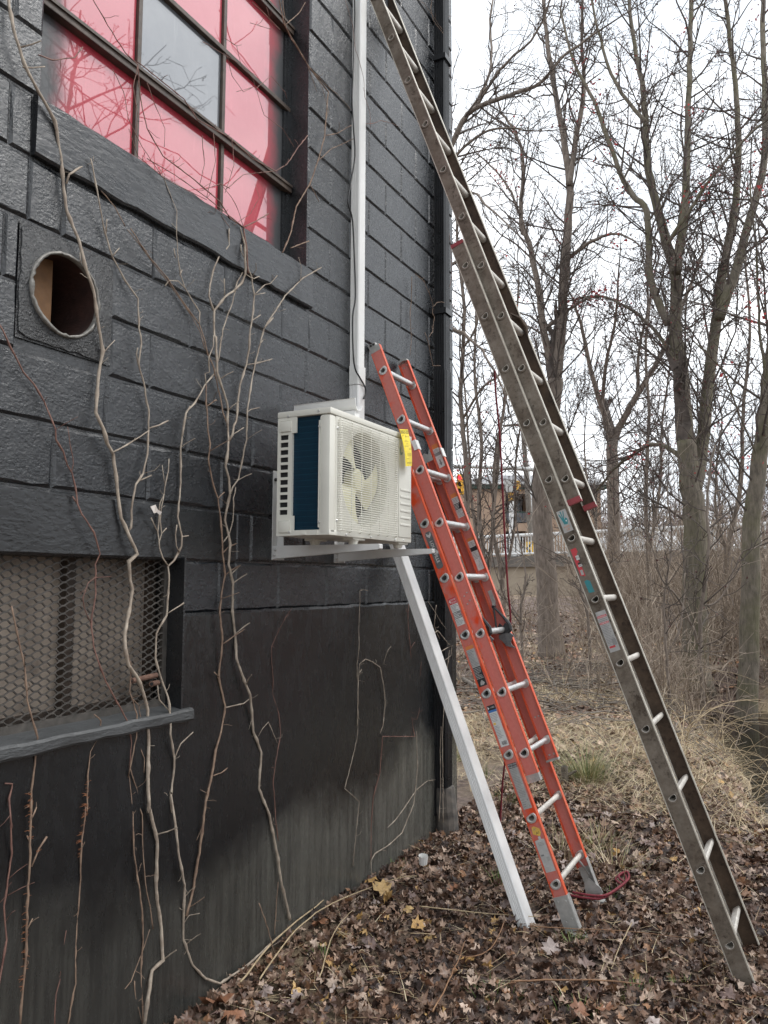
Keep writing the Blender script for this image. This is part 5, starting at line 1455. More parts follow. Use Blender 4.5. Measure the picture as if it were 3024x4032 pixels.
vine('tuft of pale vine stems at the foot of the downspout', [('F 1737,2860 1733,2950 1735,3100 1728,3235', 0.002, 0.003), ('F 1770,2560 1752,2700 1742,2900 1745,3240', 0.0022, 0.003), ('G 1400,1090 1450,1060 1530,1160 1560,1200 1600,1230 1590,1330 1530,1380', 0.003, 0.002), ('G 1340,740 1420,860 1490,980 1540,1040', 0.002, 0.0015), ('G 1430,780 1410,1000 1440,1090 1470,1150', 0.003, 0.002), ('G 1480,1290 1560,1240 1610,1220', 0.003, 0.0025)], off=0.10)
vine('young stem standing out of the leaves where the looped vine meets the ground', [('J 995,640 1030,740 1060,860 1080,980', 0.0025, 0.0035), ('J 1068,560 1060,680 1055,760', 0.002, 0.0028)], 'vine_brown', off=0.05)
# scrap of paper caught on a vine
a = on_x(610, 2010, 0.035)
mb = MB()
mb.add([a+Vector(q) for q in ((0, -0.022, 0.012), (0.008, -0.006, 0.020), (0.004, 0.010, 0.004), (0.010, 0.024, -0.004), (0.006, 0.020, -0.016), (0.002, 0.008, -0.006), (0.010, -0.014, -0.012))], [(0, 1, 2, 5, 6), (2, 3, 4, 5)])
mb.add([a+Vector(q)-Vector((0.0012, 0, 0)) for q in ((0, -0.022, 0.012), (0.008, -0.006, 0.020), (0.004, 0.010, 0.004), (0.010, 0.024, -0.004), (0.006, 0.020, -0.016), (0.002, 0.008, -0.006), (0.010, -0.014, -0.012))], [(6, 5, 2, 1, 0), (5, 4, 3, 2)])
M['pale_leaf'] = simple('pale_dry_leaf', (0.55, 0.50, 0.46), 0.7, var=0.12, scale=60)
tag(mb.build('dry_leaf', M['pale_leaf'], None, tuple(a)), 'small pale curled leaf caught on a vine above the cellar window', 'leaf')

# ================================================================== GROUND, CREEK
def spaced(stops):
    out = []
    for (a, b, st) in stops:
        n = max(1, int(round((b-a)/st)))
        out += [a+(b-a)*k/n for k in range(n)]
    out.append(stops[-1][1]); return out
xs = spaced([(-300, -40, 40), (-40, -8, 4), (-8, -0.5, 1.0), (-0.5, 4.5, 0.10), (4.5, 12, 0.4), (12, 40, 3), (40, 300, 40)])
ys = spaced([(-30, -2, 4), (-2, 1.5, 0.5), (1.5, 9, 0.10), (9, 20, 0.25), (20, 40, 1.0), (40, 80, 4), (80, 420, 40)])
V = []
for x in xs:
    for y in ys:
        z = ground(x, y)
        if x < -0.15 and y < YC: z = min(z, 0.0)
        if y > 60: z += 2.0*sstep(60, 90, y)
        V.append((x, y, z))
ny = len(ys)
mb = MB()
mb.add(V, [(a*ny+c, (a+1)*ny+c, (a+1)*ny+c+1, a*ny+c+1) for a in range(len(xs)-1) for c in range(ny-1)])
m, nt, b = new_mat('leafy_soil')
v = pos(nt)
c0 = ramp(nt, ntex(nt, v, 24, 8, 0.75), [(0.30, (0.03, 0.02, 0.016)), (0.48, (0.10, 0.066, 0.052)), (0.62, (0.22, 0.155, 0.125)), (0.76, (0.36, 0.27, 0.21))])
c1 = ramp(nt, ntex(nt, v, 40, 8, 0.8), [(0.30, (0.09, 0.062, 0.040)), (0.50, (0.28, 0.21, 0.13)), (0.70, (0.48, 0.39, 0.25))])
big = ramp(nt, ntex(nt, v, 0.55, 4), [(0.48, 0.0), (0.62, 1.0)])
nt.links.new(mixc(nt, big, c0, c1), b.inputs['Base Color'])
b.inputs['Roughness'].default_value = 0.75
bump(nt, b, ntex(nt, v, 30, 8, 0.8), 0.9, 0.03)
M['soil'] = m
g = mb.build('ground', M['soil'], None, smooth=True); g['kind'] = 'structure'
m, nt, b = new_mat('dark_creek_water')
v = pos(nt)
nt.links.new(ramp(nt, ntex(nt, v, 1.2, 5), [(0.4, (0.006, 0.006, 0.005)), (0.7, (0.018, 0.015, 0.011))]), b.inputs['Base Color'])
b.inputs['Roughness'].default_value = 0.04; b.inputs['IOR'].default_value = 1.33
bump(nt, b, ntex(nt, v, 7, 3), 0.10, 0.02)
M['water'] = m
mb = MB()
V = []; nn = 30
for k in range(nn+1):
    y = 5.2+(16.2-5.2)*k/nn
    V += [(bank_x(y)-0.6, y, -0.60), (bank_x(y)+9.0, y, -0.60)]
mb.add(V, [(2*k, 2*k+1, 2*k+3, 2*k+2) for k in range(nn)])
w = mb.build('water', M['water']); w['kind'] = 'structure'

# ================================================================== LEAF LITTER
LEAF = []
def leaf_outline(r):
    # five-lobed maple leaf, tip up
    base = [(0, -0.48), (0.10, -0.46), (0.34, -0.52), (0.30, -0.30), (0.62, -0.12), (0.42, 0.02), (0.50, 0.30), (0.22, 0.20), (0.14, 0.36), (0.0, 0.62), (-0.14, 0.36), (-0.22, 0.20), (-0.50, 0.30), (-0.42, 0.02), (-0.62, -0.12), (-0.30, -0.30), (-0.34, -0.52), (-0.10, -0.46)]
    a, c, d = r.uniform(-1.5, 1.5), r.uniform(-1.3, 1.3), r.uniform(-0.9, 0.9)
    ph = r.uniform(0, 6)
    P = [(0, -0.05, 0)]
    for x, y in base:
        x *= r.uniform(0.85, 1.12); y *= r.uniform(0.88, 1.1)
        z = a*x*x+c*y*y*0.8+d*x*y+0.11*math.sin(ph+5*math.atan2(y, x))
        P.append((x, y, z))
    return P
for k in range(24): LEAF.append(leaf_outline(random.Random(500+k)))
NL = len(LEAF[0])
LFACES = [(0, k, k+1) for k in range(1, NL-1)]+[(0, NL-1, 1)]
SIMPLE = [[(0, 0.5, 0.12), (0.42, 0.12, -0.08), (0.30, -0.45, 0.1), (-0.30, -0.42, -0.06), (-0.45, 0.15, 0.12)], [(0, 0.6, -0.1), (0.3, 0.05, 0.1), (0.22, -0.4, -0.05), (-0.26, -0.42, 0.1), (-0.36, 0.1, 0)]]
def leaf_colour(r):
    t = r.random(); j = r.uniform(0.75, 1.25)
    if t < 0.30: c = (0.078, 0.042, 0.028)
    elif t < 0.57: c = (0.150, 0.088, 0.058)
    elif t < 0.75: c = (0.27, 0.185, 0.135)
    elif t < 0.85: c = (0.036, 0.022, 0.018)
    elif t < 0.93: c = (0.36, 0.27, 0.21)
    elif t < 0.985: c = (0.22, 0.115, 0.06)
    else: c = (0.40, 0.25, 0.10)
    return tuple(x*j for x in c)
def leaf_mat(name, per_object=None):
    m, nt, b = new_mat(name)
    v = pos(nt)
    if per_object is None:
        at = N(nt, 'ShaderNodeAttribute', attribute_name='col'); c = at.outputs['Color']
    else:
        oi = N(nt, 'ShaderNodeObjectInfo')
        c = ramp(nt, oi.outputs['Random'], per_object)
    mot = ramp(nt, ntex(nt, v, 60, 4), [(0.3, 0.72), (0.7, 1.2)])
    nt.links.new(mixc(nt, 1.0, c, mot, 'MULTIPLY'), b.inputs['Base Color'])
    nt.links.new(ramp(nt, ntex(nt, v, 12, 2), [(0.35, 0.38), (0.65, 0.7)]), b.inputs['Roughness'])
    bump(nt, b, ntex(nt, v, 160, 3), 0.25, 0.001)
    return m
M['litter'] = leaf_mat('mixed_leaf_litter')
M['leaf_brown'] = leaf_mat('brown_maple_leaf', [(0.0, (0.07, 0.045, 0.040)), (0.4, (0.13, 0.085, 0.072)), (0.75, (0.19, 0.13, 0.115)), (1.0, (0.26, 0.19, 0.165))])
M['leaf_pale'] = leaf_mat('pale_maple_leaf', [(0.0, (0.26, 0.20, 0.18)), (1.0, (0.40, 0.33, 0.30))])
M['leaf_orange'] = leaf_mat('orange_maple_leaf', [(0.0, (0.24, 0.11, 0.06)), (1.0, (0.34, 0.17, 0.10))])
M['leaf_yellow'] = leaf_mat('yellow_leaf', [(0.0, (0.42, 0.23, 0.07)), (1.0, (0.52, 0.36, 0.16))])
rl = random.Random(9)
def rot_leaf(r, tilt):
    a = r.uniform(0, 2*math.pi); t = r.gauss(0, tilt); u = r.gauss(0, tilt)
    return Matrix.Rotation(a, 3, 'Z') @ Matrix.Rotation(t, 3, 'X') @ Matrix.Rotation(u, 3, 'Y')
def col_mesh(name, V, F, Cc, mat):
    me = bpy.data.meshes.new(name); me.from_pydata(V, [], F); me.materials.append(mat)
    at = me.attributes.new('col', 'FLOAT_COLOR', 'POINT')
    at.data.foreach_set('color', np.array(Cc, dtype=np.float32).ravel())
    me.polygons.foreach_set('use_smooth', [True]*len(F))
    me.update()
    o = bpy.data.objects.new(name, me); COL.objects.link(o); return o
V = []; Fs = []; Cc = []
def grassy(x, y):
    return sstep(5.4, 6.6, y)*(1-sstep(10.5, 12, y))*sstep(0.0, 0.25, 0.30+mnoise.noise(Vector((x*0.9, y*0.7, 5))))
def scatter(n, x0, x1, y0, y1, smin, smax, lod, tilt, gain=1.15):
    for _ in range(n):
        y = y0+(y1-y0)*rl.random(); x = x0+(x1-x0)*rl.random()
        if y < YC and x < 0.03: continue
        z = ground(x, y)
        if z < -0.5: continue
        if rl.random() < 0.35*grassy(x, y): continue
        s = rl.uniform(smin, smax); R3 = rot_leaf(rl, tilt)
        c = tuple(q*gain for q in leaf_colour(rl))+(1,)
        out = LEAF[rl.randrange(24)] if lod else SIMPLE[rl.randrange(2)]
        b = len(V); lift = rl.uniform(0.004, 0.030)
        for p in out:
            q = R3 @ Vector(p)
            V.append((x+q.x*s, y+q.y*s, z+lift+q.z*s)); Cc.append(c)
        if lod: Fs.extend([(b+i, b+j, b+k) for i, j, k in LFACES])
        else: Fs.append(tuple(b+i for i in range(5)))
scatter(10500, 0.0, 2.9, 2.2, 4.6, 0.019, 0.048, True, 0.6)
scatter(7500, 0.0, 3.0, 4.6, 7.2, 0.026, 0.062, True, 0.55)
scatter(7500, -2.5, 2.6, 6.8, 12, 0.04, 0.08, False, 0.5, 1.55)
scatter(10000, -8, 8, 11, 26, 0.06, 0.12, False, 0.5, 1.7)
o = col_mesh('leaf_litter', V, Fs, Cc, M['litter']); o['kind'] = 'stuff'
# the biggest leaves, nearest the camera, each one its own
lmesh = {}
for k in range(12):
    for mt in ('leaf_brown', 'leaf_pale', 'leaf_orange', 'leaf_yellow'):
        mb = MB(); mb.add(LEAF[k], LFACES); lmesh[(k, mt)] = mb.mesh('fallen_leaf', M[mt], smooth=True)
LAB = {'leaf_brown': 'dull purple brown maple leaf lying on the leaf litter', 'leaf_pale': 'pale pinkish grey maple leaf lying upside down on the litter', 'leaf_orange': 'rusty orange maple leaf lying on the leaf litter', 'leaf_yellow': 'yellow leaf lying bright among the brown litter'}
def put_leaf(x, y, mt, s, tilt=0.3, lift=0.030, label=None):
    o = bpy.data.objects.new('fallen_leaf', lmesh[(rl.randrange(12), mt)])
    COL.objects.link(o)
    o.rotation_euler = rot_leaf(rl, tilt).to_euler(); o.scale = (s, s, s)
    o.location = (x, y, ground(x, y)+lift)
    tag(o, label or LAB[mt], 'leaf', None if label else {'leaf_brown': 'brown fallen maple leaves', 'leaf_pale': 'pale fallen maple leaves', 'leaf_orange': 'rusty orange fallen leaves', 'leaf_yellow': 'yellow fallen leaves'}[mt])
cnt = 0
while cnt < 200:
    x, y = rl.uniform(0.1, 2.3), 2.3+3.4*rl.random()**1.5
    if x < 0.15 and y < 5: continue
    t = rl.random()
    mt = 'leaf_brown' if t < 0.66 else 'leaf_pale' if t < 0.93 else 'leaf_orange'
    put_leaf(x, y, mt, rl.uniform(0.040, 0.064)); cnt += 1
for (u, v, s, mt) in ((470, 2172, 0.11, 'leaf_orange'), (508, 2196, 0.09, 'leaf_orange'), (690, 2010, 0.07, 'leaf_orange'), (820, 1940, 0.10, 'leaf_yellow'), (838, 1958, 0.085, 'leaf_yellow'), (775, 2006, 0.06, 'leaf_yellow'), (905, 2010, 0.07, 'leaf_yellow'), (925, 2035, 0.06, 'leaf_yellow'), (640, 2150, 0.055, 'leaf_yellow'), (800, 1915, 0.07, 'leaf_yellow'), (1010, 2080, 0.06, 'leaf_yellow'), (880, 1975, 0.05, 'leaf_yellow'), (1190, 2050, 0.08, 'leaf_pale')):
    p = on_z(u, v, 0.05); put_leaf(p.x, p.y, mt, s, 0.35, 0.035)

# ================================================================== GRASS, STRAW, STICKS
def blade(V, F, Cc, x, y, z, h, az, lean, w, c, seg=3, droop=0.9):
    b = len(V); px, py, pz = x, y, z; a = lean
    dx, dy = math.cos(az), math.sin(az)
    for k in range(seg+1):
        ww = w*(1-k/(seg+0.3))
        V.append((px-dy*ww, py+dx*ww, pz)); V.append((px+dy*ww, py-dx*ww, pz)); Cc.append(c+(1,)); Cc.append(c+(1,))
        st = h/seg
        px += dx*math.sin(a)*st; py += dy*math.sin(a)*st; pz += math.cos(a)*st
        a += droop/seg
        gz = -9
        if a > 1.45: a = 1.45
    for k in range(seg): F.append((b+2*k, b+2*k+1, b+2*k+3, b+2*k+2))
m, nt, b = new_mat('grass_blades')
at = N(nt, 'ShaderNodeAttribute', attribute_name='col'); nt.links.new(at.outputs['Color'], b.inputs['Base Color']); b.inputs['Roughness'].default_value = 0.6
M['grass'] = m
rg = random.Random(21)
STRAW = [(0.46, 0.36, 0.21), (0.56, 0.46, 0.28), (0.38, 0.28, 0.16), (0.62, 0.53, 0.36), (0.30, 0.21, 0.13)]
GREEN = [(0.10, 0.16, 0.035), (0.15, 0.20, 0.05), (0.20, 0.23, 0.08), (0.07, 0.12, 0.03)]
V = []; Fs = []; Cc = []
def straw(n, x0, x1, y0, y1, hmin, hmax, lean=(0.9, 1.45), patchy=True, cols=STRAW, w=0.0022):
    for _ in range(n):
        x = rg.uniform(x0, x1); y = rg.uniform(y0, y1)
        if y < YC+0.1 and x < 0.05: continue
        if patchy and rg.random() > 0.15+grassy(x, y): continue
        z = ground(x, y)
        if z < -0.55: continue
        c = rg.choice(cols); j = rg.uniform(0.8, 1.2)
        blade(V, Fs, Cc, x, y, z+0.012, rg.uniform(hmin, hmax), rg.uniform(0, 6.283), rg.uniform(*lean), w, tuple(q*j for q in c))
straw(17000, -1.4, 1.9, 5.4, 11.5, 0.12, 0.42, (1.05, 1.45))
straw(700, 0.9, 1.8, 5.6, 8.0, 0.15, 0.35, (0.8, 1.4), False)
straw(900, 0.1, 2.6, 2.3, 5.8, 0.05, 0.22, (1.2, 1.45), False, w=0.0018)
straw(2500, -4, 5, 11, 22, 0.2, 0.6, (0.5, 1.4), False, w=0.004)
straw(250, 0.2, 1.5, 7.0, 13.0, 0.25, 0.6, (0.3, 1.3), False, w=0.0025)
o = col_mesh('dry_grass', V, Fs, Cc, M['grass']); o['kind'] = 'stuff'
V = []; Fs = []; Cc = []
def tuft(px, n, rad, h, cols, lean=(0.05, 0.7), w=0.002, droop=0.7, z=0.03):
    p = on_z(px[0], px[1], z)
    for _ in range(n):
        a = rg.uniform(0, 6.283); r = rad*rg.random()**0.7
        x, y = p.x+math.cos(a)*r, p.y+math.sin(a)*r
        c = rg.choice(cols); j = rg.uniform(0.75, 1.25)
        blade(V, Fs, Cc, x, y, ground(x, y)+0.005, h*rg.uniform(0.5, 1.1), a+rg.uniform(-.5, .5), rg.uniform(*lean), w, tuple(q*j for q in c), 4, droop)
for (u, v, n, r, h) in ((990, 1650, 60, 0.10, 0.16), (1075, 1912, 45, 0.05, 0.10), (1045, 1690, 40, 0.12, 0.12), (1090, 1745, 40, 0.10, 0.10), (1235, 2040, 35, 0.06, 0.07), (1370, 2150, 40, 0.10, 0.06), (1250, 2200, 40, 0.08, 0.06), (1060, 2160, 40, 0.12, 0.06), (700, 2080, 20, 0.05, 0.06), (1320, 1930, 30, 0.06, 0.06), (860, 1890, 20, 0.06, 0.05), (1280, 1840, 40, 0.12, 0.14), (1480, 2130, 25, 0.06, 0.05)):
    tuft((u, v), n, r, h, GREEN, w=0.0022)
for (u, v) in ((1040, 1600), (1210, 1850), (1290, 1830), (1330, 1880), (1150, 1650), (1350, 1600), (1370, 1640), (1480, 1700)):
    tuft((u, v), 90, 0.16, 0.22, STRAW+[(0.24, 0.25, 0.10)], (0.3, 1.2))
o = col_mesh('green_grass', V, Fs, Cc, M['grass']); o['kind'] = 'stuff'
V = []; Fs = []; Cc = []
tuft((1268, 1700), 420, 0.15, 0.42, [(0.17, 0.20, 0.07), (0.12, 0.15, 0.05), (0.30, 0.27, 0.13), (0.42, 0.35, 0.19)], (0.1, 1.0), 0.0022, 0.9, 0.0)
o = col_mesh('grass_tuft', V, Fs, Cc, M['grass'])
tag(o, 'clump of long green and straw coloured grass behind the orange ladder', 'grass tuft')
# fallen sticks
M['stick_red'] = simple('red_brown_twig', (0.17, 0.085, 0.045), 0.7, c2=(0.30, 0.17, 0.09), scale=40)
M['stick_tan'] = simple('tan_dead_twig', (0.30, 0.22, 0.13), 0.75, c2=(0.48, 0.38, 0.24), scale=40)
M['stick_grey'] = simple('grey_dead_branch', (0.10, 0.085, 0.07), 0.8, c2=(0.24, 0.205, 0.17), scale=30, bmp=0.4)
rs_ = random.Random(31)
def stick(pxs, r, mat, label, group=None, name='fallen_twig', cat='twig', z=0.04):
    P = [on_z(u, v, 0.04) for u, v in pxs]
    P = [Vector((p.x, p.y, ground(p.x, p.y)+z+rs_.uniform(0, 0.02))) for p in P]
    P = smooth_path(P, 5)
    mb = MB(); mb.tube([p+Vector((rs_.uniform(-.003, .003), rs_.uniform(-.003, .003), 0)) for p in P], [r*(1-0.5*k/len(P)) for k in range(len(P))], 6)
    tag(mb.build(name, M[mat], None, tuple(P[0]), smooth=True), label, cat, group)
stick([(1105, 2140), (1180, 2136), (1300, 2142), (1390, 2150)], 0.004, 'stick_red', 'long red brown twig lying on leaves near the bottom right')
stick([(905, 1985), (990, 1988), (1080, 1992), (1165, 1997)], 0.0032, 'stick_tan', 'straight tan twig lying left of the white strip foot')
stick([(935, 2212), (970, 2150), (990, 2100), (1005, 2050)], 0.0035, 'stick_red', 'red brown twig pointing away at the bottom of the leaf bed')
stick([(1140, 2012), (1230, 2020), (1350, 2022), (1500, 2030)], 0.0024, 'stick_red', 'thin twig crossing the leaves below the orange ladder')
stick([(520, 2150), (600, 2060), (700, 1975), (760, 1920), (800, 1880)], 0.004, 'stick_tan', 'long tan stem following the foot of the black wall')
stick([(560, 2140), (640, 2040), (720, 1990), (850, 1925), (900, 1915)], 0.0035, 'stick_tan', 'bent tan stem springing from the wall foot over the leaves')
stick([(690, 2140), (720, 2050), (760, 2000)], 0.003, 'stick_tan', 'short tan stem lying among leaves near the looped vine')
stick([(1365, 2000), (1340, 2060), (1322, 2110)], 0.003, 'stick_tan', 'upright looking pale stalk between the two ladders')
stick([(1090, 2010), (1060, 2070), (1010, 2090), (960, 2075)], 0.0028, 'stick_red', 'curved red twig left of the white strip foot')
for k in range(46):
    u, v = rs_.uniform(520, 1640), rs_.uniform(1880, 2212)
    if v > 2212-(u-385)*0.76+40 or u > 900:
        a = rs_.uniform(0, 3.14); L = rs_.uniform(15, 55)
        stick([(u, v), (u+L*math.cos(a)*0.5+rs_.uniform(-6, 6), v+L*0.22*math.sin(a)), (u+L*math.cos(a), v+L*0.45*math.sin(a))], rs_.uniform(0.0012, 0.0024), rs_.choice(['stick_tan', 'stick_tan', 'stick_red']), 'short thin dead twig lying loose on the leaf litter', 'short loose twigs on the leaves')
stick([(1000, 1478), (1060, 1520), (1100, 1560)], 0.035, 'stick_grey', 'grey log lying behind the orange ladder', None, 'fallen_log', 'log')
stick([(1130, 1470), (1200, 1490), (1290, 1500), (1360, 1520)], 0.022, 'stick_grey', 'dark fallen branch lying between the two ladders', None, 'fallen_branch', 'branch')
stick([(1180, 1500), (1250, 1480), (1400, 1490)], 0.015, 'stick_grey', 'crooked fallen branch behind the brown ladder', None, 'fallen_branch', 'branch')
stick([(1000, 1440), (1080, 1450), (1180, 1455)], 0.014, 'stick_grey', 'thin fallen branch at the edge of the thicket', None, 'fallen_branch', 'branch')
mb = MB()
for k in range(700):
    y = rs_.uniform(8.2, 15); x = rs_.uniform(-2.6, 2.2+0.1*(y-8))
    if ground(x, y) < -0.5: continue
    a = rs_.uniform(0, 3.14); L = rs_.uniform(0.2, 1.1); r = rs_.uniform(0.003, 0.010)
    P = []
    for q in range(4):
        t = q/3-0.5; xx = x+math.cos(a)*L*t; yy = y+math.sin(a)*L*t
        P.append(Vector((xx, yy, ground(xx, yy)+0.03+rs_.uniform(0, 0.10))))
    mb.tube(P, [r, r*.9, r*.7, r*.4], 4)
o = mb.build('dead_branches', M['stick_grey']); o['kind'] = 'stuff'
# cut stump of a sapling
p = on_z(1220, 1706, 0.0)
mb = MB(); mb.tube([p-Vector((0, 0, 0.05)), p+Vector((0.002, 0, 0.08)), p+Vector((0.0, 0.004, 0.175)), p+Vector((0, 0.004, 0.178))], [0.032, 0.027, 0.026, 0.024], 14, 0)
mb.tube([p+Vector((0, 0.004, 0.1785)), p+Vector((0, 0.004, 0.180))], [0.019, 0.018], 12, 1)
mb.tube([p+Vector((0.02, 0, 0.11)), p+Vector((0.09, 0.02, 0.15))], [0.012, 0.010], 8, 0)
tag(mb.build('cut_stump', [M['stick_grey'], M['dark']], None, tuple(p)), 'small sawn off sapling stump beside the grass clump', 'stump')
p = on_z(914, 1866, 0.10)
mb = MB(); mb.tube([p, p+Vector((0.004, -0.006, 0.045))], [0.022, 0.026], 10, caps=False); mb.tube([p, p+Vector((0, 0, 0.001))], 0.021, 10)
tag(mb.build('plastic_cup', M['white_pvc'], None, tuple(p)), 'small white plastic cap lying on the leaves near the wall', 'plastic scrap')

# ================================================================== BRIDGE ROAD, RAILING, THINGS ON IT
M['concrete'] = simple('tan_concrete', (0.30, 0.245, 0.18), 0.85, c2=(0.38, 0.32, 0.245), scale=1.2, bmp=0.3, bscale=20)
M['dark_concrete'] = simple('stained_concrete', (0.10, 0.09, 0.08), 0.85, c2=(0.17, 0.15, 0.13), scale=2)
M['asphalt'] = simple('asphalt', (0.05, 0.05, 0.05), 0.9)
M['rail_white'] = simple('white_rail_paint', (0.66, 0.66, 0.65), 0.5, var=0.06)
RZ = 3.9
A_ = on_z(1000, 1163, RZ); B_ = on_z(1690, 1131, RZ)
rd = (B_-A_); rd.z = 0; RL = rd.length; rd.normalize()
rn = Vector((-rd.y, rd.x, 0));
if rn.dot(_F) < 0: rn = -rn
def rp(s, o, z): return Vector((A_.x+rd.x*s+rn.x*o, A_.y+rd.y*s+rn.y*o, z))
DZK = RZ-1.02
mb = MB(); mb.obox(Vector((A_.x, A_.y, 0)), rd, rn, EZ, (-40, RL+40, -0.25, 14, DZK-0.3, DZK-0.004)); o = mb.build('road', M['asphalt']); o['kind'] = 'structure'
wl_ = thing('bridge_wall', tuple(rp(8, -0.3, 0.8)), 'tan concrete bridge wall below white railing behind the trees', 'wall')
mb = MB(); mb.obox(Vector((A_.x, A_.y, 0)), rd, rn, EZ, (-40, RL+40, -0.24, 0.0, -0.5, DZK-0.305)); mb.build('wall_face', M['concrete'], wl_)
mb = MB(); mb.obox(Vector((A_.x, A_.y, 0)), rd, rn, EZ, (-40, RL+40, -0.5, -0.26, DZK-0.55, DZK-0.02)); mb.build('deck_edge', M['dark_concrete'], wl_)
rl_ = thing('bridge_railing', tuple(rp(5, 0, DZK)), 'white pipe railing with upright balusters along the bridge road', 'railing')
mb = MB(); mb.tube([rp(-30, -0.3, RZ), rp(RL+20, -0.3, RZ)], 0.085, 10); mb.build('top_rail', M['rail_white'], rl_)
mb = MB(); mb.tube([rp(-30, -0.3, DZK+0.10), rp(RL+20, -0.3, DZK+0.10)], 0.06, 10); mb.build('bottom_rail', M['rail_white'], rl_)
bmesh_b = MB(); bmesh_b.tube([(0, 0, DZK+0.155), (0, 0, RZ-0.082)], 0.026, 6); bme = bmesh_b.mesh('baluster', M['rail_white'])
for k in range(130):
    s = -0.5+k*0.165
    o = bpy.data.objects.new('baluster', bme); COL.objects.link(o); o.parent = rl_
    q = rp(s, -0.3, 0); o.location = (q.x-rl_['o_'][0], q.y-rl_['o_'][1], -rl_['o_'][2])
for k in range(9):
    mb = MB(); q = rp(0.4+k*3.3+0.0, -0.16, 0); mb.box(q.x-0.06, q.x+0.06, q.y-0.06, q.y+0.06, DZK, RZ-0.06); mb.build('rail_post', M['rail_white'], rl_)
# chevron sign
M['sign_yellow'] = simple('yellow_sign', (0.80, 0.46, 0.02), 0.4, var=0.04)
c = on_z(1149, 1185, RZ-0.50); t = thing('chevron_sign', (c.x, c.y, c.z-0.5), 'yellow road sign with black chevron pointing left on the bridge railing', 'road sign')
c -= rn*0.25
mb = MB()
mb.obox(c, rd, EZ, -rn, (-0.26, 0.26, -0.36, 0.36, -0.012, 0.0), 0)
mb.obox(c, rd, EZ, -rn, (-0.235, 0.235, -0.335, 0.335, 0.001, 0.003), 0)
ch = [(0.16, 0.33), (0.23, 0.33), (0.23, 0.25), (-0.02, 0.0), (0.23, -0.25), (0.23, -0.33), (0.14, -0.33), (-0.20, 0.0), (0.14, 0.33)]
mb.add([c+rd*x+EZ*z-rn*0.005 for x, z in ch], [tuple(range(len(ch)))], 1)
mb.build('sign_board', [M['sign_yellow'], M['ink']], t)
mb = MB(); mb.tube([c+rn*0.05-EZ*0.9, c+rn*0.05+EZ*0.34], 0.03, 8); mb.build('sign_post', M['dull_metal'], t)
# traffic light on a long mast arm, with its pole
M['sig_yellow'] = simple('yellow_signal_housing', (0.62, 0.33, 0.02), 0.45, var=0.1)
m, nt, b = new_mat('red_signal_lens'); b.inputs['Base Color'].default_value = (0.6, 0.02, 0.03, 1); b.inputs['Emission Color'].default_value = (1, 0.03, 0.06, 1); b.inputs['Emission Strength'].default_value = 1.3; M['sig_red'] = m
YS = 37.0
a0 = on_y(940, 1006, YS); a1 = on_y(1230, 1019, YS)
pole = thing('signal_mast', (a1.x, a1.y, DZK), 'grey signal mast with a long arm reaching over the road', 'signal mast')
mb = MB(); mb.tube([a0, (a0+a1)/2+Vector((0, 0, 0.05)), a1], [0.07, 0.09, 0.12], 10); mb.build('mast_arm', M['dull_metal'], pole)
mb = MB(); mb.tube([Vector((a1.x, a1.y, DZK-0.1)), Vector((a1.x, a1.y, a1.z+0.5))], [0.16, 0.13], 12); mb.build('pole', M['dull_metal'], pole)
tl = on_y(996, 1046, YS-0.3)
sg = thing('traffic_light', tuple(tl), 'yellow traffic light showing red, hanging beyond the orange ladder', 'traffic light')
mb = MB(); mb.bbox(tl.x-0.17, tl.x+0.17, tl.y-0.12, tl.y+0.12, tl.z-0.52, tl.z+0.50, 0.03); mb.build('housing', M['sig_yellow'], sg)
for k, mt in ((0, 'sig_red'), (1, 'dark'), (2, 'dark')):
    z = tl.z+0.32-k*0.33
    mb = MB(); mb.tube([(tl.x, tl.y-0.125, z), (tl.x, tl.y-0.14, z)], 0.115, 14); mb.build('lens', M[mt], sg)
    mb = MB()
    V = []
    for q in range(11):
        a = math.pi*(-0.1+1.2*q/10); V += [(tl.x+0.13*math.cos(a), tl.y-0.121, z+0.13*math.sin(a)), (tl.x+0.13*math.cos(a), tl.y-0.32, z+0.13*math.sin(a)-0.02)]
    mb.add(V, [(2*q, 2*q+1, 2*q+3, 2*q+2) for q in range(10)]); mb.build('visor', M['sig_yellow'], sg)
mb = MB(); mb.tube([(tl.x, tl.y, tl.z+0.505), (tl.x, tl.y+0.2, tl.z+0.78)], 0.03, 6); mb.build('hanger', M['dull_metal'], sg)
# pedestrian signal pole with yellow collar
YP = 39.0
pz = on_y(1105, 1080, YP); pq = on_y(1105, 1190, YP)
pp = thing('pedestrian_signal', (pz.x, pz.y, DZK), 'pale pedestrian signal pole with yellow collar and grey signal box', 'signal pole')
mb = MB(); mb.tube([Vector((pz.x, pz.y, DZK-0.2)), Vector((pz.x, pz.y, pz.z-0.05))], 0.14, 12); mb.build('pole', M['rail_white'], pp)
mb = MB(); mb.tube([Vector((pz.x, pz.y, DZK-0.01)), Vector((pz.x, pz.y, DZK+0.25))], [0.24, 0.19], 10); mb.build('pole_base', M['dull_metal'], pp)
mb = MB(); mb.tube([Vector((pz.x, pz.y, pz.z-0.045)), Vector((pz.x, pz.y, pz.z+0.36))], 0.17, 12); mb.build('collar', M['sig_yellow'], pp)
mb = MB(); mb.bbox(pz.x-0.32, pz.x+0.30, pz.y-0.2, pz.y+0.2, pz.z+0.37, pz.z+1.05, 0.04); mb.build('signal_box', M['dull_metal'], pp)
mb = MB(); mb.bbox(pz.x+0.302, pz.x+0.44, pz.y-0.25, pz.y+0.15, pz.z+0.45, pz.z+0.95, 0.03); mb.build('visor', M['sig_yellow'], pp)
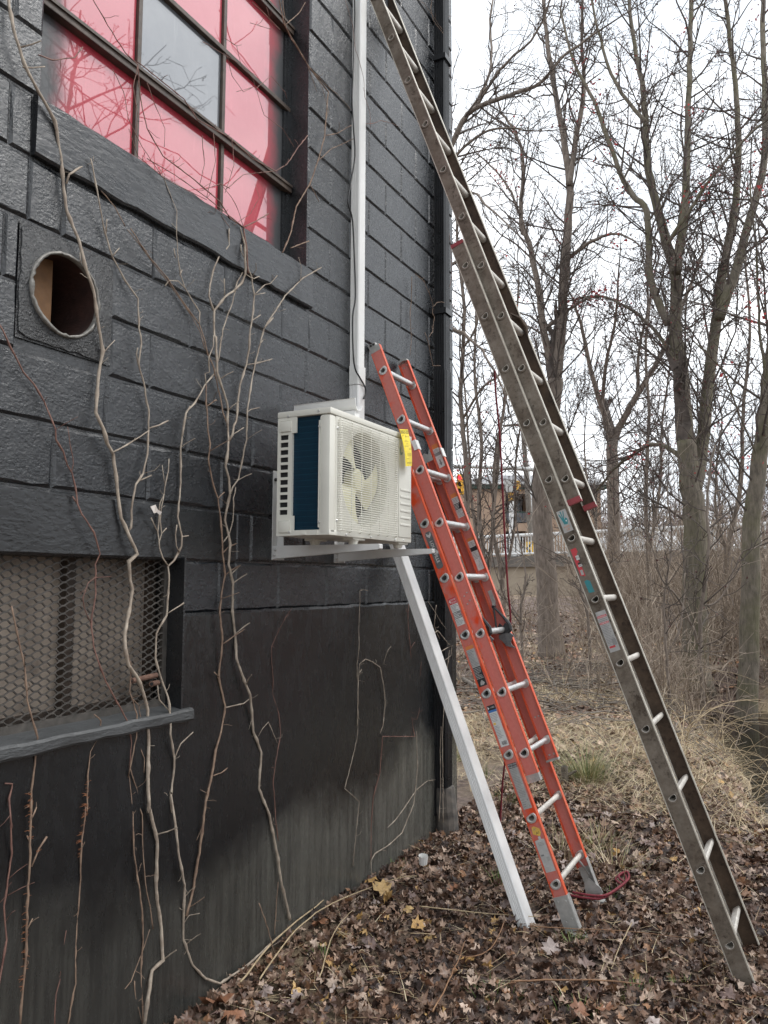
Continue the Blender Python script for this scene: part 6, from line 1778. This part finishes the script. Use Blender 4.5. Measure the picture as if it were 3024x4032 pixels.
# utility pole, wires
M['wood'] = simple('weathered_pole_wood', (0.13, 0.11, 0.09), 0.85, c2=(0.20, 0.175, 0.15), scale=3)
q0 = on_y(1151, 1180, 44); q1 = on_y(1128, 905, 44)
up = thing('utility_pole', (q0.x, q0.y, 2.9), 'slightly leaning wooden utility pole with pale conduit beside far building', 'utility pole')
mb = MB(); mb.tube([q0-Vector((0, 0, 1)), q1], [0.17, 0.13], 10); mb.build('pole', M['wood'], up)
r0, r1 = on_y(1157, 1180, 43.6), on_y(1141, 990, 43.6)
mb = MB(); mb.tube([r0, r1], 0.045, 8); mb.build('conduit', M['rail_white'], up)
mb = MB(); qa = q1+Vector((-1.1, 0, -0.4)); mb.box(qa.x, qa.x+2.2, qa.y-0.2, qa.y-0.08, qa.z, qa.z+0.12); mb.build('cross_arm', M['wood'], up)
for i, (u0, v0, u1, v1) in enumerate(((960, 912, 1700, 880), (960, 927, 1700, 905), (960, 958, 1700, 948), (960, 978, 1700, 984))):
    a, b2 = on_y(u0, v0, 43), on_y(u1, v1, 38)
    mb = MB(); mb.tube([a.lerp(b2, k/16)-Vector((0, 0, 0.5*(1-(2*k/16-1)**2))) for k in range(17)], 0.014, 5)
    tag(mb.build('overhead_wire', M['cable'], None, tuple(a)), 'thin black overhead wire strung across behind the trees', 'wire', 'overhead wires behind the trees')
# far building with balcony
M['stucco'] = simple('tan_stucco', (0.42, 0.29, 0.205), 0.85, var=0.08, scale=1.5)
M['green_trim'] = simple('dark_green_trim', (0.02, 0.05, 0.035), 0.6)
M['roof_grey'] = simple('grey_roof', (0.20, 0.20, 0.21), 0.8, var=0.15)
hb = on_y(1105, 1200, 54)
fh = Vector((_F.x, _F.y, 0)).normalized(); rh = Vector((_R.x, _R.y, 0)).normalized()
dep = (hb-CAM).dot(_F); S = dep/1718.0
def hp(u, v, o=0.0): return hb+rh*((u-1105)*S)+EZ*(-(v-1200)*S)+fh*o
fb = thing('apartment_house', (hb.x, hb.y, 2.8), 'tan stucco house with green eaves and dark recessed balcony beyond the bridge', 'house')
mb = MB()
def wallrect(u0, u1, v0, v1, o0=0.0, o1=0.3, mi=0):
    mb.obox(hb, rh, fh, EZ, ((u0-1105)*S, (u1-1105)*S, o0, o1, -(v1-1200)*S, -(v0-1200)*S), mi)
wallrect(930, 1093, 1056, 1230); wallrect(1139.2, 1300, 1056, 1230); wallrect(1093.1, 1139.1, 1056, 1066); wallrect(1093.1, 1139.1, 1130, 1147)
wallrect(930, 1300, 1056, 1230, 4.0, 8.0)
mb.build('wall', M['stucco'], fb)
mb = MB(); wallrect(1093.1, 1139.1, 1066, 1129.9, 1.6, 1.8); wallrect(1093.1, 1139.1, 1147.1, 1230, 1.6, 1.8); mb.build('recess', M['dark'], fb)
M['far_glass'] = simple('far_window_glass', (0.05, 0.055, 0.065), 0.15)
mb = MB(); wallrect(1112, 1134, 1078, 1108, 1.5, 1.59); mb.build('window', M['far_glass'], fb)
mb = MB(); wallrect(1110, 1112, 1076, 1110, 1.48, 1.58); wallrect(1122, 1123.2, 1078.1, 1108, 1.45, 1.495); wallrect(1134.1, 1136, 1076, 1110, 1.48, 1.58); mb.build('window_frame', M['roof_grey'], fb)
for k in range(19):
    u = 1094+k*2.4
    mb = MB(); wallrect(u, u+1.1, 1107, 1128, 0.02, 0.08); mb.build('balcony_bar', M['roof_grey'], fb)
mb = MB(); wallrect(1093.2, 1139, 1104.5, 1106.9, 0.0, 0.1); mb.build('balcony_rail', M['green_trim'], fb)
mb = MB(); wallrect(990, 1310, 1047.5, 1055.9, -0.45, 0.5); mb.build('eaves', M['green_trim'], fb)
mb = MB(); wallrect(986, 1314, 1042, 1047.3, -0.62, -0.1); mb.build('gutter', M['rail_white'], fb)
mb = MB()
R_ = [hp(984, 1042, -0.6), hp(1316, 1042, -0.6), hp(1316, 1042, 9), hp(984, 1042, 9), hp(1090, 1012, 3.2), hp(1210, 1012, 3.2)]
mb.add(R_, [(0, 1, 5, 4), (1, 2, 5), (2, 3, 4, 5), (3, 0, 4), (3, 2, 1, 0)]); mb.build('roof', M['roof_grey'], fb)
mb = MB(); mb.add([hp(1153, 1143, -0.03), hp(1157, 1150, -0.03), hp(1153, 1157, -0.03), hp(1149, 1150, -0.03)], [(0, 1, 2, 3)]); mb.build('diamond_ornament', M['dark'], fb)
mb = MB(); wallrect(1240, 1262, 1080, 1120, -0.05, -0.005); mb.build('window', M['far_glass'], fb)
# white car on the road
M['car_white'] = simple('white_car_paint', (0.78, 0.78, 0.79), 0.25, var=0.03, coat=0.6)
cq = on_z(1478, 1190, DZK)
cq = rp((on_z(1478, 1152, DZK+1.45)-Vector((A_.x, A_.y, 0))).dot(rd), 4.2, DZK)
car = thing('parked_car', tuple(cq), 'white hatchback car standing on the road behind the right hand trees', 'car')
def cp(x, y, z): return cq+rd*x+rn*y+EZ*z
body = [(-2.2, 0.30), (-2.25, 0.55), (-2.15, 0.72), (-1.25, 0.90), (-0.45, 1.36), (0.1, 1.46), (1.0, 1.42), (1.65, 1.10), (2.1, 0.98), (2.2, 0.6), (2.15, 0.30)]
mb = MB(); nb = len(body)
for sgn in (-1, 1): pass
V = [cp(x, -0.86 if z < 0.95 else -0.70, z) for x, z in body]+[cp(x, 0.86 if z < 0.95 else 0.70, z) for x, z in body]
mb.add(V, [(k, (k+1) % nb, nb+(k+1) % nb, nb+k) for k in range(nb)]+[tuple(range(nb)), tuple(range(2*nb-1, nb-1, -1))]); mb.build('body', M['car_white'], car)
for poly in ([(-1.02, 0.95), (-0.42, 1.30), (0.05, 1.38), (0.05, 0.97)], [(0.13, 0.97), (0.13, 1.38), (0.95, 1.34), (1.40, 1.08), (1.40, 1.0)]):
    mb = MB(); mb.add([cp(x, -0.865 if z < 1.1 else -0.76, z) for x, z in poly], [tuple(range(len(poly)))]); mb.build('window', M['far_glass'], car)
for x in (-1.35, 1.35):
    mb = MB(); mb.tube([cp(x, -0.88, 0.32), cp(x, -0.66, 0.32)], 0.32, 18, 0); mb.tube([cp(x, -0.89, 0.32), cp(x, -0.881, 0.32)], 0.2, 14, 1); mb.build('wheel', [M['rubber'], M['dull_metal']], car)

# ================================================================== TREES
def bark(name, a, c, moss=0.0):
    m, nt, b = new_mat(name)
    v = pos(nt, (1, 1, 0.25)); v0 = pos(nt)
    col = ramp(nt, ntex(nt, v, 22, 6, 0.7), [(0.32, a), (0.68, c)])
    if moss > 0:
        mk = ramp(nt, ntex(nt, v0, 1.6, 6, 0.7), [(0.45, 0.0), (0.62, moss)])
        col = mixc(nt, mk, col, (0.12, 0.115, 0.055))
        sp = ramp(nt, ntex(nt, v0, 16, 4, 0.7), [(0.66, 0.0), (0.72, 0.6)])
        col = mixc(nt, sp, col, (0.26, 0.27, 0.22))
    nt.links.new(col, b.inputs['Base Color']); b.inputs['Roughness'].default_value = 0.9
    bump(nt, b, ntex(nt, pos(nt, (1, 1, 0.12)), 40, 5, 0.7), 0.8, 0.02)
    return m
M['bark'] = bark('grey_brown_bark', (0.11, 0.086, 0.070), (0.29, 0.24, 0.20))
M['bark_moss'] = bark('lichen_bark', (0.085, 0.073, 0.055), (0.23, 0.195, 0.155), 0.6)
M['twigs'] = simple('dark_twigs', (0.055, 0.043, 0.037), 0.85, c2=(0.13, 0.105, 0.09), scale=6)
M['brush'] = simple('dry_brush_stems', (0.17, 0.130, 0.100), 0.85, c2=(0.42, 0.345, 0.27), scale=2.5)
M['far_brush'] = simple('far_purple_brush', (0.17, 0.115, 0.105), 0.9, c2=(0.30, 0.22, 0.19), scale=0.8)
M['red_bud'] = simple('red_maple_flowers', (0.36, 0.025, 0.03), 0.7, c2=(0.50, 0.06, 0.06), scale=30)
M['dark_bud'] = simple('dark_maple_buds', (0.08, 0.03, 0.03), 0.8, c2=(0.13, 0.05, 0.045), scale=30)
rt = random.Random(1234)
UP = Vector((0, 0, 1))
def wander(p, d, L, n, amt, upw):
    P = [p.copy()]; d = d.copy()
    for _ in range(n):
        d = (d+Vector((rt.gauss(0, amt), rt.gauss(0, amt), rt.gauss(0, amt)+upw))).normalized()
        P.append(P[-1]+d*(L/n))
    return P
def spread(tan, lo, hi):
    az = rt.uniform(0, 2*math.pi); an = rt.uniform(lo, hi)
    o = tan.orthogonal().normalized(); q = tan.cross(o)
    return (tan*math.cos(an)+(o*math.cos(az)+q*math.sin(az))*math.sin(an)).normalized()
def twig(mb, p, d, L, r, lev, tips, rmin):
    n = 4 if lev < 2 else 3
    P = wander(p, d, L, n, 0.16+0.05*lev, 0.07)
    mb.tube(P, [max(rmin, r*(1-0.75*k/n)) for k in range(n+1)], 4 if lev == 0 else 3, caps=False)
    if lev >= 2: tips.append(P[-1]); return
    m_ = int(L*(3.3 if lev == 0 else 4.2))+1
    for _ in range(m_):
        t = rt.uniform(0.18, 1.0); i = min(n-1, int(t*n)); f = t*n-i
        q = P[i].lerp(P[i+1], f); tan = (P[i+1]-P[i]).normalized()
        twig(mb, q, spread(tan, 0.45, 1.05), L*rt.uniform(0.28, 0.55)*(1.15-0.5*t), r*0.5, lev+1, tips, rmin)
def bud_cluster(mb, p, s, n, spreadr):
    for _ in range(n):
        q = p+Vector((rt.gauss(0, spreadr), rt.gauss(0, spreadr), rt.gauss(0, spreadr)))
        e = [Vector((rt.uniform(-1, 1), rt.uniform(-1, 1), rt.uniform(-1, 1))).normalized()*s*rt.uniform(.6, 1.2) for _ in range(4)]
        mb.add([q+x for x in e], [(0, 1, 2), (0, 3, 1), (1, 3, 2), (0, 2, 3)])
def tree(label, Y, limbs, mat='bark', dens=1.0, rmin=0.0042, red=0, buds=0.0, foot=True, skip=0.15, tw=1.0, dy=0.0, group=None, name='bare_tree'):
    tips = []; tm = MB(); cm = MB(); bm_ = MB(); dm = MB()
    root = None
    allp = []
    for li, (pts, w0, w1) in enumerate(limbs):
        yo = 0.0 if li == 0 else rt.uniform(-1, 1)*dy
        P = []; n = len(pts)
        for k, (u, v) in enumerate(pts): P.append(on_y(u, v, Y+yo*k/max(1, n-1)))
        if li == 0 and foot:
            gz = ground(P[0].x, P[0].y); P[0].z = min(P[0].z, gz) if abs(P[0].z-gz) > 0.01 else gz
            P[0].z = gz-0.1
        if root is None: root = P[0].copy()
        path = smooth_path(P, 5)
        path = [q+Vector((rt.gauss(0, .008), 0, rt.gauss(0, .008))) for q in path]
        sc = (Y*1.14)/1718.0
        rad = [max(0.006, (w0+(w1-w0)*k/(len(path)-1))*0.5*sc) for k in range(len(path))]
        if li == 0 and foot: rad[0] *= 1.5; rad[1] *= 1.22; rad[2] *= 1.08
        tm.tube(path, rad, 9 if w0 > 14 else 6)
        # side branches
        lens = [0]
        for k in range(1, len(path)): lens.append(lens[-1]+(path[k]-path[k-1]).length)
        T = lens[-1]
        s = T*(skip if li == 0 else 0.06)
        while s < T:
            k = max(j for j in range(len(path)) if lens[j] <= s)
            k = min(k, len(path)-2)
            f = (s-lens[k])/max(1e-6, lens[k+1]-lens[k])
            q = path[k].lerp(path[k+1], f); tan = (path[k+1]-path[k]).normalized(); r = rad[k]
            L = min(2.6, max(0.5, (0.45+r*16)*rt.uniform(0.6, 1.5)))*tw
            twig(cm, q, spread(tan, 0.5, 1.15), L, min(r*0.45, 0.022), 0, tips, rmin)
            s += rt.uniform(0.12, 0.42)/dens
        twig(cm, path[-1], (path[-1]-path[-2]).normalized(), 1.4*tw, rad[-1], 0, tips, rmin)
        allp.append((path, rad))
    t = thing(name, tuple(root), label, 'tree', group)
    tm.build('trunk', M[mat], t, smooth=True)
    cm.build('crown', M['twigs'], t)
    if red:
        for _ in range(red):
            path, rad = rt.choice(allp); q = rt.choice(path[len(path)//3:])
            bud_cluster(bm_, q+Vector((rt.gauss(0, .08), rt.gauss(0, .08), rt.gauss(0, .08))), 0.040, rt.randrange(6, 15), 0.10)
        for q in tips:
            if rt.random() < 0.02: bud_cluster(bm_, q, 0.022, 3, 0.04)
        o = bm_.build('red_flowers', M['red_bud'], t); o['kind'] = 'stuff'
    if buds > 0:
        for q in tips:
            if rt.random() < buds: bud_cluster(dm, q, 0.024, 2, 0.012)
        if dm.v: o = dm.build('buds', M['dark_bud'], t); o['kind'] = 'stuff'
    return t
tree('straight grey trunk standing between the two ladders and forking into tall stems', 16.0, [
    ([(1190, 1432), (1180, 1250), (1169, 1060), (1190, 900), (1200, 820)], 44, 30),
    ([(1200, 830), (1212, 713), (1224, 525), (1230, 394), (1212, 263), (1190, 150), (1175, 20), (1170, -120)], 22, 5),
    ([(1230, 400), (1245, 300), (1262, 190), (1256, 80), (1262, -80)], 13, 5),
    ([(1200, 830), (1174, 713), (1165, 635), (1143, 525), (1125, 482), (1130, 350), (1112, 285), (1080, 240)], 16, 4),
    ([(1143, 525), (1110, 430), (1080, 380), (1030, 330)], 7, 3),
    ([(1224, 560), (1280, 520), (1330, 505), (1370, 520)], 8, 3), ([(1174, 713), (1240, 660), (1300, 640), (1340, 660)], 7, 3)], 'bark', 1.2, red=26, buds=0.35, dy=1.5, skip=0.5)
tree('big lichen covered maple with two spreading leaders right of the brown ladder', 15.5, [
    ([(1502, 1440), (1500, 1300), (1500, 1139), (1490, 1040), (1482, 953)], 46, 34),
    ([(1482, 960), (1471, 802), (1458, 713), (1460, 600), (1440, 525), (1423, 460), (1401, 372), (1394, 263), (1386, 175), (1366, 70), (1350, -120)], 28, 6),
    ([(1460, 590), (1475, 482), (1482, 394), (1484, 306), (1489, 175), (1493, 0), (1500, -140)], 18, 7),
    ([(1500, 1060), (1518, 960), (1529, 838), (1548, 690), (1559, 604), (1580, 490), (1592, 400), (1594, 263), (1582, 131), (1560, -60)], 26, 7),
    ([(1552, 690), (1590, 580), (1615, 490), (1650, 350), (1652, 200), (1647, 44), (1650, -120)], 19, 7),
    ([(1482, 1000), (1440, 965), (1400, 962), (1365, 985), (1325, 1015), (1290, 1060)], 10, 4),
    ([(1445, 700), (1405, 604), (1397, 460), (1362, 416), (1327, 341), (1283, 219), (1239, 131), (1210, 20)], 15, 4),
    ([(1470, 800), (1420, 720), (1350, 660), (1290, 640), (1230, 650)], 8, 3), ([(1440, 530), (1480, 470), (1540, 380), (1620, 290), (1680, 240)], 8, 3), ([(1394, 263), (1330, 180), (1290, 60), (1270, -60)], 9, 3)], 'bark_moss', 1.15, red=46, buds=0.9, dy=2.0, skip=0.6)
tree('leaning lichen spotted trunk at the right edge above the creek', 14.5, [
    ([(1600, 1395), (1622, 1290), (1622, 1152), (1634, 1039), (1654, 896), (1668, 760), (1690, 600), (1720, 380)], 34, 18),
    ([(1640, 1000), (1600, 900), (1560, 800), (1500, 740)], 4, 2), ([(1660, 860), (1640, 700), (1635, 560), (1620, 400)], 6, 3)], 'bark_moss', 1.0, red=10, buds=0.6, dy=1.5, skip=0.4)
tree('forked mid distance tree seen right of the brown ladder', 24.0, [
    ([(1330, 1345), (1326, 1230), (1325, 1100), (1322, 980), (1322, 950)], 26, 20),
    ([(1322, 955), (1300, 880), (1276, 800), (1255, 700), (1235, 640)], 13, 4), ([(1322, 955), (1350, 900), (1378, 850), (1415, 790), (1450, 720), (1490, 620), (1520, 540)], 14, 4),
    ([(1300, 880), (1310, 780), (1330, 690), (1335, 600)], 8, 3), ([(1378, 850), (1380, 760), (1400, 660), (1395, 580)], 7, 3)], 'bark', 1.1, rmin=0.0065, red=12, buds=0.3, dy=2, skip=0.4)
tree('dark tree whose long limbs reach out from behind the building corner', 11.5, [
    ([(930, 1300), (938, 900), (945, 600), (952, 420), (962, 340)], 30, 20),
    ([(962, 345), (1000, 262), (1030, 233), (1100, 205), (1165, 180), (1220, 120), (1290, 70)], 13, 4), ([(955, 400), (990, 330), (1060, 280), (1130, 280)], 8, 3), ([(1000, 262), (1040, 200), (1060, 140), (1060, 40), (1075, -60)], 9, 3), ([(955, 420), (1010, 410), (1060, 450), (1110, 500)], 7, 2.5),
    ([(948, 600), (1000, 560), (1050, 600), (1100, 650)], 8, 3), ([(945, 700), (1000, 720), (1050, 770), (1090, 850)], 8, 3), ([(1030, 233), (1080, 150), (1160, 70), (1200, -40)], 7, 3)], 'bark', 1.25, red=0, dy=1.5, skip=0.7)
for i, (lab, Y, limbs) in enumerate((
    ('slender mossy tree with pale side limbs next to the black downspout', 15.0, [([(1012, 1390), (1010, 1200), (1005, 1000), (995, 850), (1003, 700), (990, 540), (985, 420)], 13, 5), ([(1003, 900), (1040, 840), (1090, 800), (1140, 720)], 6, 3), ([(995, 760), (1030, 700), (1040, 600), (1075, 520)], 5, 3)]),
    ('clump of thin stems left of the far house', 19.0, [([(1045, 1400), (1050, 1250), (1035, 1100), (1040, 950), (1025, 820), (1030, 650)], 12, 4), ([(1050, 1300), (1065, 1120), (1070, 980), (1090, 860), (1085, 700)], 9, 3), ([(1048, 1250), (1020, 1100), (1012, 950), (1000, 800)], 8, 3)]),
    ('slim tree rising just behind the red rope', 20.0, [([(1090, 1395), (1085, 1250), (1065, 1140), (1075, 1010), (1085, 900), (1110, 760), (1120, 620)], 11, 4), ([(1085, 1250), (1110, 1150), (1115, 1000), (1130, 880)], 7, 3)]),
    ('thin twin tree between the forked tree and the big maple', 21.0, [([(1405, 1370), (1400, 1200), (1395, 1050), (1402, 900), (1395, 760), (1410, 600)], 10, 4), ([(1400, 1200), (1425, 1060), (1430, 920), (1445, 800)], 7, 3)]),
    ('thin crooked tree half hidden behind the big maple', 19.0, [([(1560, 1380), (1570, 1200), (1600, 1050), (1605, 900), (1620, 720), (1610, 560)], 11, 4), ([(1570, 1200), (1545, 1080), (1560, 900)], 6, 3)]),
    ('dark thin stem crossing in front of the big maple', 11.5, [([(1520, 1560), (1512, 1400), (1515, 1300), (1530, 1200), (1528, 1060), (1545, 960)], 9, 4), ([(1512, 1400), (1470, 1300), (1430, 1250), (1400, 1150)], 5, 2), ([(1515, 1310), (1560, 1290), (1600, 1200), (1640, 1180)], 4, 2)]),
    ('thin whip of a tree right of the brown ladder near the creek', 10.5, [([(1445, 1545), (1440, 1420), (1435, 1300), (1450, 1180), (1440, 1050)], 6, 2.5), ([(1440, 1420), (1470, 1350), (1480, 1240)], 4, 2)]),
    ('smooth young stem between the straight trunk and brown ladder', 12.5, [([(1275, 1440), (1270, 1330), (1262, 1220), (1272, 1100), (1262, 980)], 7, 3), ([(1270, 1330), (1250, 1240), (1230, 1190)], 4, 2)]),
    ('bushy young tree behind the fallen logs left of straight trunk', 13.5, [([(1130, 1420), (1125, 1330), (1135, 1240), (1120, 1160)], 6, 3), ([(1125, 1350), (1090, 1290), (1070, 1230)], 4, 2)]))):
    tree(lab, Y, limbs, 'bark', 1.2, rmin=0.0045 if Y < 14 else 0.006, red=5 if Y > 14 else 0, buds=0.25, dy=1.0, skip=0.3, tw=0.8, name='young_tree')
# standing right of the frame: seen as reflection in the red panes
for lab, bx, by, hgt in (('bare maple standing out of view to the right of the ladders', 7.2, 6.0, 10.5),):
    tm = MB(); cm = MB(); tips = []
    b0 = Vector((bx, by, ground(bx, by)-0.1))
    P = wander(b0, UP, hgt*0.4, 6, 0.05, 0.1); tm.tube(P, [0.20-0.015*k for k in range(7)], 10)
    for q in range(7):
        st = P[3+q % 4]; d = spread(UP, 0.25, 0.85)
        PP = wander(st, d, hgt*0.6, 8, 0.10, 0.08); tm.tube(PP, [0.085-0.009*k for k in range(9)], 6)
        for k in range(1, 8):
            for _ in range(3): twig(cm, PP[k], spread((PP[k+1]-PP[k]).normalized(), 0.4, 1.1), rt.uniform(1.0, 2.4), 0.022, 0, tips, 0.005)
    t = thing('bare_tree', tuple(b0), lab, 'tree'); tm.build('trunk', M['bark'], t, smooth=True); cm.build('crown', M['twigs'], t)
    dm = MB()
    for q in tips:
        if rt.random() < 0.6: bud_cluster(dm, q, 0.022, 2, 0.012)
    o = dm.build('buds', M['dark_bud'], t); o['kind'] = 'stuff'
# thicket of bare stems
rb = random.Random(404)
mb = MB()
def shrub(mb, x, y, h, n, rmin):
    z = ground(x, y)
    if z < -0.56: return
    for _ in range(n):
        d = Vector((rb.gauss(0, .38), rb.gauss(0, .38), 1)).normalized(); L = h*rb.uniform(.5, 1.2)
        P = [Vector((x+rb.gauss(0, .12), y+rb.gauss(0, .12), z-0.03))]
        dd = d.copy(); ns = 5
        for k in range(ns):
            dd = (dd+Vector((rb.gauss(0, .16), rb.gauss(0, .16), rb.gauss(-0.03, .10)))).normalized(); P.append(P[-1]+dd*(L/ns))
        r = rmin*rb.uniform(1.0, 2.2)
        mb.tube(P, [max(rmin*0.8, r*(1-.6*k/ns)) for k in range(ns+1)], 3, caps=False)
        for _ in range(rb.randrange(3, 7)):
            k = rb.randrange(1, ns); tan = (P[k+1]-P[k]).normalized()
            az = rb.uniform(0, 6.283); o = tan.orthogonal().normalized(); q = tan.cross(o)
            e = (tan*0.6+(o*math.cos(az)+q*math.sin(az))*0.8).normalized()
            Q = [P[k]]; LL = L*rb.uniform(.12, .40)
            for _ in range(3):
                e = (e+Vector((rb.gauss(0, .2), rb.gauss(0, .2), rb.gauss(0.03, .15)))).normalized(); Q.append(Q[-1]+e*(LL/3))
            mb.tube(Q, [r*.5, r*.45, r*.4, rmin*.6], 3, caps=False)
for _ in range(230):
    y = rb.uniform(10.5, 16); x = rb.uniform(-4.0, 3.5)
    dens_ok = x > -0.6+0.06*y or rb.random() < 0.35
    if dens_ok: shrub(mb, x, y, rb.uniform(0.8, 2.4), rb.randrange(2, 5), 0.0045)
for _ in range(520):
    y = rb.uniform(16, 33); x = rb.uniform(-13, 6)
    if x < -0.255*y+2.05 and rb.random() < 0.5: continue
    shrub(mb, x, y, rb.uniform(0.5, 1.4) if x < -0.255*y+2.05 else rb.uniform(1.2, 3.6), rb.randrange(3, 6), 0.0065)
for _ in range(260):
    y = rb.uniform(15, 31); x = rb.uniform(-0.34*y+4.5, -0.1*y+8)
    shrub(mb, x, y, rb.uniform(2.4, 5.0), rb.randrange(3, 6), 0.006)
for _ in range(60):
    y = rb.uniform(9.0, 14.5); x = bank_x(y)+rb.uniform(-0.7, 0.2)
    shrub(mb, x, y, rb.uniform(0.5, 1.3), rb.randrange(2, 4), 0.0032)
for _ in range(420):  # unseen shrubs off to the right, added to darken reflections in the lower wall
    x = rb.uniform(4.5, 17); y = rb.uniform(-3, 17)
    if ground(x, y) > -0.5: shrub(mb, x, y, rb.uniform(1.6, 4.2), rb.randrange(3, 6), 0.008)
o = mb.build('bare_thicket', M['brush']); o['kind'] = 'stuff'
# pale arching canes by the creek
mb = MB()
for _ in range(90):
    y = rb.uniform(6.2, 13.5); x = bank_x(y)+rb.uniform(-0.5, 0.9)
    p = Vector((x, y, max(-0.6, ground(x, y)))); az = rb.uniform(-1.2, 3.6); P = [p]
    e = Vector((math.cos(az)*0.5, math.sin(az)*0.4, 1)).normalized()
    L = rb.uniform(0.5, 1.6)
    for k in range(7):
        e = (e+Vector((math.cos(az)*.13+rb.gauss(0, .06), math.sin(az)*.13+rb.gauss(0, .06), -0.24))).normalized(); P.append(P[-1]+e*(L/7))
        if P[-1].z < -0.62: P[-1].z = -0.62
    mb.tube(P, [0.0045-0.0004*k for k in range(8)], 4, caps=False)
o = mb.build('dead_canes', M['stick_tan']); o['kind'] = 'stuff'
# far woods beyond the road
mb = MB()
for _ in range(620):
    s = rb.uniform(-14, RL+16); o_ = rb.uniform(17, 34)
    p = rp(s, o_, DZK-0.4)
    right = s/RL
    h = rb.uniform(3.0, 6.5) if right > 0.35 else rb.uniform(2.5, 5.0)
    d = Vector((rb.gauss(0, .1), rb.gauss(0, .1), 1)).normalized()
    P = [p]
    for k in range(4):
        d = (d+Vector((rb.gauss(0, .1), rb.gauss(0, .1), .05))).normalized(); P.append(P[-1]+d*(h/4))
    mb.tube(P, [0.05, 0.04, 0.03, 0.022, 0.012], 3, caps=False)
    for _ in range(16):
        k = rb.randrange(0, 4); q = P[k].lerp(P[k+1], rb.random()); e = Vector((rb.gauss(0, .6), rb.gauss(0, .6), 0.7)).normalized(); L = rb.uniform(0.6, 2.0)
        q2 = q+e*L*0.5; e2 = (e+Vector((rb.gauss(0, .25), rb.gauss(0, .25), .3))).normalized()
        mb.tube([q, q2, q2+e2*L*0.5], [0.018, 0.014, 0.009], 3, caps=False)
        for _ in range(2):
            e3 = (e2+Vector((rb.gauss(0, .5), rb.gauss(0, .5), .2))).normalized(); mb.tube([q2, q2+e3*L*0.4], [0.011, 0.008], 3, caps=False)
o = mb.build('distant_woods', M['far_brush']); o['kind'] = 'stuff'
for i in range(9):
    s = -6+i*(RL+14)/8+rb.uniform(-1, 1); q = rp(s, rb.uniform(15, 24), DZK-0.3)
    tm = MB(); cm = MB(); tips = []
    hgt = rb.uniform(8, 12)
    P = wander(q, UP, hgt*0.75, 7, 0.05, 0.1); tm.tube(P, [0.14-0.016*k for k in range(8)], 6)
    for k in range(2, 7):
        for _ in range(4): twig(cm, P[k], spread(UP, 0.3, 0.9), rb.uniform(1.4, 3.2), 0.035, 0, tips, 0.012)
    t = thing('bare_tree', tuple(q), 'bare slender tree beyond the bridge road', 'tree', 'bare trees beyond the bridge road'); tm.build('trunk', M['bark'], t); cm.build('crown', M['twigs'], t)
for o in list(bpy.data.objects):
    if 'o_' in o: del o['o_']
